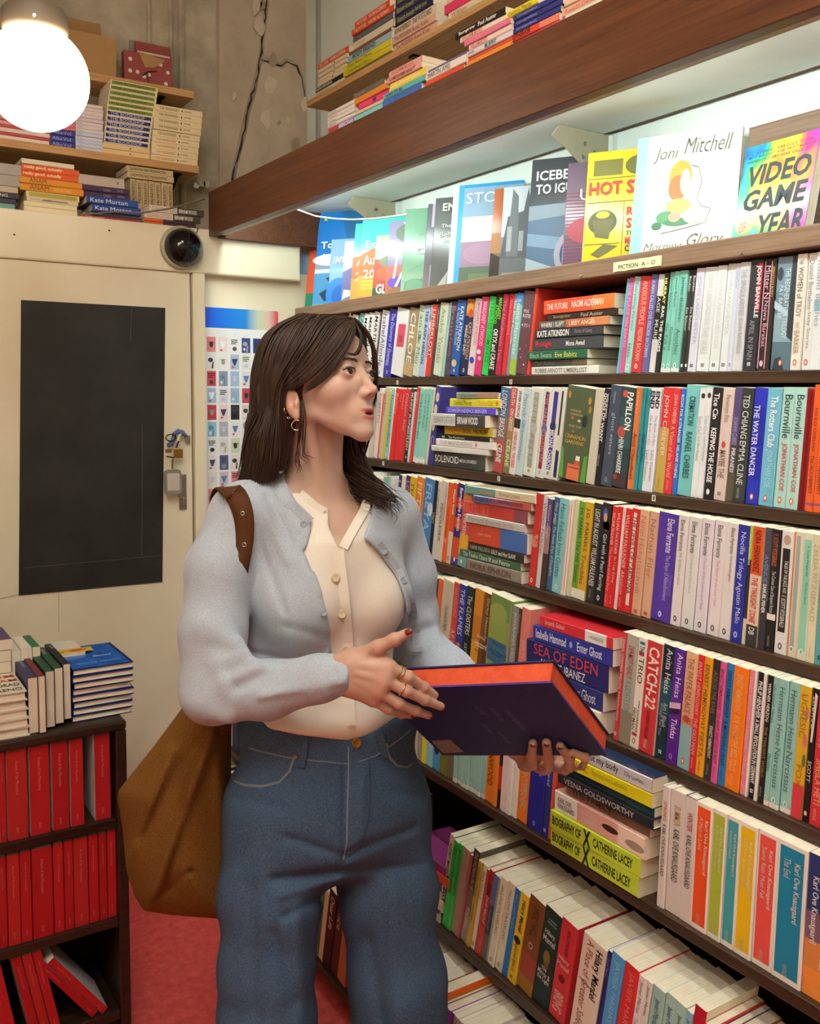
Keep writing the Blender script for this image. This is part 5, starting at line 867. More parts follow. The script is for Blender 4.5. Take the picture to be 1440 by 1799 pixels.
l2 = at(330, 771, 1, YB-.02); m = MB(); m.box((l2[0]-.01, YB-.032, l2[2]-.014), (l2[0]+.004, YB-.018, l2[2]+.012)); m.build('catch', 'steel', door, bevel=.001)
# bunch of keys
kr = empty('key_ring', tuple(at(302, 780, 1, YB-.04)), 'bunch of keys with brass padlock, blue ribbon and grey tag on the door', 'keys')
def krb(mb, name, mt, **k): o = mb.build(name, mt, kr, **k); o.matrix_basis = Matrix.Translation(-Vector(at(302, 780, 1, YB-.04))); return o
KP = lambda x, y, o=.04: at(x, y, 1, YB-o)
m = MB(); m.tube([KP(x, y) for x, y in ((327, 766), (321, 760), (313, 758), (306, 762), (304, 772), (300, 780), (294, 783))], [.006, .008, .009, .007, .006, .009, .005], 7); krb(m, 'ribbon', mat_plain('ribbon_blue', '5a6a98', .8), smooth=True)
m = MB(); m.tube([KP(x, y, .045) for x, y in ((318, 762), (314, 768), (312, 778), (309, 786))], [.003, .006, .004, .002], 6); krb(m, 'tassel', 'white_plastic', smooth=True)
m = MB(); m.tube([KP(300+9*math.cos(t), 769+6*math.sin(t), .047) for t in np.linspace(0, 6.28, 14)], .002, 5); krb(m, 'ring', 'metal_dark', smooth=True)
m = MB(); p_ = KP(313, 797, .05); m.box((p_[0]-.014, p_[1]-.006, p_[2]-.013), (p_[0]+.014, p_[1]+.006, p_[2]+.015)); krb(m, 'padlock', 'brass', bevel=.002)
m = MB(); m.tube([KP(309, 787, .05), KP(314, 775, .05)], .0025, 6); m.tube([KP(292, 802, .047), KP(306, 804, .047)], .002, 6); krb(m, 'key', 'metal_dark')
m = MB(); p_ = KP(296, 792, .046); m.box((p_[0]-.01, p_[1]-.002, p_[2]-.006), (p_[0]+.01, p_[1]+.002, p_[2]+.005)); krb(m, 'key_fob', mat_plain('copper', '9c6a4a', .4, .6))
m = MB(); m.tube([KP(304, 806, .045), KP(303, 815, .045), KP(303, 824, .045)], [.004, .003, .003], 6); krb(m, 'clip', 'steel')
def rrect(x0, x1, z0, z1, r, n=5):
    out = []
    for cx, cz, a0 in ((x1-r, z1-r, 0), (x0+r, z1-r, 90), (x0+r, z0+r, 180), (x1-r, z0+r, 270)):
        for i in range(n+1):
            t = math.radians(a0+90*i/n); out.append((cz+r*math.sin(t), cx+r*math.cos(t)))
    return out
a = KP(289, 870, .05); b = KP(318, 824, .05); m = MB(); m.prism(rrect(a[0], b[0], a[2], b[2], .014), 1, YB-.056, YB-.047); krb(m, 'tag_holder', mat_plain('tag_grey', '8a857a', .4), bevel=.001)
a = KP(293, 862, .05); b = KP(314, 831, .05); m = MB(); m.prism(rrect(a[0], b[0], a[2], b[2], .004), 1, YB-.0572, YB-.0561); krb(m, 'tag_paper', mat_plain('tag_paper', 'c8bdb2', .5))
# poster with rows of tiny book covers
YP = YB+.013; z0p, z1p = at(362, 900, 1, YP)[2], .5*(at(360, 539, 1, YP)[2]+at(488, 546, 1, YP)[2]); x0p, x1p = at(360, 700, 1, YP)[0], at(489, 600, 1, YP)[0]
post = empty('poster', (x0p, YP, z0p), 'white poster of small book covers with blue gradient header on wall', 'poster'); wp, hp = x1p-x0p, z1p-z0p
m = MB(); m.prism([(0, 0), (hp, 0), (hp, wp-.006), (hp-.006, wp), (0, wp)], 1, -.0012, .0008); m.build('sheet', mat_plain('poster_white', 'e8ecec', .3), post)
t = NT('poster_header'); tc = t.n('ShaderNodeTexCoord'); sx = t.n('ShaderNodeSeparateXYZ'); t.l(tc.outputs['Generated'], sx.inputs[0])
t.set(t.ramp(sx.outputs[0], [(0, hx('2a4fe0')), (.15, hx('0f6fe8')), (.55, hx('1f86d8')), (.72, hx('c8d4b8')), (.86, hx('e0c8b8')), (.97, hx('d85a6a'))]), .3); MAT['poster_header'] = t.m
hh = 37/1650*3.02; m = MB(); m.quad([(0.0006, -.0014, hp-hh), (wp-.001, -.0014, hp-hh), (wp-.001, -.0014, hp-.006), (wp-.006, -.0014, hp-.001), (.0006, -.0014, hp-.001)]); m.build('header_band', 'poster_header', post)
pal = ['d8848c', 'e4e0dc', 'e8eaea', '3a4a8c', '2c3c78', 'e6e2e2', 'e8eae8', 'a8c0dc', 'dce4d8', 'e6e6e2', 'c84a5a', '8a94b4', '9cc0e0', 'd8dce6', '8cb8dc', 'b84a5c', 'e4d8d4', 'c03c4c', 'e8d0d0', '2c2c30', 'd4ccc8', 'd8d0cc', '8cc0e0', 'a8acb8', 'e4e4e8', 'd8dae0', 'c8d8bc', 'b8d0e8', 'e0e4e4', 'e4e2e4', '5a6090', 'e0dcd8', 'd84858', '4a4448', 'e4e0d8', 'c8c0c8']
ink = ['3a2c30', '5a8a9c', '4a4a50', 'f0f0f4', 'c8c8e0', '3a3a44', '1c1c20', '5a7ab0', '8a9a88', 'a8a8a4', '2a2226', '3c4468']
cw_, chh = 17/1650*3.02, 27.5/1650*3.02; n = 0
for r_ in range(10):
    for c_ in range(5):
        x = .0075+c_*.0362*1.0*(wp/.235); z = hp-hh-.030-r_*.0565-chh
        if x+cw_ > wp-.004 or z < .004: continue
        col = pal[(r_*4+c_*1+(r_ % 3)) % len(pal)] if (r_ or c_) else 'd8848c'; ik = ink[(r_*5+c_*3) % len(ink)]
        m = MB(); yy = -.0015
        m.quad([(0, yy, 0), (cw_, yy, 0), (cw_, yy, chh), (0, yy, chh)], hx(col))
        k = (r_*3+c_) % 4; pl = lambda u, v, o: (u*cw_, yy-.0001-o, v*chh)
        if k == 0: disc(m, .5, .5, .22, .2, hx(ik), pl); m.quad([pl(.1, .62, .0001), pl(.9, .62, .0001), pl(.9, .66, .0001), pl(.1, .66, .0001)], hx(ik))
        elif k == 1: m.quad([pl(.15, .7, 0), pl(.85, .72, 0), pl(.6, .3, 0), pl(.4, .25, 0)], hx(ik)); disc(m, .3, .15, .15, .07, hx('c85a64'), pl)
        elif k == 2:
            for v in (.8, .68, .56): m.quad([pl(.1, v, 0), pl(.85-.2*(v < .6), v, 0), pl(.85-.2*(v < .6), v+.06, 0), pl(.1, v+.06, 0)], hx(ik))
            disc(m, .5, .25, .25, .14, hx(ink[(r_+c_) % 12]), pl)
        else: disc(m, .4, .6, .28, .15, hx(ik), pl); m.quad([pl(.5, .05, 0), pl(.7, .05, 0), pl(.75, .5, 0), pl(.6, .45, 0)], hx(ik)); disc(m, .3, .25, .12, .1, hx('e8e8ea'), pl, off=.0001)
        o = m.build('printed_cover', 'print', post, vcol=True); o.matrix_basis = Matrix.Translation((x, 0, z)); n += 1
# ------------------------------------------------------------------ low bookcase with red books
YC = 2.15; CA = (0, 1040, 2.369)
xcr = at(225, 1400, 1, YC)[0]; zc = [.5*(at(0, 1306, 1, YC)[2]+at(224, 1264, 1, YC)[2]), .5*(at(0, 1487, 1, YC)[2]+at(207, 1439, 1, YC)[2]), .5*(at(0, 1673, 1, YC)[2]+at(211, 1614, 1, YC)[2])]
zc.append(.075)
bc = empty('low_bookcase', (xcr, YC, 0), 'low dark wooden bookcase with worn edges holding red paperbacks', 'bookcase')
def bcb(n, a, b, bev=.002): o = boxo(n, a, b, 'case_wood', bc, bev); o.matrix_basis = Matrix.Translation((-xcr, -YC, 0)); return o
xl = -.55
bcb('top_board', (xl, YC, zc[0]-.022), (xcr, YC+.30, zc[0]), .006)
bcb('side_panel', (xcr-.026, YC+.001, 0), (xcr-.0005, YC+.30, zc[0]-.0225), .004); bcb('side_panel', (xl, YC+.001, 0), (xl+.024, YC+.30, zc[0]-.0225))
for z in zc[1:]: bcb('shelf', (xl+.024, YC+.004, z-.022), (xcr-.0265, YC+.285, z))
bcb('back_panel', (xl+.024, YC+.286, .02), (xcr-.0265, YC+.299, zc[0]-.023))
bcb('plinth', (xl+.024, YC+.02, 0), (xcr-.0265, YC+.04, zc[3]-.023))
GAIN = 1.0
RD = ('b01c20', 'a81a1e', 'b41f22', 'ac1d20', 'b22622'); WH = 'd8d4d0'
def red(x0, x1, i, **o): return (x0, x1, RD[i % 5], [('Ascent of the Mountains', 'd87870', .12, .50, .42, .58), ('classics', 'd07c74', .86, .93, .40, .58)], '', dict({'front': WH, 'cn': 'red'}, **o))
rowb('c_a', 'the upper shelf of the low bookcase', 'red paperbacks in the low bookcase', YC+.012, zc[1], CA, [red(*p, i) for i, p in enumerate(((-240, -170), (-165, -90), (-85, -2), (2, 32), (36, 121), (130, 213), (222, 291), (298, 353), (400, 466)))], .205)
rowb('c_b', 'the middle shelf of the low bookcase', 'red paperbacks in the low bookcase', YC+.012, zc[2], CA, [red(*p, i, front='8a1a1c') for i, p in enumerate(((-200, -120), (-118, -50), (-48, 0), (1, 37), (38, 91), (92, 138), (140, 226), (229, 272), (274, 312), (313, 373), (375, 416), (418, 450), (452, 490)))], .212)
zz = zc[3]
rowb('c_c', 'the lowest shelf of the low bookcase', 'red paperbacks in the low bookcase', YC+.012, zz, CA, [red(*p, i, lean=l) for i, (p, l) in enumerate((((-120, -62), -.17), ((-60, 0), -.17), ((2, 80), -.17), ((130, 172), -.19), ((173, 214), -.19), ((215, 255), -.19), ((372, 414), -.62), ((415, 455), -.62)))], .205)
# ------------------------------------------------------------------ books on top of the low bookcase
CT = (0, 1050, 5.76); zt0 = zc[0]+.0004
def flat_left(name_key, where, x0px, x1px, yfr, z, th, ht, cover, front=None, hard=True, spec_opts=None, dpo=None):
    "lying flat, spine to the left, bottom edge to the viewer"
    a = solveX(CT[0]+x0px/CT[2], yfr, z); b = solveX(CT[0]+x1px/CT[2], yfr, z)
    mw = Matrix.Translation((a, yfr+random.uniform(-.003, .003), z+th)) @ Matrix.Rotation(random.uniform(-.02, .02), 4, 'Z') @ Matrix.Rotation(-math.pi/2, 4, 'X')
    r = make_book(mw, th, ht, b-a, cover, [], front, hard, True)
    ALLB.setdefault(name_key, []).append((z, r, cname(cover), th, 's')); return r
NAMES2['b_blue'] = ('the pile at the right end of the low bookcase', 'blue hardbacks on the low bookcase')
z = zt0
for i in range(8):
    r = flat_left('b_blue', '', 728+(i % 3)*8, 1335+(i % 4)*6, YC+.045, z, .0152, .20, '262454', '23316e'); z += .0155
# painted cover of the topmost one (local cover plane y=0)
m = MB(); rr = lambda u, v, o=0: (u*.135, -.0004-o, v*.20)
t = NT('blue_wash'); f = t.noise(t.coord('Object', (8, 1, 30)), 3, 6, .7, 1.2); t.set(t.ramp(f, [(.3, hx('123a86')), (.5, hx('1f5cb8')), (.68, hx('3f86d8'))]), .25); MAT['blue_wash'] = t.m
m.quad([rr(0.02, 0.01), rr(.98, 0.01), rr(.98, .99), rr(.02, .99)]); m.build('cover_art', 'blue_wash', r)
text(r, 'Bluets', (.066, -.0006, .085), (1, 0, 0), (0, 0, 1), .05, .010, 'd8e4f4', .01, 'C'); text(r, 'MAGGIE NELSON', (.02, -.0006, .035), (1, 0, 0), (0, 0, 1), .10, .008, '8ab4e4', 0, 'C')
NAMES2['b_spine'] = ('low bookcase top between two piles, spine up', 'spine-up books on the low bookcase')
def spine_up(key, x0, x1, yfr, ztop, spec, ht=.20, txt='', tc='ffffff', wd=.13):
    a = solveX(CT[0]+x0/CT[2], yfr, ztop-.06); b = solveX(CT[0]+x1/CT[2], yfr, ztop-.06); th = b-a-.0004
    mw = Matrix.Translation((b, yfr, ztop)) @ Matrix(((0, -1, 0, 0), (0, 0, 1, 0), (-1, 0, 0, 0), (0, 0, 0, 1)))
    r = make_book(mw, th, ht, min(wd, ztop-zt0-.0005), spec, [(txt, tc, .1, .6)] if txt else [], None, False, False)
    ALLB.setdefault(key, []).append((a, r, cname(spec), th, 'u'))
ztp = zt0+.122
spine_up('b_spine', 283, 388, YC+.02, ztp+.006, '2c3458', txt='Wittgenstein', tc='a8b0d0')
spine_up('b_spine', 390, 462, YC+.008, ztp+.010, '6a1f2c'); spine_up('b_spine', 463, 552, YC+.03, ztp+.012, '2a4a38', txt='Grove', tc='d8d0b8'); spine_up('b_spine', 553, 640, YC+.036, ztp+.015, '2a4a38', txt='Grove', tc='d8d0b8'); spine_up('b_spine', 641, 716, YC+.045, ztp+.019, '2a2a2c', txt='poets', tc='c8c8c8')
NAMES2['b_white'] = ('the cream pile at the left of low bookcase', 'cream hardbacks on the low bookcase')
z = zt0
for i in range(5):
    r = flat_left('b_white', '', -330, 262+(5-i)*9, YC+.012, z, .0205, .20, 'd8cdb4', 'e2d8c0'); z += .0208
for body, zz_, c in (('FROM', .12, 'c8482c'), ('DREAM', .085, 'c8482c'), ('THE DEAD', .05, '3a3a3a'), ('MORENO', .012, '3a3a3a')):
    text(r, body, (.03, -.0006, zz_), (1, 0, 0), (0, 0, 1), .085, .022, c, .015, 'R')
NAMES2['b_rear'] = ('rear pile on the low bookcase', 'rear books on the low bookcase')
z = zt0
for i, (c, f_) in enumerate((('d8d0bc', 'd8d0bc'), ('c8bca4', 'd0c4ac'), ('d8d0bc', 'd8d0bc'), ('c8c0b0', 'd8d0bc'), ('d8d0bc', 'e0dccc'))):
    if i >= 4: pass
    a_ = 430+i*4
    r = flat_left('b_rear', '', a_, 870, YC+.16, z, .026, .13, c, f_, hard=False); z += .0263
m = MB(); m.quad([(.01, -.0005, .004), (.118, -.0005, .004), (.118, -.0005, .042), (.01, -.0005, .042)], hx('d8ae2c')); disc(m, .085, .024, .022, .008, hx('c8502c'), lambda u, v, o: (u, -.0007, v)); disc(m, .035, .02, .016, .009, hx('3a3020'), lambda u, v, o: (u, -.0007, v)); disc(m, .035, .02, .013, .007, hx('d8ae2c'), lambda u, v, o: (u, -.0008, v)); m.build('cover_art', 'print', r, vcol=True)
NAMES2['b_rear2'] = ('low bookcase top behind the maroon book, spine up', 'spine-up books on the low bookcase')
spine_up('b_rear2', 120, 215, YC+.17, ztp+.033, 'd8d0c4', .12); spine_up('b_rear2', 216, 330, YC+.17, ztp+.036, 'dcd2c8', .12); spine_up('b_rear2', 331, 415, YC+.17, ztp+.036, '2c7448', .12)
NAMES2['b_back'] = ('the rear left pile on the low bookcase', 'rear books on the low bookcase')
z = zt0
for i in range(7):
    r = flat_left('b_back', '', -300, 118, YC+.16, z, .0265, .125, 'c8b8a4' if i < 6 else '5a4470', 'b8a898' if i < 6 else '4a3860', hard=False); z += .0268
# ------------------------------------------------------------------ face-out display books along the rail
NAMES2 = NAMES2 if 'NAMES2' in globals() else {}
def display(lab, bl, tl, wd, spec, front, art=(), texts=(), th=.008, yaw=.56, gloss=True, ln=.15, xoff=0.0):
    """bl / tl: where the left edge meets the rail and its top end. art in fractions of cover (u right, v up)."""
    xb = 1.468+xoff
    yl = at(bl[0], bl[1], 0, xb)[1]
    dv = np.array([math.sin(ln)*math.cos(yaw), math.sin(ln)*math.sin(yaw), math.cos(ln)])
    hh = min((abs(proj(np.array([xb, yl, ZL])+h*dv)[1]-tl[1]), h) for h in np.linspace(.12, .42, 301))[1]
    mw = Matrix.Translation((xb, yl, ZL+.0005+th*math.sin(ln))) @ Matrix.Rotation(-math.pi/2+yaw, 4, 'Z') @ Matrix.Rotation(-ln, 4, 'X')
    r = make_book(mw, th, hh, wd, spec, [], front, False, gloss, name='display_book')
    tag(r, lab, 'book', 'face-out books on the display rail')
    cp = lambda u, v, o=0: (u*wd, -.0003-o, v*hh)
    if art:
        for i, a in enumerate(art):
            o = .00008*(i+1); m = MB()
            if a[0] == 'e': disc(m, a[1], a[2], a[3], a[4], hx(a[5]), lambda u, v, oo: cp(u, v, o), 20)
            else: m.quad([cp(u, v, o) for u, v in a[1]], hx(a[2]))
            m.build('cover_art', 'print', r, vcol=True)
    for t in texts:
        body, col, u0, u1, v0, v1 = t[:6]; bold = t[6] if len(t) > 6 else 0.0; sh = t[7] if len(t) > 7 else 0
        text(r, body, (u0*wd, -.0024, v0*hh), (1, 0, 0), (0, 0, 1), (u1-u0)*wd, (v1-v0)*hh, col, bold, 'L', 'title', sh)
    return r, wd, hh
Q = lambda u0, v0, u1, v1, c: ('q', ((u0, v0), (u1, v0), (u1, v1), (u0, v1)), c)
def rings(u, v, cols, r0, asp, dr): return [('e', u, v, r0-i*dr, (r0-i*dr)*asp, c) for i, c in enumerate(cols)]
display('pale blue coastal guidebook at the far left of the display rail', (520, 544), (526, 443), .15, '9cc4e8', 'a4cbec', [Q(0, 0, 1, .22, 'c8c434'), Q(0, .2, 1, .3, '8a8a7c'), Q(0, .3, 1, .45, 'b8d4ec')], [('Coastal', '2c3c6a', .16, .9, .52, .6)])
display('orange red and green guidebook behind the large ocean book', (534, 541), (549, 418), .155, 'e4603c', 'e4603c', [Q(0, 0, 1, .28, '2c8a6c')])
display('large blue ocean touring atlas with white title', (547, 540), (567, 376), .232, '2c7cc0', '1f7ccc', [Q(0, .0, 1, .42, '4f9ad0'), Q(0, .40, 1, .46, 'd8e4ec'), Q(0, .44, 1, .52, '8a9ab8'), ('e', .3, .53, .35, .06, 'eef4f8'), ('q', ((.1, .2), (.4, .3), (.45, .22), (.2, .12)), '24405c'), ('q', ((.2, .35), (.35, .38), (.42, .33), (.3, .28)), '2c3c4c'), Q(0, 0, 1, .1, '6aa8d4'), Q(.1, .92, .15, .945, 'e0d83c'), ('q', ((.55, .6), (1, .6), (1, 1), (.4, 1)), '1f6a9c'), ('e', .85, .93, .08, .04, '5a7a84')], [('Touring', 'f4f8fa', .08, .7, .62, .71, .02), ('Australia', 'f4f8fa', .08, .7, .52, .59, .02)])
display('pale blue wave book with italic capitals', (573, 537), (588, 422), .155, '7cb0e8', '84b4ec', [('e', .25, .25, .3, .22, '2f86dc'), ('e', .3, .22, .2, .15, '1f6cc4'), Q(0, 0, 1, .08, '4f94d8'), Q(0, .6, 1, 1, '78a4e0')], [('IMMENSE', 'eef4fa', .08, .9, .66, .76, .01, .25)])
display('lilac mountain book beside the teal atlas', (597, 531), (612, 425), .155, '8488c0', '8a90c8', [('q', ((0, 0), (.6, 0), (.45, .4), (.1, .55)), 'd8d0dc'), Q(0, .55, 1, 1, 'c0c8ec'), ('q', ((0, .3), (0, .55), (.5, .7), (1, .6), (1, .2)), '6c6ca4'), ('e', .3, .1, .3, .1, '8a7c8c')], [('U', 'f4f4fa', .2, .5, .72, .86)])
display('narrow teal and orange road atlas behind its larger twin', (613, 529), (630, 394), .155, '3cb0a8', '44b8b0', [('q', ((0, 0), (1, 0), (1, .6), (0, .58)), 'd89a44'), ('q', ((0, .35), (1, .35), (1, .66), (0, .6)), 'e0703c')], [('A', 'eaf0e0', .1, .6, .5, .6, .02), ('2', 'd8e4c8', .1, .5, .32, .42, .02)])
display('teal and orange road atlas with raised pale title', (625, 526), (640, 385), .155, '3cbab4', '48c0bc', [('q', ((0, 0), (1, 0), (1, .6), (0, .56)), 'd0a444'), ('q', ((0, .36), (1, .3), (1, .62), (.3, .66), (0, .58)), 'e0743c'), Q(0, 0, 1, .12, 'd88a3c'), Q(.08, .28, .45, .30, 'd8d84c'), Q(.08, .24, .45, .26, 'd8d84c'), Q(.08, .20, .40, .22, 'd8d84c')], [('Explore', 'e8f0e4', .12, .85, .64, .74, .02), ('Australia', 'e8ecd4', .1, .9, .47, .58, .02), ('2024', 'e0e8cc', .12, .65, .32, .42, .02)])
display('botanical book with pale green top and big white letters', (652, 522), (664, 415), .155, 'a8d898', 'a8d898', [Q(0, 0, 1, .3, '3a5a3c'), ('q', ((0, .25), (1, .2), (1, .62), (0, .66)), 'b8503c'), ('e', .5, .62, .4, .1, '7a8a6c'), ('e', .3, .45, .25, .1, 'c8643c'), ('e', .8, .8, .2, .15, '5a6a5c')], [('GLORIOUS', 'f4f6f0', .08, 1.0, .16, .30, .03), ('GARDENS', 'f4f6f0', .05, 1.0, .0, .13, .03)])
display('purple flower book with pale stems on a grey ground', (674, 518), (690, 390), .155, '8a84a4', '8c86a8', [('q', ((0, 0), (1, 0), (1, .5), (0, .45)), 'b86a5c'), ('e', .3, .25, .25, .08, '6a4cb8'), ('e', .65, .6, .25, .14, '7c5cc4'), ('e', .5, .85, .35, .12, '6c7a6c'), ('e', .75, .35, .2, .07, 'd06048'), ('e', .25, .1, .2, .1, '9a6a4c'), ('q', ((.2, .2), (.26, .2), (.62, .7), (.58, .72)), 'e4e4dc'), ('q', ((.15, .3), (.2, .3), (.24, .55), (.2, .55)), 'dce0cc'), ('q', ((.4, .9), (1, .86), (1, .96), (.3, .98)), 'e8ece8')])
display('plain green topographic contour book with pale letters', (701, 512), (716, 369), .155, '6c9c7c', '6fa082', [('q', ((.1, .3), (.6, .45), (.6, .455), (.1, .305)), '4f8064'), ('q', ((.3, .7), (.9, .8), (.9, .806), (.3, .706)), '4f8064'), ('q', ((.05, .2), (.8, .25), (.8, .256), (.05, .206)), '4f8064'), ('e', .3, .15, .22, .09, '5a8c6c'), ('e', .3, .15, .2, .08, '6fa082')], [('CAPE', 'ece4d4', .30, .95, .50, .57, .015)])
display('dark grey book with red print beside the green one', (740, 506), (750, 360), .155, '54505a', '5c5864', [Q(.1, .75, .5, 1, 'b0a8b8'), Q(.3, .68, .5, .88, 'c8303c'), ('e', .35, .58, .12, .09, 'a83c3c'), Q(.12, .12, .3, .35, '8a8a92'), Q(0, 0, 1, .1, 'a8a8b0')], [('F8', 'eceaf0', .28, .5, .46, .53, .02)])
display('charcoal music history book with cream capitals', (753, 502), (771, 350), .155, '4e504e', '565a58', [('q', ((0, 0), (.9, 0), (.75, .3), (.45, .34)), 'a8aca8'), Q(0, 0, 1, .06, 'b8bcb8'), ('e', .5, .15, .2, .12, '8a8e8a')], [('ENERGY', 'e4e2c4', .16, .95, .86, .94, .02), ('The Story', 'd8dcd4', .16, .8, .68, .73), ('Behind the', 'd8dcd4', .14, .8, .6, .65), ('Songs', 'd8dcd4', .2, .6, .53, .58)])
display('blue framed landscape book wrapped in clear plastic', (784, 500), (804, 329), .20, 'd8e4e8', '2f9ad0', [Q(.09, .0, .16, 1, '3aa4d8'), Q(.0, .0, .085, 1, 'd4e2e8'), Q(.16, .0, 1, .97, '8aa8c0'), Q(.16, .45, 1, .7, 'dce0dc'), Q(.16, .22, 1, .47, '9a7a94'), ('e', .5, .36, .3, .1, 'a884a0'), Q(.16, 0, 1, .24, '5a6a58'), Q(.3, .05, .7, .18, '6a8058')], [('STONE', 'e0ecf0', .2, .95, .82, .92)], th=.014)
display('orange and dark brown road atlas between landscape and castle books', (857, 488), (875, 333), .155, 'b06034', 'b4622f', [('q', ((0, 0), (1, 0), (1, .45), (0, .35)), '3c3028'), ('e', .3, .4, .3, .1, '8a6a4c'), Q(0, .35, 1, .55, 'b07c50')], [('A', '2f8ae0', .25, .6, .82, .92, .03), ('20', '2f6ee0', .2, .8, .70, .79, .03)])
display('grey photograph book showing a gothic spired building', (874, 484), (897, 331), .155, '8c9094', '8a9096', [Q(.0, .5, 1, 1, 'c4ccd4'), Q(0, 0, 1, .3, '6a6e70'), ('q', ((.0, .28), (.55, .28), (.5, .75), (.42, .98), (.36, .75), (.1, .7)), '5c6064'), ('q', ((.1, .3), (.3, .3), (.26, .9), (.16, .98)), '70767a'), ('q', ((.55, .25), (.8, .25), (.74, .6), (.66, .74), (.6, .6)), '4e5256'), Q(.1, .35, .18, .6, 'a8aeb2'), Q(.3, .35, .38, .55, '9aa0a4'), Q(.05, .1, .9, .14, '8a8e90')])
display('black iceberg and iguana eye book with white condensed title', (921, 474), (949, 283), .18, '46484c', '484b50', [Q(0, 0, 1, .62, '56708c'), ('q', ((0, .5), (1, .56), (1, .64), (0, .62)), '8a9aa8'), ('q', ((0, .3), (1, .2), (1, .3), (0, .4)), '7a98b4'), ('q', ((0, .1), (.6, 0), (.9, 0), (0, .2)), 'a0b0bc')]+rings(.80, .22, ('a8a4b4', '2c4a84', '4a74ac', '1c2c50', 'a8c4b0'), .42, .55, .08), [('ICEBERGS', 'f2f4f4', .08, .86, .82, .90, .02), ('TO IGUANAS', 'f2f4f4', .08, .98, .71, .79, .02)])
display('plum book with thin red lines and white serif letters', (985, 464), (1009, 289), .17, '705868', '6c5468', [Q(0, .1+i*.03, 1, .105+i*.03, 'a85068') for i in range(22)]+[('e', .35, .4, .3, .12, 'a83c4c')], [('B', 'e8e0e4', .35, .48, .82, .90), ('UP', 'ece4e8', .2, .6, .66, .76), ('A LIFE', 'd8ccd4', .3, .8, .58, .61)])
display('yellow rock music book with red and black print', (1020, 460), (1043, 271), .19, 'd8c02c', 'e0c82a', [Q(.08, .8, .42, .93, '7a7434'), ('e', .62, .87, .17, .08, '6e6a30'), Q(.85, .8, 1.0, .93, '5c5a30'), ('e', .22, .42, .17, .10, '5c5828'), ('e', .22, .48, .08, .03, 'e0c82a'), ('q', ((.1, .44), (.35, .44), (.3, .28), (.14, .3)), '6a6630'), ('q', ((.1, .16), (.2, .13), (.42, .22), (.25, .24)), '6a6430'), Q(.02, .775, .98, .78, '6a5c1c'), Q(.02, .58, .98, .585, '6a5c1c'), Q(.46, .05, .465, .58, '6a5c1c'), Q(.02, .24, .44, .245, '6a5c1c'), Q(.5, .08, .95, .14, '7a7434')], [('HOT STUFF', 'd43a34', .04, .98, .64, .75, .03), ('ROLLING', 'd43a34', .5, .98, .46, .53, .03), ('STONES', 'd43a34', .5, .98, .36, .44, .03), ('THROUGH', '3a3420', .5, .9, .3, .335), ('MEMORABILIA', 'd43a34', .5, .98, .23, .29, .02), ('COLLECTED', '3a3420', .5, .98, .17, .22, .02), ('FOREWORD BY', 'c84a34', .06, .42, .075, .1), ('CRAIG', 'd4482c', .06, .42, .0, .06, .02)])
r, wd, hh = display('large white art book with handwritten title and pale blue spine', (1104, 446), (1130, 247), .214, '9cd4e4', 'eeeee2', [Q(0, 0, .11, 1, '9cd8e6'), ('e', .45, .66, .11, .13, 'e0a43c'), ('e', .43, .58, .09, .1, 'd8743c'), ('e', .5, .62, .05, .1, 'ecdcb8'), ('e', .45, .44, .12, .06, 'e4d46a'), ('e', .33, .36, .09, .05, '5a9a6a'), ('e', .45, .32, .14, .03, '4a8a5a'), ('e', .42, .36, .06, .04, 'd8a088'), ('e', .6, .36, .1, .06, 'e4dcc8'), ('e', .25, .3, .05, .03, '3f7c54')], [], th=.016, yaw=.44)
# handwriting as thin strokes on the white cover
def stroke(pts, name='handwriting'):
    m = MB(); m.tube([(u*wd, -.0022, v*hh) for u, v in pts], .0006, 4); m.build(name, 'metal_dark', r)
def script(word, u0, v0, w, h, slope=.0):
    pts = []; n = len(word)
    for i, ch in enumerate(word):
        x = u0+w*i/n; dx = w/n; y = v0+slope*i/n
        tall = ch in 'JlhtkIGMdb'; low = ch in 'gy'
        if ch == ' ': 
            if len(pts) > 1: stroke(pts)
            pts = []; continue
        up_ = h*(1.0 if tall else .45)
        pts += [(x, y), (x+dx*.3, y+up_), (x+dx*.5, y+up_*.85), (x+dx*.55, y+(0 if not low else -h*.5)), (x+dx*.8, y+h*.2), (x+dx*.95, y)]
    if len(pts) > 1: stroke(pts)
for body, u0, u1, v0, v1 in (('Joni', .17, .42, .78, .90), ('Mitchell', .47, .92, .83, .95), ('Morning', .14, .52, .09, .17), ('Glory', .56, .90, .10, .22), ('On the Vine', .18, .80, .0, .075)):
    text(r, body, (u0*wd, -.0022, v0*hh), (1, 0, 0), (0, 0, 1), (u1-u0)*wd, (v1-v0)*hh, '5a5850', -.012, 'L', 'handwriting', .35)
stroke([(.55, .74), (.62, .72), (.66, .6), (.62, .48), (.68, .42), (.76, .40), (.72, .3), (.55, .27), (.4, .25), (.3, .24)], 'drawing'); stroke([(.28, .6), (.33, .55), (.3, .5), (.36, .46)], 'drawing')
r, wd, hh = display('rainbow gradient video game history book with bold dark title', (1280, 415), (1312, 266), .162, 'c83c8c', '3c8ad8', [], [], th=.022, yaw=-.06, ln=.2)
t = NT('rainbow'); tc = t.n('ShaderNodeTexCoord'); sx = t.n('ShaderNodeSeparateXYZ'); t.l(tc.outputs['Generated'], sx.inputs[0])
nz = t.noise(tc.outputs['Generated'], 2.4, 1, .4, .6)
def mth(op, a, b):
    x = t.n('ShaderNodeMath'); x.operation = op
    for i_, v in enumerate((a, b)):
        if isinstance(v, (int, float)): x.inputs[i_].default_value = v
        else: t.l(v, x.inputs[i_])
    return x.outputs[0]
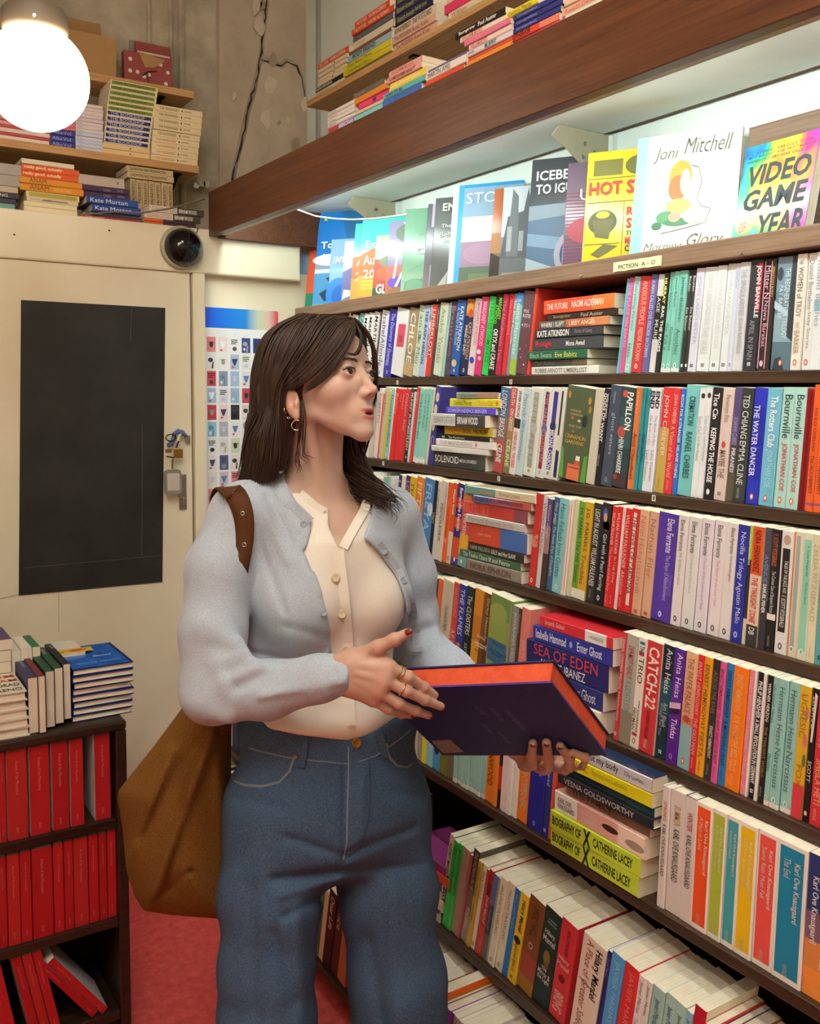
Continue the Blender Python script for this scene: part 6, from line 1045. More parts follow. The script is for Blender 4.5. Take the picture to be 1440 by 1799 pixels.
val = mth('ADD', mth('ADD', mth('MULTIPLY', sx.outputs[0], .62), mth('MULTIPLY', sx.outputs[2], .10)), mth('MULTIPLY', mth('SUBTRACT', nz, .5), .9))
t.set(t.ramp(val, [(.03, hx('1450d8')), (.12, hx('2098d0')), (.22, hx('3cc45c')), (.34, hx('e8d83c')), (.46, hx('f08a2c')), (.58, hx('e83c8c')), (.85, hx('d82cc8'))]), .2); MAT['rainbow'] = t.m
m = MB(); m.quad([(0, -.0003, 0), (wd, -.0003, 0), (wd, -.0003, hh), (0, -.0003, hh)]); m.build('cover_art', 'rainbow', r)
for body, c, u0, u1, v0, v1, b in (('VIDEO', '2c3438', .10, .95, .60, .80, .03), ('GAME', '2c3438', .10, .95, .36, .56, .03), ('OF', 'e86ab8', .10, .2, .12, .3, .01), ('THE', 'b85ad0', .10, .25, .06, .12, .01), ('YEAR', '2c3438', .36, .98, .08, .30, .03), ('A YEAR-BY-YEAR GUIDE TO THE', '3a3c50', .16, .92, .91, .94, .0), ('BEST, BOLDEST, AND MOST BIZARRE', '3a3c50', .06, .96, .87, .9, .0), ('GAMES OF EVERY YEAR SINCE 1977', '3a3c50', .06, .94, .83, .86, .0)):
    text(r, body, (u0*wd, -.0006, v0*hh), (1, 0, 0), (0, 0, 1), (u1-u0)*wd, (v1-v0)*hh, c, b, 'L', 'title', .12)
# brown board leaning behind
y0_ = at(1312, 300, 0, 1.60)[1]; m = MB(); zt_ = at(1440, 190, 0, 1.60)[2]
m.prism([(float(y0_), float(zt_-.25)), (float(y0_), float(zt_)), (float(y0_-.45), float(zt_)), (float(y0_-.45), float(zt_-.25))], 0, 1.60, 1.612); 
bo = m.build('brown_board', 'rail_wood', bevel=.002); tag(bo, 'brown wooden backing board behind the rainbow book', 'board')
bo.matrix_basis = Matrix.Translation((0, 0, ZL-(zt_-.25)+.0005)) if zt_-.25 < ZL else Matrix()
# ------------------------------------------------------------------ flat stacks on the upper pine shelf and on the beam ledge
U0 = (540, 0, 5.54); U1 = (780, 0, 5.54)
def ustack(key, where, z0, dd, crop, items): NAMES2[key] = (where, 'flat stacks above the brown beam'); stack(key, 'x', dd, z0, crop, items, yaw=.012, dpt=.13)
ustack('u1', 'the first stack on the upper shelf', zu, DU, U0, [(62, 352, 44, 'd9d0b8', 'ROBBIE ARNOTT', '9a9078'), (66, 350, 44, '24211e', [('KATE ATKINSON', 'e8e0d0', .03, .7, .2, .8, .02)], '')]+[(92+i*5, 345+i*12, 38, 'd8c8a4', '', '6a5a3c', {'art': [('e', .5, .42, .25, .02, '4a3a24')]}) for i in range(4)]+[(92, 392, 66, 'd4522c', [('THE FUTURE', 'f0d0b0', .05, .36), ('NAOMI ALDERMAN', 'f0d0b0', .42, .9)], '')])
ustack('u2', 'the second stack on the upper shelf', zu, DU, U0, [(355, 812, 34, '7a7c6a'), (352, 810, 56, 'd4c628', 'I Dont Need a Mirror', '5a5414'), (350, 808, 56, 'd4c628', 'I Dont Need a Mirror', '5a5414'), (390, 815, 66, '9cb4c4', [('BODY FRIEND', '2a3038', .12, .68, .2, .85, .02)], ''), (400, 812, 34, '7a5438'), (440, 822, 74, 'd9cdb0', 'Georgia', 'a89c84', {'front': '8a2c38'}), (425, 822, 60, '5c6066', '', 'a0a4a8'), (432, 832, 62, 'd4502e', [('THE FUTURE', 'f0d0b0', .05, .36), ('NAOMI ALDERMAN', 'f0d0b0', .42, .9)], ''), (448, 786, 70, 'd4502e', [('THE FUTURE', 'f0d0b0', .05, .36), ('NAOMI ALDERMAN', 'f0d0b0', .42, .9)], '')])
ustack('u3', 'the third stack on the upper shelf', zu, DU, U0, [(824, 1250, 76, 'd9a890', 'The MODERN;Anna Kate', '5a3a34'), (824, 1245, 76, 'd9aa92', 'The MODERN;Anna Kate', '5a3a34'), (824, 1240, 90, 'dcc8ac', [('ANNE BEREST', '3a2c24', .03, .42), ('THE POSTCARD', '3a2c24', .46, .9, .2, .8)], ''), (850, 1215, 92, '2a2848', 'Elizabeth Acevedo;Family Lore', 'b8bc6a'), (845, 1205, 92, '2a2848', 'Elizabeth Acevedo;Family Lore', 'b8bc6a'), (850, 1210, 92, '2a2848', 'Elizabeth Acevedo;Family Lore', 'b8bc6a')])
ustack('u4', 'the fourth stack on the upper shelf', zu, DU, U1, [(35, 500, 82, 'dcc9a4', 'William', '8a7450'), (0, 480, 95, 'd83c66', '', 'f0a0b0'), (10, 480, 90, 'dcc9a4', '', '8a7450')])
ZG = zb1; DG = XBm+.004
ustack('g1', 'the first stack on the beam ledge', ZG, DG, U0, [(192, 436, 62, 'a83c40|.4:8a6ca8', [('AMERICANAH', 'e8dcec', .42, .98, .2, .85, .02)], '')]+[(186, 452, 38, 'd4ccc4', 'Dubravka', '8a8480') for i in range(4)])
ustack('g2', 'the second stack on the beam ledge', ZG, DG, U0, [(438, 726, 60, '7cc4c8', '', '2c6a70'), (460, 726, 36, 'c8bca0'), (485, 770, 64, 'dc3c6c', '', 'f08aa8', {'art': [('q', ((.2, .4), (.8, .4), (.8, .52), (.2, .52)), '5a2c6a')]}), (450, 775, 62, 'd07c2c', '', 'f0b070'), (425, 722, 62, '5c584e', 'Cambridge', '9a9484', {'hard': True})])
ustack('g3', 'the third stack on the beam ledge', ZG, DG, U0, [(732, 1105, 66, '3c64ac', '', 'a0b8e0'), (740, 1140, 56, '5cacb0', 'HOW TO BE', '20403c', {'cn': 'teal'}), (795, 1140, 78, 'dcc44a', 'Dolly Alderton;Ghosts', 'f4e8b0'), (782, 1108, 58, 'dc9a90', 'FLAMES;ROBBIE ARNOTT', '4a2a30'), (785, 1100, 60, 'dca094', 'WILLIAM BOYD', 'c05a4a')])
ustack('g4', 'the fourth stack on the beam ledge', ZG, DG, U1, [(-185, 185, 52, 'd4442c', '', 'f0b090'), (-180, 210, 78, 'e0d8cc', [('MARTIN AMIS', '3a3430', .05, .62, .2, .85, .0)], ''), (-175, 200, 30, '6a5c84')])
ustack('g5', 'the fifth stack on the beam ledge', ZG, DG, U1, [(212, 655, 50, 'dc8a2c', '', '5a3410'), (215, 650, 40, 'c84a34'), (222, 655, 58, 'd4ccd0', [('JACK', '6a6a70', .02, .2), ('MURPHY', '2c5c4c', .4, .66, .1, .9, .02)], ''), (228, 645, 58, 'dcc4b8', [('WILLIAM BOYD', 'c0503c', .05, .45, .15, .9, .01)], ''), (190, 640, 58, 'd8708c', '', 'f0b0c0'), (146, 590, 56, 'dcc4b4', [('WILLIAM BOYD', 'c0503c', .05, .5, .15, .9, .01)], ''), (98, 588, 68, '28221f', [('Baumgartner', 'f0e8dc', .08, .42, .2, .8, .01), ('Paul Auster', 'f0e8dc', .48, .84, .2, .8, .01)], '')])
ustack('g6', 'the sixth stack on the beam ledge', ZG, DG, U1, [(660, 1170, 26, 'd84a84'), (650, 1110, 72, 'd4482c|.6:d87a5c', [('EITHER/OR', '3a1c18', .03, .42, .2, .9, .02)], ''), (662, 1120, 60, '2c3070', 'Correspondence', 'a8acd8'), (662, 1140, 60, '2c3070', 'Correspondence', 'a8acd8'), (668, 1150, 60, '2c3070', 'Correspondence', 'a8acd8'), (592, 900, 66, 'd8c830', 'Central Places', '5a5414')])
ustack('g7', 'the seventh stack on the beam ledge', ZG, DG, U1, [(1170, 1660, 44, 'c8d0b8'), (1122, 1600, 86, 'dca88c', 'Ronald Dworkin', 'b8604c'), (1150, 1620, 70, 'd8b89c')])
# ------------------------------------------------------------------ sculpting with signed distance fields (camera-aligned metres: x right, y up, z to viewer)
def J(px, py, d): return np.array([(px-CX)/FPX*d, -(py-CY)/FPX*d, -d])
CAMW = np.array(camo.matrix_basis)
def to_world(v): return v @ CAMW[:3, :3].T + CAMW[:3, 3]
def smin(a, b, k):
    if k <= 0: return np.minimum(a, b)
    h = np.maximum(k-np.abs(a-b), 0)/k; return np.minimum(a, b)-h*h*k*.25
def smax(a, b, k): return -smin(-a, -b, k)
class Field:
    def __init__(s, lo, hi, h):
        s.lo = np.array(lo, float); s.h = h; s.n = np.ceil((np.array(hi)-s.lo)/h).astype(int)+1
        s.f = np.full(s.n, .08, np.float32)
        s.ax = [s.lo[i]+h*np.arange(s.n[i]) for i in range(3)]
    def sub(s, lo, hi):
        a = np.maximum(np.floor((np.array(lo)-s.lo)/s.h).astype(int), 0); b = np.minimum(np.ceil((np.array(hi)-s.lo)/s.h).astype(int)+1, s.n)
        if (b <= a).any(): return None
        sl = tuple(slice(a[i], b[i]) for i in range(3))
        g = np.meshgrid(*[s.ax[i][sl[i]] for i in range(3)], indexing='ij'); return sl, np.stack(g, -1).astype(np.float32)
    def apply(s, lo, hi, fn, k, op='u'):
        m = k+3*s.h+.012; r = s.sub(np.array(lo)-m, np.array(hi)+m)
        if r is None: return
        sl, p = r; d = fn(p)
        if op == 'u': s.f[sl] = smin(s.f[sl], d, k)
        elif op == 's': s.f[sl] = smax(s.f[sl], -d, k)
        else: s.f[sl] = smax(s.f[sl], d, k)
    def ell(s, c, r, R=None, k=.01, op='u'):
        c = np.array(c, np.float32); r = np.array(r, np.float32); m = max(r)
        def fn(p):
            q = p-c
            if R is not None: q = q @ R.astype(np.float32)
            k0 = np.linalg.norm(q/r, axis=-1); k1 = np.linalg.norm(q/(r*r), axis=-1)+1e-9
            return k0*(k0-1)/k1
        s.apply(c-m, c+m, fn, k, op)
    def cone(s, a, b, ra, rb, k=.01, op='u'):
        a = np.array(a, np.float32); b = np.array(b, np.float32)
        def fn(p):
            ab = b-a; t = np.clip(((p-a) @ ab)/max(1e-9, float(ab @ ab)), 0, 1)
            return np.linalg.norm(p-a-t[..., None]*ab, axis=-1)-(ra+(rb-ra)*t)
        m = max(ra, rb); s.apply(np.minimum(a, b)-m, np.maximum(a, b)+m, fn, k, op)
    def chain(s, pts, rad, k=.01, op='u'):
        for i in range(len(pts)-1): s.cone(pts[i], pts[i+1], rad[i], rad[i+1], k, op)
    def all(s, fn): # arbitrary in-place change
        g = np.meshgrid(*s.ax, indexing='ij'); p = np.stack(g, -1).astype(np.float32); s.f = fn(s.f, p).astype(np.float32)
    def mesh(s):
        f = s.f; n = s.n; inside = f < 0
        c = np.zeros(n-1, np.uint8)
        for dx in (0, 1):
            for dy in (0, 1):
                for dz in (0, 1): c += inside[dx:n[0]-1+dx, dy:n[1]-1+dy, dz:n[2]-1+dz]
        act = np.argwhere((c > 0) & (c < 8)); idx = np.full(n-1, -1, np.int32); idx[act[:, 0], act[:, 1], act[:, 2]] = np.arange(len(act))
        pos = np.zeros((len(act), 3)); cnt = np.zeros(len(act))
        cor = [np.array((x, y, z)) for x in (0, 1) for y in (0, 1) for z in (0, 1)]
        for i in range(8):
            for j in range(i+1, 8):
                if np.abs(cor[i]-cor[j]).sum() != 1: continue
                a = act+cor[i]; b = act+cor[j]; va = f[a[:, 0], a[:, 1], a[:, 2]]; vb = f[b[:, 0], b[:, 1], b[:, 2]]
                m = (va < 0) != (vb < 0); t = va[m]/(va[m]-vb[m])
                pos[m] += cor[i]+(cor[j]-cor[i])*t[:, None]; cnt[m] += 1
        v = s.lo+(act+pos/cnt[:, None])*s.h
        quads = []
        for ax in range(3):
            o = [slice(None)]*3; o2 = [slice(None)]*3; o[ax] = slice(0, -1); o2[ax] = slice(1, None)
            a_, b_ = inside[tuple(o)], inside[tuple(o2)]
            e = np.argwhere(a_ != b_); u, w = (ax+1) % 3, (ax+2) % 3
            e = e[(e[:, u] > 0) & (e[:, w] > 0) & (e[:, u] < n[u]-1) & (e[:, w] < n[w]-1)]
            du = np.zeros(3, int); du[u] = 1; dw = np.zeros(3, int); dw[w] = 1
            g = lambda q: idx[q[:, 0], q[:, 1], q[:, 2]]
            q = np.stack([g(e-du-dw), g(e-dw), g(e), g(e-du)], 1)
            fl = ~a_[e[:, 0], e[:, 1], e[:, 2]]; q[fl] = q[fl][:, ::-1]
            quads.append(q)
        q = np.concatenate(quads); q = q[(q >= 0).all(1)]
        return v, q
def in_poly(px, py, poly):
    "signed distance in pixels to a polygon, negative inside"
    poly = np.array(poly, np.float32); d = np.full(px.shape, 1e9, np.float32); sgn = np.zeros(px.shape, bool); n = len(poly)
    for i in range(n):
        a = poly[i]; b = poly[(i+1) % n]; e = b-a; wx = px-a[0]; wy = py-a[1]
        t = np.clip((wx*e[0]+wy*e[1])/(e @ e), 0, 1); d = np.minimum(d, (wx-e[0]*t)**2+(wy-e[1]*t)**2)
        c = (a[1] <= py) != (b[1] <= py); xi = a[0]+(py-a[1])/(e[1] if abs(e[1]) > 1e-6 else 1e-6)*e[0]; sgn ^= c & (px < xi)
    d = np.sqrt(d); return np.where(sgn, -d, d)
def pix(p):
    d = -p[..., 2]; return CX+FPX*p[..., 0]/d, CY-FPX*p[..., 1]/d, d
def smooth_mesh(v, q, it=2, lam=.5):
    n = len(v); a = np.concatenate([q[:, [0, 1]], q[:, [1, 2]], q[:, [2, 3]], q[:, [3, 0]]]); a = np.concatenate([a, a[:, ::-1]])
    cnt = np.bincount(a[:, 0], minlength=n).astype(float)
    for _ in range(it):
        s = np.stack([np.bincount(a[:, 0], weights=v[a[:, 1], i], minlength=n) for i in range(3)], 1)/np.maximum(cnt, 1)[:, None]
        v = v+lam*(s-v)
    return v
def obj_from(name, parts, mat, parent, org, cols=None, smooth=True):
    "parts: list of (v,q) in camera metres -> one mesh relative to org (world)"
    vs, qs, b = [], [], 0
    for v, q in parts: vs.append(v); qs.append(q+b); b += len(v)
    v = np.concatenate(vs); q = np.concatenate(qs)
    w = to_world(v)-np.array(org); me = bpy.data.meshes.new(name)
    me.vertices.add(len(w)); me.vertices.foreach_set('co', w.astype(np.float32).ravel())
    me.loops.add(q.size); me.loops.foreach_set('vertex_index', q.ravel().astype(np.int32))
    me.polygons.add(len(q)); me.polygons.foreach_set('loop_start', np.arange(0, q.size, q.shape[1], dtype=np.int32)); me.polygons.foreach_set('loop_total', np.full(len(q), q.shape[1], np.int32))
    me.update(calc_edges=True)
    if smooth: me.polygons.foreach_set('use_smooth', [True]*len(q))
    if cols is not None:
        ca = me.color_attributes.new('Col', 'FLOAT_COLOR', 'POINT'); ca.data.foreach_set('color', np.concatenate([cols, np.ones((len(cols), 1))], 1).astype(np.float32).ravel())
    me.materials.append(MAT[mat] if isinstance(mat, str) else mat)
    o = bpy.data.objects.new(name, me); link(o, parent); return o
# ------------------------------------------------------------------ the woman
WO = P(585, 1500, 1.70); WO[2] = 0.0
woman = empty('person', tuple(WO), 'woman in pale blue cardigan and jeans looking up, holding a blue book', 'person')
n_ = lambda v: np.array(v, float)/np.linalg.norm(v)
# --- materials
def skin_mat():
    t = NT('skin'); a = t.n('ShaderNodeVertexColor'); a.layer_name = 'Col'; f = t.noise(t.coord('Object'), 45, 5)
    t.set(t.mix(1.0, a.outputs[0], t.ramp(f, [(.3, (.94, .93, .92)), (.7, (1, 1, 1))]), 'MULTIPLY'), .42, .35)
    t.b.inputs['Subsurface Weight'].default_value = .18; t.b.inputs['Subsurface Radius'].default_value = (.012, .005, .003); t.b.inputs['Subsurface Scale'].default_value = .6
    t.bump(t.noise(t.coord('Object'), 700, 2), .04, .0005); MAT['skin'] = t.m
skin_mat()
def cloth(name, c1, c2, sc=900, st=(1, 1, 1), bump=.25, rough=.9, big=9):
    t = NT(name); v = t.coord('Object', st); f = t.noise(v, sc, 3); g = t.noise(t.coord('Object'), big, 4)
    base = t.ramp(f, [(.35, hx(c1)), (.65, hx(c2))]); t.set(t.mix(.35, base, t.ramp(g, [(.3, (.86, .86, .86)), (.7, (1.0, 1.0, 1.0))]), 'MULTIPLY'), rough, .15)
    if 'knit' in name: t.b.inputs['Sheen Weight'].default_value = .2; t.b.inputs['Sheen Roughness'].default_value = .5
    t.bump(f, bump, .0012); MAT[name] = t.m
cloth('knit_blue', 'a2abb6', 'bcc5d0', 420, (1, 1, 2.2), .3); cloth('shirt_cream', 'e8dccb', 'f3eadd', 900, (1, 1, 1), .12)
cloth('denim', '2f4159', '566e8a', 700, (1.6, 1.6, .5), .3, .85, 5); cloth('suede', '5f3e18', '7e5624', 500, (1, 1, 1), .3, .95, 7)
cloth('strap_leather', '4a2b15', '5c371c', 700, (1, 1, 1), .15, .7)
# --- head frame (origin between the eyes)
E0 = J(626, 656, 1.60); ef = n_((.825, .15, .545)); es = n_(np.cross((0, 1, 0), ef)); 
es = -n_(np.cross(ef, (0, 1, 0))) if False else n_(np.array([-ef[2], 0, ef[0]])); eu = np.cross(ef, es); eu = eu if eu[1] > 0 else -eu
HR = np.stack([ef, es, eu], 1)              # local (f,s,u) -> camera
def hd_(f, s, u): return E0 + HR @ np.array([f, s, u])*.001
SH = .985
lo = np.minimum.reduce([J(455, 1010, 1.85), J(700, 540, 1.50), J(455, 540, 1.85), J(700, 1010, 1.5)]); hi = np.maximum.reduce([J(455, 1010, 1.85), J(700, 540, 1.50), J(455, 540, 1.5), J(700, 540, 1.85)])
lo[2] = -1.84; hi[2] = -1.50
F = Field(lo, hi, .0018)
def he(c, r, k=.012, op='u'): F.ell(hd_(*c), np.array(r)*.001, HR, k, op)
def hc(a, b, ra, rb, k=.01, op='u'): F.cone(hd_(*a), hd_(*b), ra*.001, rb*.001, k, op)
he((-86, 0, 22), (94, 73, 82)); he((-42, 0, 36), (50, 58, 46), .02); he((-38, 0, -26), (43, 52, 54), .02)
for s_ in (1, -1):
    hc((-70, s_*42, -58), (-3, s_*8, -98), 11, 10, .026); he((-20, s_*37, -29), (23, 17, 20), .025); he((0, s_*22, 17), (9, 20, 7), .012)
he((-26, 0, -62), (38, 35, 38), .02); he((0, 0, -102), (12, 13, 11.5), .018)
he((2, 0, -69), (15, 23, 20), .014)
for s_ in (1, -1): he((6, s_*13, -17), (10, 10, 15), .014)
# eyes: socket, lid ball, opening
for s_ in (1, -1):
    he((15, s_*32, -3), (9, 14, 9), .010, 's'); he((-1, s_*31, -1), (14.2, 14.2, 13.6), .006)
    he((12, s_*31.5, -.6), (9.5, 14.5, 5.3), .0018, 's')
    hc((12.5, s_*20, 4.2), (9.5, s_*42, 4.6), 1.5, 1.6, .004)         # upper lid fold
# nose
hc((7, 0, 6), (29, 0, -32), 4.6, 5.6, .012); he((29.5, 0, -35), (7, 6.8, 6.2), .007); he((15, 0, -38), (14, 10, 8), .010)
for s_ in (1, -1):
    he((18.5, s_*9.5, -39.5), (7.8, 4.8, 5.6), .006); he((25, s_*5.6, -44.5), (4.6, 2.6, 3.4), .003, 's')
# lips
for s_ in (1, -1):
    hc((14.6, s_*4.5, -66.6), (6, s_*21, -72.4), 4.0, 1.6, .0045); hc((12.4, s_*3, -79.4), (5.5, s_*19, -74.8), 5.0, 2.0, .0045)
he((18, 0, -72.6), (9, 11, 2.2), .0025, 's'); hc((15.5, 0, -72.8), (7.5, 20, -73.2), .9, .8, .003, 's'); hc((15.5, 0, -72.8), (7.5, -20, -73.2), .9, .8, .003, 's'); hc((17.2, 0, -50), (17.6, 0, -60), 1.5, 1.5, .004, 's')
# ears
for s_ in (1, -1):
    Re = HR
    he((-86, s_*73, -40), (14, 6, 26), .006); he((-82, s_*79, -36), (7.5, 4.5, 15), .004, 's'); he((-89, s_*76, -38), (10.5, 4, 21), .003); he((-82, s_*80, -36), (6.5, 5, 11), .003, 's'); he((-80, s_*75, -61), (7, 4.5, 9), .006); he((-76, s_*76, -44), (4, 4, 6), .004)
# neck and upper chest
NB = J(556, 900, 1.705); tf = n_((.55, 0, .83)); ts = n_((-.83, 0, .55))
F.chain([J(545, 700, 1.665), J(551, 775, 1.675), J(553, 840, 1.69), NB+np.array([0, -.01, 0])], [.046, .043, .046, .062], .022)
for s_ in (1, -1):
    F.cone(hd_(-84, s_*40, -62), NB+tf*.042+ts*s_*.012+np.array([0, .008, 0]), .011, .008, .014)       # sternomastoid
    F.cone(NB+tf*.052+ts*s_*.016+np.array([0, -.012, 0]), NB+ts*s_*.15+tf*.025+np.array([0, .008, 0]), .011, .010, .02)   # collar bones
    F.cone(NB+np.array([0, .02, 0])-tf*.02, NB+ts*s_*.15+np.array([0, -.015, 0]), .05, .045, .04)
F.ell(NB+np.array([0, -.11, 0]), (.15, .13, .09), np.stack([ts, np.array([0, 1, 0]), tf], 1), .04)
hv, hq = F.mesh(); hv = smooth_mesh(hv, hq, 1, .3)
# --- colours on the skin
def skin_cols(v, face=False):
    c = np.tile(np.array(hx('d0ad9b')), (len(v), 1))
    if face:
        q = (v-E0) @ HR*1000
        def blob(f, s, u, r, col, amt, sh=None):
            d = np.sqrt(((q[:, 0]-f)/r[0])**2+((np.abs(q[:, 1])-s)/r[1])**2+((q[:, 2]-u)/r[2])**2); w = (np.clip(1.4-d, 0, 1) if sh is None else np.clip((1.2-d)*sh, 0, 1))[:, None]*amt
            return c*(1-w)+np.array(hx(col))*w
        c = blob(0, 40, -36, (26, 18, 18), 'd39585', .22); c = blob(28, 0, -36, (12, 12, 10), 'cf9585', .25)
        c = blob(14, 30, -7, (14, 15, 6), 'c48a78', .4)
        c = blob(12, 0, -67.6, (10, 18, 4.8), 'ae4a49', .9, 3); c = blob(10, 0, -79.2, (10, 16, 5.8), 'b95652', .9, 3); c = blob(13, 0, -72.7, (9, 14, 1.5), '3a1816', .9, 3)
        c = blob(27, 5.8, -45, (5, 2.6, 3.2), '5a3226', .8)
        c = blob(10, 28, 19.0, (12, 18, 3.0), '5c4032', .8)
        c = blob(13, 31, 5, (8, 13, 1.6), '5a3a30', .75); c = blob(13, 31, -5.6, (8, 12, 1.2), '8a5a4c', .6)
        c = blob(-86, 78, -42, (20, 10, 30), 'cf8f76', .5)
    return c
# --- hands
def hand_field(lo, hi, h=.0016): return Field(lo, hi, h)
def finger(Fd, pts, r0, r1, k=.0035):
    n = len(pts); rr = [r0+(r1-r0)*i/(n-1) for i in range(n)]; Fd.chain(pts, rr, k)
    for i in range(1, n-1): Fd.ell(pts[i], (rr[i]*1.06,)*3, None, .004)
lo = np.array([*J(585, 1290, 1.5)[:2], -1.58]); hi = np.array([*J(800, 1085, 1.5)[:2], -1.40])
R = hand_field(lo, hi)
wr = J(600, 1183, 1.475)
Rm = {'i': J(684, 1172, 1.462), 'm': J(677, 1195, 1.458), 'r': J(667, 1215, 1.462), 'p': J(655, 1230, 1.472)}
R.cone(J(560, 1186, 1.48), J(612, 1172, 1.475), .026, .0235, .01); R.cone(J(560, 1194, 1.482), J(612, 1196, 1.478), .026, .0215, .012)
for kk, r_, y0 in (('i', .0128, 1166), ('m', .0128, 1180), ('r', .0122, 1194), ('p', .0112, 1205)):
    R.cone(J(618, y0, 1.476), Rm[kk], .0155, r_, .016)
R.cone(J(628, 1160, 1.482), J(668, 1150, 1.485), .016, .012, .02)          # thenar web
RF = {'i': [Rm['i'], J(717, 1189, 1.464), J(744, 1207, 1.480), J(763, 1221, 1.496)], 'm': [Rm['m'], J(714, 1214, 1.462), J(746, 1230, 1.480), J(774, 1241, 1.500)],
      'r': [Rm['r'], J(700, 1236, 1.468), J(730, 1249, 1.488), J(753, 1257, 1.508)], 'p': [Rm['p'], J(682, 1246, 1.480), J(704, 1254, 1.500), J(722, 1257, 1.516)]}
for kk, (a_, b_) in {'i': (.0098, .0066), 'm': (.0098, .0066), 'r': (.0094, .0062), 'p': (.0084, .0056)}.items(): finger(R, RF[kk], a_, b_)
RT = [J(634, 1152, 1.478), J(664, 1138, 1.466), J(692, 1124, 1.458), J(716, 1112, 1.456)]
finger(R, RT, .0135, .0075, .006)
for a_, b_ in ((J(630, 1168, 1.464), Rm['i']), (J(626, 1182, 1.46), Rm['m']), (J(624, 1194, 1.462), Rm['r'])): R.cone(a_+np.array([0, 0, .006]), b_+np.array([0, 0, .004]), .0028, .0034, .006)
rv, rq = R.mesh(); rv = smooth_mesh(rv, rq, 2, .4)
lo = np.array([*J(860, 1390, 1.75)[:2], -1.78]); hi = np.array([*J(1030, 1250, 1.5)[:2], -1.44]); hi[0] = J(1030, 1300, 1.6)[0]
L = hand_field(lo, hi)
# held book frame (needed for contact)
bA, bB, bC = J(662, 1212, 1.575), J(968, 1200, 1.42), J(1075, 1328, 1.575)
bu = bB-bA; bLen = np.linalg.norm(bu); bu /= bLen; bw = bC-bB; bw -= bu*(bw @ bu); bWid = np.linalg.norm(bw); bw /= bWid
bn = np.cross(bu, bw); bn = bn if bn[2] > 0 else -bn      # toward the viewer
def bpt(a, b, c): return bA+bu*a+bw*b+bn*c                  # a along top edge, b down the cover, c out of the cover
def plane_hit(px, py, off):
    r_ = J(px, py, 1.0); t_ = ((bA+bn*off) @ bn)/(r_ @ bn); return r_*t_
BT = .040                                                   # book thickness
for (tx, ty), (kx, ky), r_ in (((936, 1306), (934, 1343), .0088), ((960, 1305), (963, 1347), .0092), ((984, 1311), (1000, 1347), .0088), ((1006, 1322), (1028, 1345), .0078)):
    tip = plane_hit(tx, ty, r_*.9); mid = plane_hit(kx, ky-14, r_*1.1); kn = plane_hit(kx, ky, .002); back = plane_hit(kx-8, ky+4, -BT*.6); mc = plane_hit(kx-34, ky-2, -BT-.022)
    finger(L, [mc, back, kn, mid, tip], r_*1.15, r_*.86)
    L.cone(J(905, 1285, 1.70), mc, .020, .013, .016)
pal = plane_hit(950, 1318, -BT-.024); L.cone(J(890, 1272, 1.72), pal, .026, .018, .02)
L.chain([J(900, 1280, 1.70), plane_hit(905, 1262, -BT-.02), plane_hit(935, 1240, -BT-.016), plane_hit(955, 1222, -BT-.012)], [.016, .0125, .011, .008], .01)
lv, lq = L.mesh(); lv = smooth_mesh(lv, lq, 2, .4)
# --- plain body under the clothes so that the skin is one figure from head to feet
def tz(px, py, d): return J(px, py, d)
def floor_pt(p, z):  # camera point straight below p at world height z
    w = to_world(np.array([p]))[0]; w[2] = z; return (w-CAMW[:3, 3]) @ CAMW[:3, :3]
SR, SL = J(406, 915, 1.605), J(700, 915, 1.79); ELR, ELL = J(375, 1213, 1.545), J(728, 1125, 1.84); WRR, WRL = J(612, 1184, 1.476), J(900, 1275, 1.705)
PEL = J(578, 1385, 1.705); HIPR, HIPL = J(486, 1440, 1.665), J(668, 1440, 1.75)
ANR, ANL = floor_pt(J(472, 1800, 1.66), .09), floor_pt(J(702, 1800, 1.76), .09)
allp = np.array([SR, SL, ELR, ELL, PEL, HIPR, HIPL, ANR, ANL]); B = Field(allp.min(0)-.16, allp.max(0)+.16, .009)
B.chain([NB, J(562, 1010, 1.70), J(572, 1240, 1.705), PEL], [.05, .085, .078, .085], .05); B.chain([SR, J(562, 960, 1.70), SL], [.035, .05, .035], .04)
B.chain([SR, ELR, WRR], [.036, .034, .022], .02); B.chain([SL, ELL, WRL], [.036, .034, .022], .02)
KNR, KNL = .5*(HIPR+ANR), .5*(HIPL+ANL)
B.chain([HIPR, KNR, ANR], [.062, .045, .032], .03); B.chain([HIPL, KNL, ANL], [.062, .045, .032], .03); B.chain([HIPR, PEL, HIPL], [.05, .06, .05], .04)
bv_, bq_ = B.mesh()
cols = np.concatenate([skin_cols(hv, True), skin_cols(rv)*np.array([.90, .80, .75]), skin_cols(lv)*np.array([.88, .78, .73]), skin_cols(bv_)])
body = obj_from('body', [(hv, hq), (rv, rq), (lv, lq), (bv_, bq_)], 'skin', woman, WO, cols)
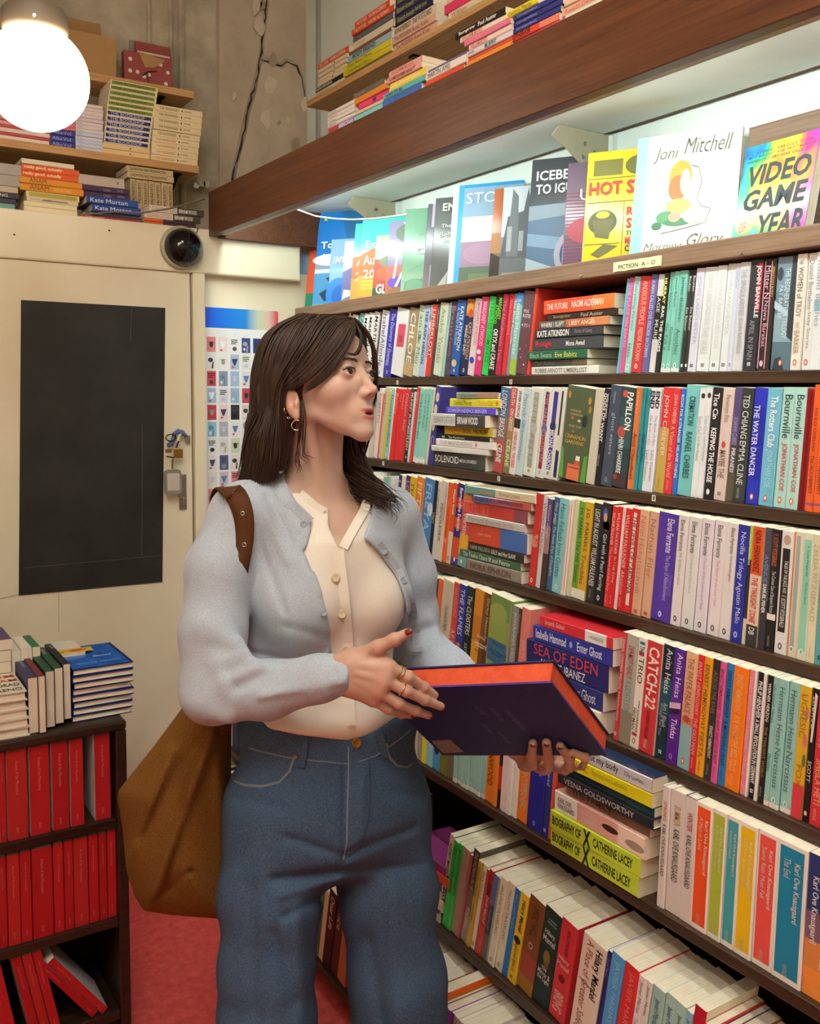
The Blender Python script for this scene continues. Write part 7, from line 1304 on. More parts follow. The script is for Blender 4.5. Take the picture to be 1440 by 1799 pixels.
# --- eyes
def uv_ball(c, r, n=20, m=14, ax=None):
    th = np.linspace(0, math.pi, m); ph = np.linspace(0, 2*math.pi, n, endpoint=False); v = []
    for t_ in th:
        for p_ in ph: v.append((math.cos(t_), math.sin(t_)*math.cos(p_), math.sin(t_)*math.sin(p_)))
    v = np.array(v)*r; q = [(i*n+j, i*n+(j+1) % n, (i+1)*n+(j+1) % n, (i+1)*n+j) for i in range(m-1) for j in range(n)]
    R_ = ax if ax is not None else np.eye(3); return np.array(c)+v @ R_.T, np.array(q)
gz = n_(HR @ np.array([1, -.10, .18])); g2 = n_(np.cross(gz, (0, 1, 0))); GR = np.stack([gz, g2, np.cross(gz, g2)], 1)
mat_vcol('eye', .08, .6, 0)
for s_ in (1, -1):
    v, q = uv_ball(hd_(-.6, s_*31, -1), .0122, 28, 26, GR); d = np.clip((v-hd_(-.6, s_*31, -1)) @ gz/.0122, -1, 1); an = np.degrees(np.arccos(d))
    c = np.where((an < 17)[:, None], np.array(hx('0a0807')), np.where((an < 38)[:, None], np.array(hx('38241a')), np.array(hx('ebe4de'))))
    obj_from('eye', [(v, q)], 'eye', woman, WO, c)
# lashes and brow hairs
mat_plain('lash', '1a120e', .6)
ms = MB()
for s_ in (1, -1):
    up_ = [hd_(12.4, s_*17.5, -1.5), hd_(13.8, s_*24, 3.4), hd_(13.4, s_*31, 4.6), hd_(11.4, s_*38, 3.6), hd_(7.6, s_*45, .2), hd_(5.5, s_*48, 1.4)]
    ms.tube([to_world(p[None])[0]-WO for p in up_], [.0004, .0008, .0010, .0010, .0008, .0002], 5)
    for t_ in np.linspace(.15, .95, 22):
        i = min(4, int(t_*5)); p = up_[i]+(up_[i+1]-up_[i])*(t_*5-i); ms.tube([to_world(x[None])[0]-WO for x in (p, p+HR @ np.array([.0024, s_*.0010*(t_-.3)*3, .0008]), p+HR @ np.array([.0038, s_*.003*(t_-.3)*2, .0030]))], [.00028, .00022, .0001], 3)
ms.build('eyelashes', 'lash', woman)
ms = MB()
for s_ in (1, -1):
    for i in range(150):
        t_ = i/149; s0 = 11+33*t_; u0 = 17.2+3.2*math.sin(t_*2.4)+random.uniform(-2.3, 2.3)*(1-.6*t_); f0 = 12.8-.0078*(s0-8)**2
        a = hd_(f0, s_*s0, u0); b = hd_(f0-1.4, s_*(s0+4.5), u0+1.6-2.6*t_)
        ms.tube([to_world(x[None])[0]-WO for x in (a, .5*(a+b)+ef*.0008, b)], [.0004, .00045, .00015], 3)
ms.build('eyebrows', mat_plain('brow', '4d382b', .8), woman)
# nails
def nail(c, up, nrm, w, l, name='fingernail'):
    up = n_(up); nrm = n_(nrm-up*(nrm @ up)); sd = np.cross(up, nrm); v = []; q = []; n, m = 7, 7
    for i in range(n):
        for j in range(m):
            a = (j/(m-1)-.5)*2; b = (i/(n-1)-.5)*2; wd = w*math.sqrt(max(.05, 1-.55*b**4)); z_ = (1-a*a)*w*.42-abs(b)**2*w*.15
            v.append(c+sd*a*wd+up*b*l+nrm*z_)
    for i in range(n-1):
        for j in range(m-1): q.append((i*m+j, i*m+j+1, (i+1)*m+j+1, (i+1)*m+j))
    return obj_from(name, [(np.array(v), np.array(q))], 'nail_polish', body, WO)
mat_plain('nail_polish', '7a2420', .18)
zc_ = np.array([0, 0, 1.0])
nail(J(717, 1110, 1.4485), RT[3]-RT[2], np.array([.1, .35, 1]), .0046, .0058)
for kk in 'imrp':
    d_ = n_(RF[kk][3]-RF[kk][2]); nail(RF[kk][3]+d_*.0018+n_(np.array([.25, .35, 1.0]))*.0048, d_, np.array([.5, .45, 1.0]), .0046, .006)
for tx, ty in ((936, 1311), (960, 1310), (984, 1316)):
    c_ = plane_hit(tx, ty, .0163); nail(c_, plane_hit(tx, ty-10, 0)-plane_hit(tx, ty+10, 0), bn, .0048, .0062)
# rings, earrings
def ring(c, ax, r_, t_, name, mt):
    ax = n_(ax); u_ = n_(np.cross(ax, (0, 1, .3))); w_ = np.cross(ax, u_); m = MB()
    m.tube([to_world((c+u_*math.cos(a)*r_+w_*math.sin(a)*r_)[None])[0]-WO for a in np.linspace(0, 2*math.pi, 25)], t_, 6, cap=False); return m.build(name, mt, woman, smooth=True)
ax_ = RF['i'][1]-RF['i'][0]
for t_ in (.52, .68): ring(RF['i'][0]+ax_*t_, ax_, .0102, .0015, 'ring', 'gold')
ax_ = RF['m'][1]-RF['m'][0]; ring(RF['m'][0]+ax_*.80, ax_, .0102, .0013, 'ring', 'gold')
ring(hd_(-79, 78, -79), es+ef*.6, .0085, .0011, 'earring', 'gold'); ring(hd_(-97, 80, -50), ef, .0045, .0009, 'earring', 'gold'); ring(hd_(-93, 80, -64), ef+eu, .004, .0008, 'earring', 'steel')
# --- torso, shirt, cardigan, jeans
TR = np.stack([ts, np.array([0, 1.0, 0]), tf], 1)
def torso(Fd, o, k=.05):
    "ribcage, bust, waist, inflated by o"
    Fd.ell(J(560, 985, 1.705), (.150+o, .135+o, .100+o), TR, k); Fd.ell(J(568, 1130, 1.708), (.135+o, .14+o, .092+o), TR, k); Fd.ell(J(575, 1250, 1.708), (.140+o, .09+o, .098+o), TR, k)
    c = J(562, 1045, 1.705)
    for s_ in (1, -1): Fd.ell(c+tf*.070+ts*s_*.068+np.array([0, -.004, 0]), (.060+o, .062+o, .055+o), TR, .045)
    Fd.cone(NB+np.array([0, -.01, 0]), J(562, 960, 1.70), .066+o, .10+o, k)
    for s_, sp in ((1, SR), (-1, SL)): Fd.cone(NB+np.array([0, -.005, 0])-tf*.012+ts*s_*.035, sp+np.array([0, .010, 0])-ts*s_*.03, .048+o, .047+o, k)
lo = np.array([J(400, 1330, 1.8)[0], J(500, 1340, 1.75)[1], -1.88]); hi = np.array([J(780, 900, 1.85)[0], J(500, 815, 1.6)[1], -1.50])
S = Field(lo, hi, .0035); torso(S, .004)
S.ell(J(590, 1262, 1.672), (.125, .035, .075), TR, .03)            # blouse over the waistband
def cut_v(f, p):
    px, py, d = pix(p)
    vee = in_poly(px, py, [(505, 800), (512, 838), (530, 858), (560, 885), (577, 893), (577, 925), (597, 968), (612, 930), (632, 893), (640, 868), (648, 800)])/1000
    front = (p-(NB+tf*.0)) @ tf
    f = smax(f, -np.maximum(vee, -(front-.008)), .003)
    # back neckline
    f = smax(f, (p[..., 1]-(NB[1]+.036)), .004)
    ax_ = np.array(NB); q = p-ax_; rad = np.linalg.norm(q-(q @ np.array([0, 1.0, 0]))[..., None]*np.array([0, 1.0, 0]), axis=-1)
    f = np.maximum(f, -(np.maximum(rad-.058, -(q[..., 1]-.012))))
    # hem
    hem = 1296+14*np.sin((px-560)/70.0)-np.clip(px-640, 0, 200)*.28
    f = smax(f, (py-hem)/1000, .004)
    # folds of soft cotton
    f = f+.0016*np.sin((px*.055+py*.02)+2.0*np.sin(py*.012))*np.clip((py-1090)/140, 0, 1)
    return f
S.all(cut_v)
sv, sq = S.mesh(); sv = smooth_mesh(sv, sq, 2, .4); BVS = (S, sv, sq)
PARO = {id(S): obj_from('shirt', [(sv, sq)], 'shirt_cream', woman, WO)}
# surface finder on a set of fields for details lying on the cloth
from mathutils.bvhtree import BVHTree
BVC = {}
def surf(Fd, px, py, d0=1.45, d1=1.85, off=.0):
    if id(Fd) in BVC:
        h_ = BVC[id(Fd)].ray_cast(Vector((0, 0, 0)), Vector(J(px, py, 1.0)).normalized())
        if h_[0] is None: return None
        return J(px, py, -h_[0].z-off)
    ds = np.arange(d0, d1, .001); pts = np.array([J(px, py, d) for d in ds]); i = np.round((pts-Fd.lo)/Fd.h).astype(int)
    ok = ((i >= 0) & (i < Fd.n)).all(1); val = np.full(len(ds), 1.0); j = i[ok]; val[ok] = Fd.f[j[:, 0], j[:, 1], j[:, 2]]
    k = np.argmax(val < 0); return J(px, py, ds[k]-off) if (val < 0).any() else None
def strip(name, path, Fd, w, th, mat_, off=.0005, parent=None):
    "ribbon that follows the cloth seen along a pixel path"
    path = [(path[i][0]+(path[i+1][0]-path[i][0])*t, path[i][1]+(path[i+1][1]-path[i][1])*t) for i in range(len(path)-1) for t in (0, .25, .5, .75)]+[path[-1]]
    pts = [surf(Fd, x, y, off=off) for x, y in path]; pts = [p for p in pts if p is not None]
    md = np.median([p[2] for p in pts]) if pts else 0; pts = [p for i, p in enumerate(pts) if i == 0 or abs(p[2]-pts[i-1][2]) < .012]
    m = MB(); pw_ = [Vector(to_world(p[None])[0]-WO) for p in pts]; vd = Vector(CAMW[:3, 2])
    for i in range(len(pw_)-1):
        d0 = (pw_[i+1]-pw_[i]).normalized(); s0 = d0.cross(vd).normalized()*w*.5
        m.quad([pw_[i]-s0, pw_[i+1]-s0, pw_[i+1]-s0+vd*th, pw_[i]-s0+vd*th]); m.quad([pw_[i]-s0+vd*th, pw_[i+1]-s0+vd*th, pw_[i+1]+s0+vd*th, pw_[i]+s0+vd*th]); m.quad([pw_[i]+s0+vd*th, pw_[i+1]+s0+vd*th, pw_[i+1]+s0, pw_[i]+s0])
    return m.build(name, mat_, PARO[id(Fd)])
def button(px, py, Fd, r_, mt, name='button', off=.0005):
    p = surf(Fd, px, py, off=off)
    if p is None: return
    m = MB(); m.lathe([(.0001, .0022), (r_*.55, .0020), (r_*.75, .0030), (r_*.95, .0026), (r_, .0012), (r_, 0), (.0001, 0)], 18)
    z_ = np.array([.35, .1, 1.0]); R_ = Vector(CAMW[:3, :3] @ n_(z_)).to_track_quat('Z', 'Y').to_matrix().to_4x4()
    m.build(name, mt, PARO[id(Fd)], smooth=True, mw=Matrix.Translation(Vector(to_world(p[None])[0]-WO)) @ R_)
BVC[id(S)] = BVHTree.FromPolygons(sv.tolist(), sq.tolist())
strip('placket', [(588, 968), (592, 1000), (597, 1040), (601, 1080), (604, 1110), (606, 1150), (607, 1200), (608, 1240), (610, 1275)], S, .030, .0016, 'shirt_cream')
strip('collar_band', [(508, 846), (522, 862), (540, 880), (556, 892), (569, 900)], S, .016, .0018, 'shirt_cream', off=.0006)
strip('collar_band', [(645, 880), (640, 896), (626, 920), (612, 945), (603, 962)], S, .016, .0018, 'shirt_cream', off=.0006)
mat_plain('button_cream', 'd9c9a4', .35); mat_plain('button_blue', '9aa4b4', .4)
for x, y in ((589, 1015), (600, 1079), (607, 1142)): button(x, y, S, .0078, 'button_cream', off=.0022)
# collar stands of the shirt
def collar(name, path, w, mat_, Fd, off=.002, tilt=(0, 1, 0)):
    pts = [surf(Fd, x, y, off=off) for x, y in path]; m = MB(); pw_ = [Vector(to_world(p[None])[0]-WO) for p in pts if p is not None]; up3 = Vector(CAMW[:3, :3] @ n_(tilt)); vd = Vector(CAMW[:3, 2])
    for i in range(len(pw_)-1):
        a, b = pw_[i], pw_[i+1]; t_ = .0022
        m.quad([a-up3*w*.5+vd*t_, b-up3*w*.5+vd*t_, b+up3*w*.5+vd*t_, a+up3*w*.5+vd*t_]); m.quad([a-up3*w*.5, a+up3*w*.5, b+up3*w*.5, b-up3*w*.5]); m.quad([a+up3*w*.5+vd*t_, b+up3*w*.5+vd*t_, b+up3*w*.5, a+up3*w*.5])
    return m.build(name, mat_, woman)
# cardigan
lo = np.array([J(300, 1330, 1.62)[0], J(500, 1300, 1.6)[1], -1.93]); hi = np.array([J(930, 900, 1.72)[0], J(500, 820, 1.62)[1], -1.40])
K = Field(lo, hi, .0036); torso(K, .013)
def open_front(f, p):
    px, py, d = pix(p)
    vee = in_poly(px, py, [(480, 780), (500, 846), (520, 880), (548, 905), (548, 932), (536, 968), (556, 1020), (572, 1070), (582, 1110), (586, 1200), (590, 1330), (724, 1330), (722, 1180), (719, 1110), (710, 1050), (694, 1005), (668, 972), (638, 945), (652, 905), (656, 870), (650, 780)])/1000
    front = (p-NB) @ tf
    f = smax(f, -np.maximum(vee, -(front-.012)), .004)
    q = p-NB; rad = np.sqrt(q[..., 0]**2+q[..., 2]**2); f = np.maximum(f, -(np.maximum(rad-.068, -(q[..., 1]-.006))))
    f = smax(f, (py-(1182+10*np.sin(px/40.)))/1000, .004)
    def crease(x0, y0, x1, y1, w, a):
        ex, ey = x1-x0, y1-y0; t = np.clip(((px-x0)*ex+(py-y0)*ey)/(ex*ex+ey*ey), 0, 1); return a*np.exp(-((px-x0-ex*t)**2+(py-y0-ey*t)**2)/w**2)
    f = f+(crease(468, 872, 528, 975, 6, .0055)+crease(484, 858, 548, 1000, 5, .005)+crease(446, 930, 500, 1075, 7, .004)-crease(455, 880, 505, 985, 9, .004)-crease(500, 900, 560, 1040, 9, .003)+crease(500, 1100, 590, 1125, 9, .003)+crease(430, 1145, 560, 1168, 6, .004))*(front > 0)
    f = f+.0014*np.sin(px*.06-py*.022+1.5*np.sin(py*.015))*np.clip((px-430)/60, 0, 1)*np.clip((620-px)/60, 0, 1)
    return f
K.all(open_front)
# sleeves
K.chain([SR+np.array([.012, .006, -.01]), J(385, 1000, 1.585), J(374, 1110, 1.56), ELR], [.052, .054, .053, .054], .02)
K.chain([ELR, J(470, 1212, 1.512), J(560, 1192, 1.485), J(606, 1184, 1.477)], [.052, .046, .036, .0315], .016)
K.chain([SL+np.array([-.01, .006, 0]), J(722, 1010, 1.815), J(728, 1080, 1.835), ELL], [.050, .046, .044, .047], .02)
K.chain([ELL, J(790, 1180, 1.79), J(850, 1232, 1.745), J(888, 1264, 1.715)], [.047, .043, .038, .034], .016)
# soft folds on the sleeves and chest
for a, b, r_, k_ in (((430, 1150, 1.502), (385, 1165, 1.502), .006, .03), ((452, 1172, 1.482), (400, 1195, 1.497), .006, .03), ((360, 1100, 1.515), (420, 1130, 1.51), .005, .03), ((345, 1235, 1.51), (400, 1258, 1.497), .006, .03), ((460, 1222, 1.462), (600, 1196, 1.446), .003, .014), ((755, 1090, 1.80), (720, 1108, 1.80), .008, .016), ((762, 1110, 1.80), (722, 1126, 1.79), .008, .016), ((768, 1128, 1.79), (725, 1142, 1.78), .008, .016), ((560, 1185, 1.455), (575, 1215, 1.455), .003, .012)):
    K.cone(J(*a), J(*b), r_, r_, k_)
for a, b, r_ in (((440, 1160, 1.474), (400, 1180, 1.484), .003), ((465, 1185, 1.464), (415, 1208, 1.478), .003), ((762, 1100, 1.785), (720, 1117, 1.785), .004), ):
    K.cone(J(*a), J(*b), r_, r_, .018, 's')
def cuff_cut(f, p):
    px, py, d = pix(p); near = d < 1.6
    f = np.where(near, smax(f, (px-613)/1100, .002), f)
    return f
K.all(cuff_cut)
kv, kq = K.mesh(); kv = smooth_mesh(kv, kq, 2, .4); BVC[id(K)] = BVHTree.FromPolygons(kv.tolist(), kq.tolist())
PARO[id(K)] = obj_from('cardigan', [(kv, kq)], 'knit_blue', woman, WO)
strip('button_band', [(664, 956), (681, 978), (698, 1001), (711, 1026), (720, 1052), (727, 1082), (731, 1112), (733, 1145)], K, .016, .0016, 'knit_blue', off=.0006)
strip('neck_band', [(492, 860), (505, 885), (525, 905), (543, 920)], K, .024, .0018, 'knit_blue', off=.0008)
for x, y in ((674, 968), (708, 1019), (727, 1078)): button(x, y, K, .0072, 'button_blue', off=.002)
for x, y in ((533, 921), (568, 1077), (572, 1143)): button(x, y, K, .006, 'button_blue', 'buttonhole', off=.0002)
strip('cuff_seam', [(536, 1164), (537, 1185), (539, 1210), (541, 1232)], K, .002, .0008, 'knit_blue', off=.0004)
# jeans
lo = np.minimum(np.minimum(ANR, ANL), J(370, 1400, 1.9)); hi = np.maximum(np.maximum(ANR, ANL), J(790, 1225, 1.5)); lo = lo-np.array([.11, .09, .14]); hi = hi+np.array([.11, .0, .12]); lo[2] = min(lo[2], -1.95)
Jn = Field(lo, hi, .0052)
pf = n_((.38, 0, .92)); ps_ = n_((-.92, 0, .38)); PR = np.stack([ps_, np.array([0, 1.0, 0]), pf], 1)
Jn.ell(J(578, 1275, 1.708), (.168, .10, .112), PR, .03); Jn.ell(J(578, 1400, 1.708), (.182, .145, .128), PR, .04)
Jn.ell(J(590, 1440, 1.735), (.17, .10, .125), PR, .04)
LR = [HIPR+np.array([0, .02, 0]), J(478, 1560, 1.665), J(470, 1700, 1.66), J(471, 1800, 1.66), floor_pt(J(472, 1800, 1.66), .45), floor_pt(J(474, 1800, 1.66), .06)]
LL = [HIPL+np.array([0, .02, 0]), J(680, 1560, 1.755), J(694, 1700, 1.76), J(703, 1800, 1.765), floor_pt(J(704, 1800, 1.765), .45), floor_pt(J(706, 1800, 1.765), .06)]
Jn.chain(LR, [.092, .091, .081, .077, .080, .094], .025); Jn.chain(LL, [.090, .090, .083, .079, .082, .095], .025)
def jfold(f, p):
    px, py, d = pix(p)
    wl = np.interp(px, [380, 430, 520, 610, 660, 720, 780], [1250, 1258, 1280, 1298, 1282, 1244, 1234])
    f = smax(f, (wl-py)/1000, .003)
    def crease(x0, y0, x1, y1, w, a):
        ex, ey = x1-x0, y1-y0; t = np.clip(((px-x0)*ex+(py-y0)*ey)/(ex*ex+ey*ey), 0, 1); return a*np.exp(-((px-x0-ex*t)**2+(py-y0-ey*t)**2)/w**2)
    fr = (d < 1.72)
    f = f+(crease(606, 1505, 500, 1470, 7, .004)+crease(604, 1530, 480, 1545, 8, .005)+crease(600, 1560, 500, 1610, 8, .005)+crease(612, 1500, 725, 1455, 8, .004)+crease(615, 1530, 740, 1520, 8, .004)-crease(600, 1545, 490, 1575, 9, .004)+crease(606, 1350, 604, 1515, 5, .004)-crease(640, 1350, 632, 1470, 10, .003)-crease(522, 1600, 528, 1800, 16, .006)+crease(440, 1560, 450, 1800, 14, .004)+crease(480, 1640, 520, 1760, 10, .004)-crease(690, 1560, 700, 1800, 16, .005)+crease(650, 1650, 670, 1790, 10, .004)+crease(415, 1400, 500, 1420, 9, .003)+crease(680, 1390, 745, 1400, 9, .003))*fr*1.7
    f = f+.0022*np.sin(py*.05+px*.02+np.sin(px*.03))*np.clip((py-1420)/80, 0, 1)*np.clip((1720-py)/120, 0, 1)
    f = f+.0035*np.sin((px-480)*.055+py*.006)*np.clip((py-1560)/200, 0, 1)
    return f
Jn.all(jfold)
hem = .055
jv, jq = Jn.mesh(); jv = smooth_mesh(jv, jq, 2, .45); BVC[id(Jn)] = BVHTree.FromPolygons(jv.tolist(), jq.tolist())
PARO[id(Jn)] = jo = obj_from('jeans', [(jv, jq)], 'denim', woman, WO)
mat_plain('denim_seam', '74808c', .85); mat_plain('denim_dark', '2c3c52', .85)
strip('waistband_seam', [(412, 1306), (450, 1318), (500, 1330), (550, 1336), (610, 1342)], Jn, .0022, .0008, 'denim_seam', parent=woman)
strip('waistband_seam', [(630, 1338), (660, 1328), (700, 1300), (722, 1282)], Jn, .0022, .0008, 'denim_seam')
strip('fly_seam', [(612, 1312), (612, 1360), (610, 1420), (609, 1480), (603, 1510)], Jn, .0025, .001, 'denim_seam')
strip('fly_seam', [(648, 1330), (651, 1380), (648, 1440), (636, 1480), (612, 1505)], Jn, .002, .0008, 'denim_dark')
strip('pocket_seam', [(411, 1372), (430, 1379), (460, 1381), (490, 1374), (508, 1355), (517, 1330)], Jn, .004, .0012, 'denim_seam')
strip('pocket_seam', [(677, 1312), (684, 1330), (697, 1345), (715, 1348), (733, 1336), (737, 1322)], Jn, .004, .0012, 'denim_seam')
strip('belt_loop', [(537, 1287), (534, 1315), (528, 1346)], Jn, .013, .006, 'denim', off=.0005)
strip('belt_loop', [(663, 1278), (670, 1300), (676, 1330)], Jn, .012, .006, 'denim', off=.0005)
button(626, 1305, Jn, .0088, 'brass', 'jeans_button', off=.001)
for x, y in ((519, 1329), (678, 1309), (411, 1369)): button(x, y, Jn, .0032, 'brass', 'rivet', off=.0012)
# shoes (below the picture)
for an, sd_ in ((ANR, 1), (ANL, -1)):
    w = to_world(an[None])[0]; fw = (CAMW[:3, :3] @ pf); fw[2] = 0; fw = n_(fw); m = MB(); rt = np.array([-fw[1], fw[0], 0])
    prof = [(-.10, .030, .055), (-.06, .036, .062), (0, .036, .060), (.06, .042, .05), (.11, .040, .036), (.145, .022, .024)]
    sec = []
    for a, hw, hgt in prof: sec.append([tuple(w*np.array([1, 1, 0])+fw*a+rt*hw*x+np.array([0, 0, hgt*z_+.002])-WO) for x, z_ in ((-1, 0), (-1, .55), (-.55, 1), (.55, 1), (1, .55), (1, 0))])
    for i in range(len(sec)-1):
        for j in range(6): m.quad([sec[i][j], sec[i][(j+1) % 6], sec[i+1][(j+1) % 6], sec[i+1][j]])
    m.quad(sec[0][::-1]); m.quad(sec[-1]); m.build('shoe', mat_plain('shoe_black', '1c1a1a', .4), woman)
# ------------------------------------------------------------------ hair: a solid mass below, combed strands above
def hair_mat():
    t = NT('hair'); v = t.coord('Object'); f = t.noise(v, 90, 3); o = t.noise(t.coord('Object', (40, 40, 3)), 3, 3)
    t.set(t.ramp(o, [(.3, hx('2a1b13')), (.55, hx('3b281c')), (.8, hx('553b29'))]), .5, .4)
    t.b.inputs['Anisotropic'].default_value = .5; MAT['hair'] = t.m
hair_mat()
lo = np.array([J(395, 900, 1.70)[0], J(500, 935, 1.7)[1], -1.84]); hi = np.array([J(735, 900, 1.70)[0], J(500, 535, 1.6)[1], -1.50])
A = Field(lo, hi, .003)
A.ell(hd_(-88, 0, 22), np.array([95, 79, 85])*.001, HR, .01)
def carve(f, p):
    q = (p-E0) @ HR*1000
    # keep hair off the face: hairline surface
    line = q[:, :, :, 0] - np.interp(q[..., 2], [-120, -60, -20, 20, 45, 62, 75, 90], [-98, -94, -72, -38, -18, -4, 4, 12])
    return np.maximum(f, line*.001)
A.all(carve)
# back fall and near-side curtain
A.chain([hd_(-140, 20, 20), J(474, 700, 1.70), J(464, 790, 1.695), J(450, 835, 1.69)], [.034, .028, .025, .014], .03)
A.chain([hd_(-112, 38, 10), J(486, 690, 1.645), J(480, 780, 1.635), J(470, 832, 1.63)], [.032, .024, .022, .012], .03)
A.chain([hd_(-128, -20, -10), J(520, 740, 1.745), J(512, 815, 1.755)], [.045, .036, .022], .03)
A.chain([hd_(-108, 62, 0), J(496, 745, 1.615), J(492, 815, 1.625)], [.022, .016, .010], .02)
# far side lock
A.chain([hd_(-95, -66, 0), J(607, 770, 1.745), J(628, 820, 1.735), J(660, 862, 1.715), J(676, 880, 1.70)], [.026, .02, .018, .014, .006], .02)
def groove(f, p):
    px, py, d = pix(p); return f+.0007*np.sin(px*.75+2.2*np.sin(py*.012))+.0005*np.sin(px*1.7+py*.05)
A.all(groove)
av, aq = A.mesh(); av = smooth_mesh(av, aq, 1, .4)
hr = obj_from('hair', [(av, aq)], 'hair', woman, WO)
ST_V, ST_Q = [], []
def strand(pts, r0):
    pts = np.array(pts); n = len(pts); m = 4; b = sum(len(v) for v in ST_V)
    tg = np.gradient(pts, axis=0); tg /= np.linalg.norm(tg, axis=1)[:, None]+1e-9
    u_ = np.cross(tg, np.array([.2, .1, 1.0])); u_ /= np.linalg.norm(u_, axis=1)[:, None]+1e-9; w_ = np.cross(tg, u_)
    t_ = np.linspace(0, 1, n); r = r0*np.clip(np.minimum(.55+t_*3, (1.02-t_)*3.0), .06, 1)
    a = np.arange(m)*2*math.pi/m
    v = (pts[:, None]+r[:, None, None]*(np.cos(a)[None, :, None]*u_[:, None]*1.5+np.sin(a)[None, :, None]*w_[:, None]*.6)).reshape(-1, 3)
    q = np.array([(i*m+j, i*m+(j+1) % m, (i+1)*m+(j+1) % m, (i+1)*m+j) for i in range(n-1) for j in range(m)])+b
    ST_V.append(v); ST_Q.append(q)
def spline(c, n):
    c = np.array(c, float); m = len(c); t = np.linspace(0, m-1, n); i = np.clip(t.astype(int), 0, m-2); f = (t-i)[:, None]
    p0 = c[np.clip(i-1, 0, m-1)]; p1 = c[i]; p2 = c[i+1]; p3 = c[np.clip(i+2, 0, m-1)]
    return .5*((2*p1)+(-p0+p2)*f+(2*p0-5*p1+4*p2-p3)*f*f+(-p0+3*p1-3*p2+p3)*f**3)
def comb(g, n, r0, jit, curl=0, seg=16, end=.12, phase=0):
    "g: list of guide curves (pixel x, pixel y, depth), strands lie between neighbouring guides"
    G = [spline(np.array([J(*p) for p in c]), 24) for c in g]
    for i in range(n):
        t = rng.random()*(len(G)-1); k = min(int(t), len(G)-2); w = t-k
        c = G[k]*(1-w)+G[k+1]*w; p = spline(c, seg)
        L_ = 1-end*rng.random(); p = spline(p[:max(4, int(seg*L_))], seg)
        off = rng.normal(0, jit, 3); tt = np.linspace(0, 1, seg)[:, None]; p = p+off*(.35+.65*tt)
        if curl:
            ph = rng.random()*6.28; fr = 1.6+rng.random()*1.2
            p = p+np.stack([np.sin(tt[:, 0]*6.28*fr+ph), .4*np.cos(tt[:, 0]*6.28*fr+ph), np.cos(tt[:, 0]*6.28*fr+ph)], 1)*curl*tt
        strand(p, r0*(.7+.6*rng.random()))
ct = lambda f, s, u: tuple([CX+FPX*hd_(f, s, u)[0]/-hd_(f, s, u)[2], CY-FPX*hd_(f, s, u)[1]/-hd_(f, s, u)[2], -hd_(f, s, u)[2]])
# cap strands from the parting (s = -8) down the near side to the ear, then the long fall
part0, part1, part2, part3, part4 = ct(-4, -6, 98), ct(-40, -4, 110), ct(-80, 0, 113), ct(-130, 0, 100), ct(-170, 5, 70)
fall = [
 [part0, ct(-8, 36, 86), ct(-26, 62, 48), ct(-58, 76, 14), ct(-92, 82, -12), ct(-110, 80, -60), (492, 800, 1.60), (486, 850, 1.61)],
 [part1, ct(-44, 42, 98), ct(-58, 72, 56), ct(-84, 82, 14), ct(-110, 82, -30), (484, 760, 1.585), (478, 815, 1.59), (470, 856, 1.60)],
 [part2, ct(-84, 46, 100), ct(-98, 78, 56), ct(-118, 80, 6), ct(-130, 78, -44), (462, 770, 1.59), (454, 822, 1.60), (446, 860, 1.61)],
 [part3, ct(-138, 40, 90), ct(-150, 62, 50), ct(-156, 66, 0), ct(-158, 62, -50), (446, 770, 1.63), (440, 822, 1.64), (430, 860, 1.645)],
 [part4, ct(-172, 26, 60), ct(-181, 30, 20), ct(-172, 30, -30), (441, 730, 1.67), (434, 780, 1.68), (426, 825, 1.685), (414, 858, 1.69)]]
comb(fall, 1300, .0010, .0026, .0, 20, .10)
comb(fall, 260, .0009, .0055, .002, 20, .06)
comb([fall[4], [part4, ct(-180, 0, 60), ct(-180, -10, 10), ct(-172, -10, -40), (450, 740, 1.73), (445, 790, 1.74), (434, 852, 1.74)]], 60, .0011, .003, 0, 18)
# front hairline swept over the temple behind the ear
comb([[ct(6, 3, 90), ct(14, 24, 72), ct(6, 46, 42), ct(-20, 65, 10), ct(-52, 77, -12), ct(-86, 84, -22)], [ct(4, 4, 90), ct(4, 32, 78), ct(-12, 56, 46), ct(-42, 72, 14), ct(-70, 81, -4), ct(-98, 85, -18)], [ct(0, 6, 92), ct(-12, 38, 84), ct(-32, 64, 48), ct(-62, 78, 18), ct(-90, 84, 0), ct(-112, 82, -20)]], 300, .0010, .0016, 0, 16, .1)
# bangs: near side sweep, a small curl, far side sweep
comb([[ct(8, 2, 92), ct(20, 18, 64), ct(16, 38, 34), ct(-2, 56, 2), ct(-34, 72, -22), ct(-62, 80, -34)], [ct(8, 4, 92), ct(18, 28, 66), ct(8, 46, 36), ct(-16, 64, 6), ct(-44, 76, -16), ct(-74, 82, -26)]], 46, .0008, .0012, 0, 18, .25)
comb([[ct(8, 0, 92), ct(22, 4, 66), ct(24, 8, 44), ct(21, 16, 28), ct(18, 26, 25), ct(14, 34, 28)], [ct(8, 2, 92), ct(22, 8, 64), ct(23, 14, 42), ct(19, 24, 28), ct(15, 34, 27), ct(10, 42, 30)]], 22, .0007, .0009, 0, 16, .2)
comb([[ct(6, -6, 94), ct(18, -22, 70), ct(16, -40, 36), ct(4, -54, 0), ct(-6, -60, -30), ct(-14, -64, -60)], [ct(4, -8, 96), ct(6, -36, 74), ct(2, -54, 36), ct(-14, -66, 0), ct(-30, -72, -40), ct(-40, -74, -80)]], 90, .0010, .0016, 0, 16, .2)
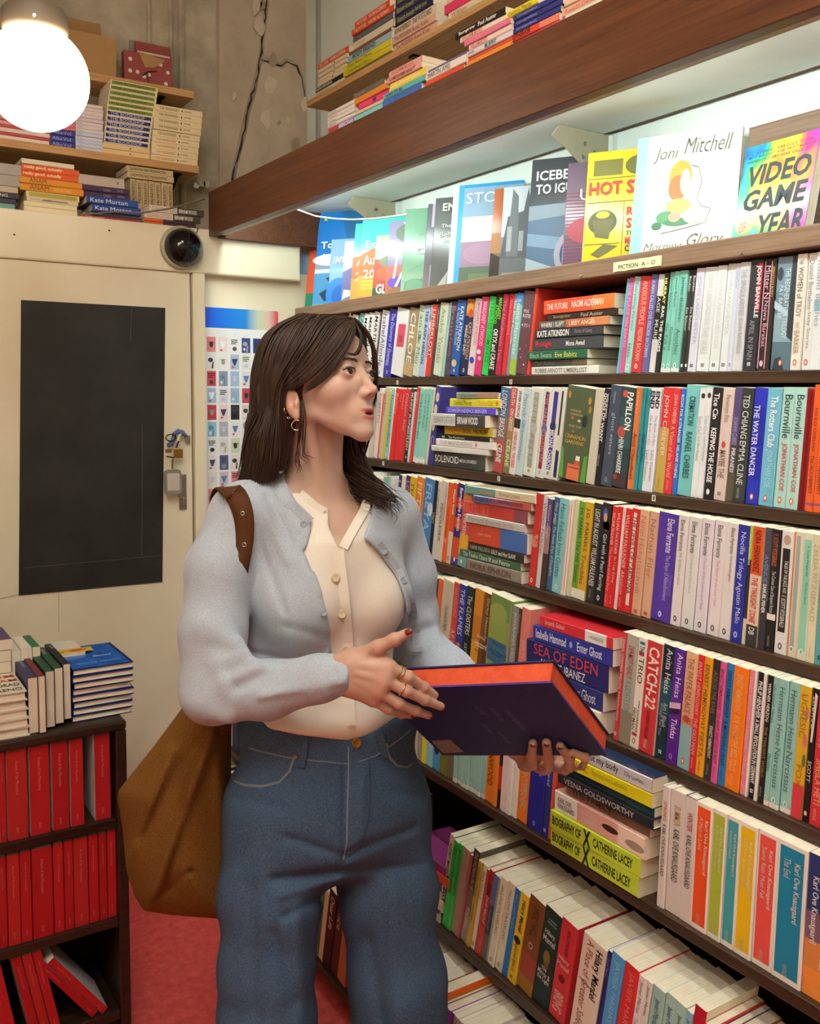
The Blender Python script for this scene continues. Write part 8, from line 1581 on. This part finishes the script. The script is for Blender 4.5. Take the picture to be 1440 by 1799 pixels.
# far side of the head and its wavy lock over the shoulder
comb([[part0, ct(-10, -44, 84), ct(-30, -70, 40), ct(-50, -78, -20), ct(-62, -78, -80), (622, 815, 1.72), (655, 852, 1.69), (690, 872, 1.675), (712, 882, 1.68)],
      [part1, ct(-50, -50, 94), ct(-66, -78, 44), ct(-78, -80, -20), (606, 775, 1.745), (622, 830, 1.725), (648, 868, 1.70), (672, 890, 1.685), (684, 916, 1.69)],
      [part1, ct(-60, -54, 92), ct(-80, -78, 40), ct(-90, -80, -30), (600, 790, 1.75), (612, 835, 1.73), (628, 872, 1.71), (638, 892, 1.70), (625, 878, 1.69)]], 320, .0010, .006, .017, 30, .2)
HB = BVHTree.FromPolygons(av.tolist(), aq.tolist())
def comb_px(g, n, r0, jit, off=.004, seg=22, end=.1):
    G = [spline(np.array(c, float), 30) for c in g]
    for i in range(n):
        t = rng.random()*(len(G)-1); k = min(int(t), len(G)-2); w = t-k; c = G[k]*(1-w)+G[k+1]*w
        c = c[:int(30*(1-end*rng.random()))]; c = c+rng.normal(0, jit, 2)*np.linspace(.3, 1, len(c))[:, None]; dep = []
        for x, y in c:
            h_ = HB.ray_cast(Vector((0, 0, 0)), Vector(J(x, y, 1.0)).normalized()); dep.append(-h_[0].z-off if h_[0] is not None else None)
        ok = [j for j, d_ in enumerate(dep) if d_ is not None]
        if len(ok) < 5: continue
        dep = np.interp(np.arange(len(c)), ok, [dep[j] for j in ok]); dep = np.convolve(np.pad(dep, 4, 'edge'), np.ones(9)/9, 'valid')-rng.random()*.004
        strand(np.array([J(x, y, d_) for (x, y), d_ in zip(c, dep)]), r0*(.7+.6*rng.random()))
comb_px([[(572, 556), (540, 590), (512, 640), (497, 690), (494, 760), (488, 846)], [(556, 553), (515, 585), (486, 645), (478, 700), (475, 770), (468, 856)], [(536, 551), (484, 580), (458, 640), (452, 700), (449, 770), (442, 858)], [(510, 554), (455, 590), (434, 645), (429, 705), (426, 770), (420, 860)], [(490, 562), (442, 600), (424, 655), (418, 710), (414, 775), (404, 862)]], 900, .0010, 2.2)
# flyaways
comb([[ct(-60, 76, -38), ct(-58, 78, -70), (535, 790, 1.60), (545, 800, 1.60), (560, 802, 1.605)], [ct(-66, 78, -40), ct(-70, 80, -80), (520, 800, 1.60), (522, 825, 1.60), (515, 842, 1.60)]], 7, .0005, .002, .002, 16)
obj_from('hair_strands', [(np.concatenate(ST_V), np.concatenate(ST_Q))], 'hair', woman, WO)
# ------------------------------------------------------------------ held book and shoulder bag
mat_noise('navy_cloth', '1a2258', '26316c', 200, .55, .12, spec=.35); mat_noise('coral_edge', 'cc4a2c', 'e0603c', 60, .6, 0, spec=.2); mat_plain('purple_edge', '4a2c8a', .4)
ob = np.array(to_world(bA[None])[0]); hb = empty('held_book', tuple(ob), 'large navy hardback with coral page edges held open-handed by the woman', 'book')
def hb_box(name, a0, a1, b0, b1, c0, c1, mt, bev=0):
    m = MB(); cs = [to_world(bpt(a, b, c)[None])[0]-ob for c in (c0, c1) for a, b in ((a0, b0), (a1, b0), (a1, b1), (a0, b1))]
    m.v = [tuple(c) for c in cs]; m.f = [(0, 3, 2, 1), (4, 5, 6, 7), (0, 1, 5, 4), (1, 2, 6, 5), (2, 3, 7, 6), (3, 0, 4, 7)]; m.c = [(1, 1, 1)]*6
    return m.build(name, mt, hb, bevel=bev)
hb_box('cover_board', 0, bLen, 0, bWid, -.003, 0, 'navy_cloth', .0008)
hb_box('cover_board', 0, bLen, 0, bWid, -BT, -BT+.003, 'navy_cloth', .0008)
hb_box('spine', -.003, 0, 0, bWid, -BT, 0, 'navy_cloth', .0008)
hb_box('pages', .001, bLen-.004, .004, bWid-.004, -BT+.0032, -.0032, 'coral_edge')
for a0, a1, b0, b1 in ((0, bLen, -.0006, .0002), (bLen-.0002, bLen+.0006, 0, bWid)): hb_box('board_edge', a0, a1, b0, b1, -.0032, .0001, 'purple_edge')
# price sticker and faint stamped words on the cover
def on_cover(px, py): 
    q = plane_hit(px, py, 0)-bA; return q @ bu, q @ bw
sa, sb = on_cover(775, 1318); m = MB()
pp_ = [on_cover(*p) for p in ((757, 1301), (790, 1299), (816, 1321), (778, 1323))]
m.quad([to_world(bpt(a, b, .0006)[None])[0]-ob for a, b in pp_]); m.build('price_sticker', mat_plain('sticker', '8a8580', .5), hb)
wu = CAMW[:3, :3] @ bu; ww = CAMW[:3, :3] @ bw
for body, (px, py), L_ in (('THE', (842, 1240), .03), ('BOOK OF', (868, 1244), .045), ('HOURS', (895, 1248), .045), ('with new', (850, 1270), .04), ('drawings', (880, 1285), .05), ('inside', (912, 1268), .03)):
    a, b = on_cover(px, py); o_ = to_world(bpt(a, b, .0004)[None])[0]-ob
    text(hb, body, tuple(o_), tuple(ww), tuple(-wu), L_, .010, '5c6694', 0, 'L', 'stamped_title')
# bag
go = to_world(J(320, 1600, 1.70)[None])[0]; bag = empty('shoulder_bag', tuple(go), 'brown suede slouchy tote bag hanging from the woman\'s shoulder', 'bag')
lo = np.array([J(190, 1640, 1.80)[0], J(300, 1640, 1.78)[1], -1.86]); hi = np.array([J(440, 1640, 1.80)[0], J(300, 1170, 1.6)[1], -1.56])
G = Field(lo, hi, .0045)
def bagf(f, p):
    px, py, d = pix(p)
    po = in_poly(px, py, [(336, 1195), (322, 1240), (270, 1310), (208, 1388), (206, 1402), (214, 1450), (222, 1530), (236, 1575), (252, 1600), (300, 1608), (394, 1615), (402, 1560), (405, 1450), (406, 1340), (408, 1200)])/1000
    din = np.clip(-po, 0, None); T = .068*(1-np.exp(-din/.040))+.004
    # creases running from the strap towards the corners
    def crease(x0, y0, x1, y1, w, a):
        ex, ey = x1-x0, y1-y0; L2 = ex*ex+ey*ey; t = np.clip(((px-x0)*ex+(py-y0)*ey)/L2, 0, 1); dd = np.hypot(px-x0-ex*t, py-y0-ey*t); return a*np.exp(-(dd/w)**2)
    T = T+crease(372, 1290, 262, 1595, 11, .017)+crease(300, 1320, 225, 1520, 10, .013)+crease(385, 1330, 396, 1600, 12, .010)-crease(345, 1310, 250, 1470, 16, .014)-crease(322, 1420, 300, 1560, 14, .010)-crease(335, 1530, 252, 1600, 5, .007)-crease(335, 1530, 396, 1606, 5, .007)
    dc_ = 1.705+(py-1400)*.00004
    return np.maximum(np.abs(d-dc_)-T, po)*.8
G.all(bagf)
gv, gq = G.mesh(); gv = smooth_mesh(gv, gq, 3, .5)
obj_from('bag_body', [(gv, gq)], 'suede', bag, go)
def ribbon(name, pts, w, mat_, parent, org, th=.003):
    c = spline(np.array([J(*p[:3]) for p in pts]), 40); ws = np.interp(np.linspace(0, 1, 40), np.linspace(0, 1, len(pts)), [p[3] for p in pts]); nrm = np.stack([np.interp(np.linspace(0, 1, 40), np.linspace(0, 1, len(pts)), [p[4][i] for p in pts]) for i in range(3)], 1)
    tg = np.gradient(c, axis=0); tg /= np.linalg.norm(tg, axis=1)[:, None]; nrm -= tg*(nrm*tg).sum(1)[:, None]; nrm /= np.linalg.norm(nrm, axis=1)[:, None]; sd = np.cross(tg, nrm)
    v = np.concatenate([c+sd*ws[:, None]*.5, c-sd*ws[:, None]*.5, c-sd*ws[:, None]*.5-nrm*th, c+sd*ws[:, None]*.5-nrm*th]); n = len(c)
    q = np.array([(k*n+i, k*n+i+1, ((k+1) % 4)*n+i+1, ((k+1) % 4)*n+i) for k in range(4) for i in range(n-1)])
    return obj_from(name, [(v, q)], mat_, parent, org)
def sdep(x, y, off=.005):
    p_ = surf(K, x, y, off=off); return -p_[2] if p_ is not None else 1.6
ribbon('strap', [(352, 1230, 1.74, .045, (0, 0, 1)), (372, 1080, 1.73, .034, (0, 0, 1)), (388, 960, 1.74, .032, (-.2, 0, -1)), (382, 880, 1.715, .032, (-.4, .6, -.4)), (392, 855, 1.665, .034, (-.2, 1, .0)), (402, 857, sdep(402, 866), .036, (0, .9, .5)), (413, 868, sdep(413, 868), .036, (0, .6, .8)), (422, 886, sdep(422, 886), .035, (0, .2, 1)), (428, 910, sdep(428, 910), .033, (0, .05, 1)), (430, 940, sdep(430, 940), .030, (.1, 0, 1)), (428, 970, sdep(428, 970), .026, (.2, 0, 1)), (425, 992, sdep(425, 992, .0), .024, (.3, 0, 1)), (420, 1030, sdep(425, 1010)+.03, .024, (.3, 0, 1)), (410, 1120, 1.66, .026, (.3, 0, 1)), (385, 1290, 1.665, .04, (0, 0, 1))], 0, 'strap_leather', bag, go)
for x, y, d in ((426, 902, sdep(426, 902, .0055)), (429, 957, sdep(429, 957, .0055)), (406, 862, sdep(406, 866, .007)), (411, 861, sdep(411, 865, .007)), (409, 866, sdep(409, 868, .0065))):
    r_ = .0042 if y > 880 else .0018; m = MB(); m.lathe([(r_*.45, .0005), (r_*.6, .0016), (r_*.95, .0012), (r_, 0)], 14)
    m.build('eyelet', 'steel', bag, smooth=True, mw=Matrix.Translation(Vector(to_world(J(x, y, d)[None])[0]-go)) @ Vector(CAMW[:3, 2]).to_track_quat('Z', 'Y').to_matrix().to_4x4())
# ------------------------------------------------------------------ past 300 books: the smallest ones in view are joined into one object
FAR = 'h_e:0,1,3;g6:0,1,3,4,5;s2:1,3,8;3:0,1,2,3,4,6,7,9,19,27,47,48,49;7:0,4,5,6,7,8,9,10,12,14,16,18,19,20,21,22,23,24;1:0,1,2,3,4,5,6,7,8,14,15,17,19,29,33,58,59;g4:0,1,2;4:0,1,2,3,4,12,28,38,39;u2:0,2,3,4,6,7,8;g5:0,1,2,3,4,5;t_d:0,1,2,3,4,5,6,7,8,9,10,11,12,13;t_e:0,1,2,3,4,5,6,7,8;s4:0;2:0,1,2,3,4,5,6,7,8,9,10,11,12,13,14,15,16,29,34,53,54,55;g3:0,1,2,3;h_b:0,1,2,8;h_d2:1;6:4,8,11,28,31,32,33,34,35,36;5:0,1,2,3,4,5,6,7,8,9,10,11,12,13,15,16,17,18,19,20,21,24,25,36,37;b_white:0,1,2,3;b_rear2:0,1,2;g2:0,1,2,3,4;u3:0,4,5;h_c:0,1,4,5;u1:0,1,2,3,4,5,6;h_a:0,1,2,3,4,5;t_a:0,1,2,3,4,5;g7:0,1,2;h_d:0,1,2,3,4,5,6;b_back:0,1,2,3,4,5,6;u4:0,1,2;t_b:0,1,2,3,4,5,6,7;g1:0,1,2,3,4;t_c:0,1,2,3,4,5,6,7,8,9,10,11,12;s6:0,1,2,3,4,5;s7:0,1,2;c_c:0,1;c_b:0,1,2;c_a:0,1,2;b_rear:0,1,2,3'
def join_far_books():
    V, Fc, C = [], [], []; b = 0
    for grp in FAR.split(';')+['fill:'+','.join(str(i) for i in range(len(ALLB['fill'])))]:
        key, nums = grp.split(':'); key = int(key) if key.isdigit() else key
        for n in nums.split(','):
            root = ALLB[key][int(n)][1]; mw = np.array(root.matrix_basis)
            for ch in [g for c_ in root.children for g in c_.children]+list(root.children):
                me = ch.data; nv = len(me.vertices); co = np.empty(nv*3, np.float32); me.vertices.foreach_get('co', co)
                co = co.reshape(-1, 3) @ mw[:3, :3].T + mw[:3, 3]; V.append(co)
                if 'Col' in me.color_attributes:
                    cc = np.empty(len(me.loops)*4, np.float32); me.color_attributes['Col'].data.foreach_get('color', cc); C.append(cc.reshape(-1, 4))
                else:
                    col = tuple(ch.color) if me.materials and me.materials[0].name == 'lettering' else (*hx('ece0c8'), 1)
                    C.append(np.tile(np.array(col, np.float32), (len(me.loops), 1)))
                Fc += [tuple(b+i for i in p.vertices) for p in me.polygons]; b += nv
                bpy.data.objects.remove(ch)
            bpy.data.objects.remove(root)
    me = bpy.data.meshes.new('small_books'); me.from_pydata(np.concatenate(V).tolist(), [], Fc); me.update()
    ca = me.color_attributes.new('Col', 'FLOAT_COLOR', 'CORNER'); ca.data.foreach_set('color', np.concatenate(C).ravel())
    me.materials.append(MAT['cover_matte']); o = bpy.data.objects.new('small_books', me); link(o)
    tag(o, 'the many smaller books in far piles and shelf ends', 'books', None, 'stuff')
ORD = ['', 'first', 'second', 'third', 'fourth', 'fifth', 'sixth', 'seventh']
NAMES = {k: (ORD[k]+' fiction shelf', 'upright books on the '+ORD[k]+' fiction shelf') for k in range(1, 8)}
NAMES.update({'s%d' % k: ('the flat stack on %s fiction shelf' % ORD[k], 'flat stack on the '+ORD[k]+' fiction shelf') for k in range(1, 8)})
NAMES.update(NAMES2); NAMES['fill'] = ('shelf', 'books')
label_books(NAMES)
finish_texts()
if 'join_far_books' in globals(): join_far_books()
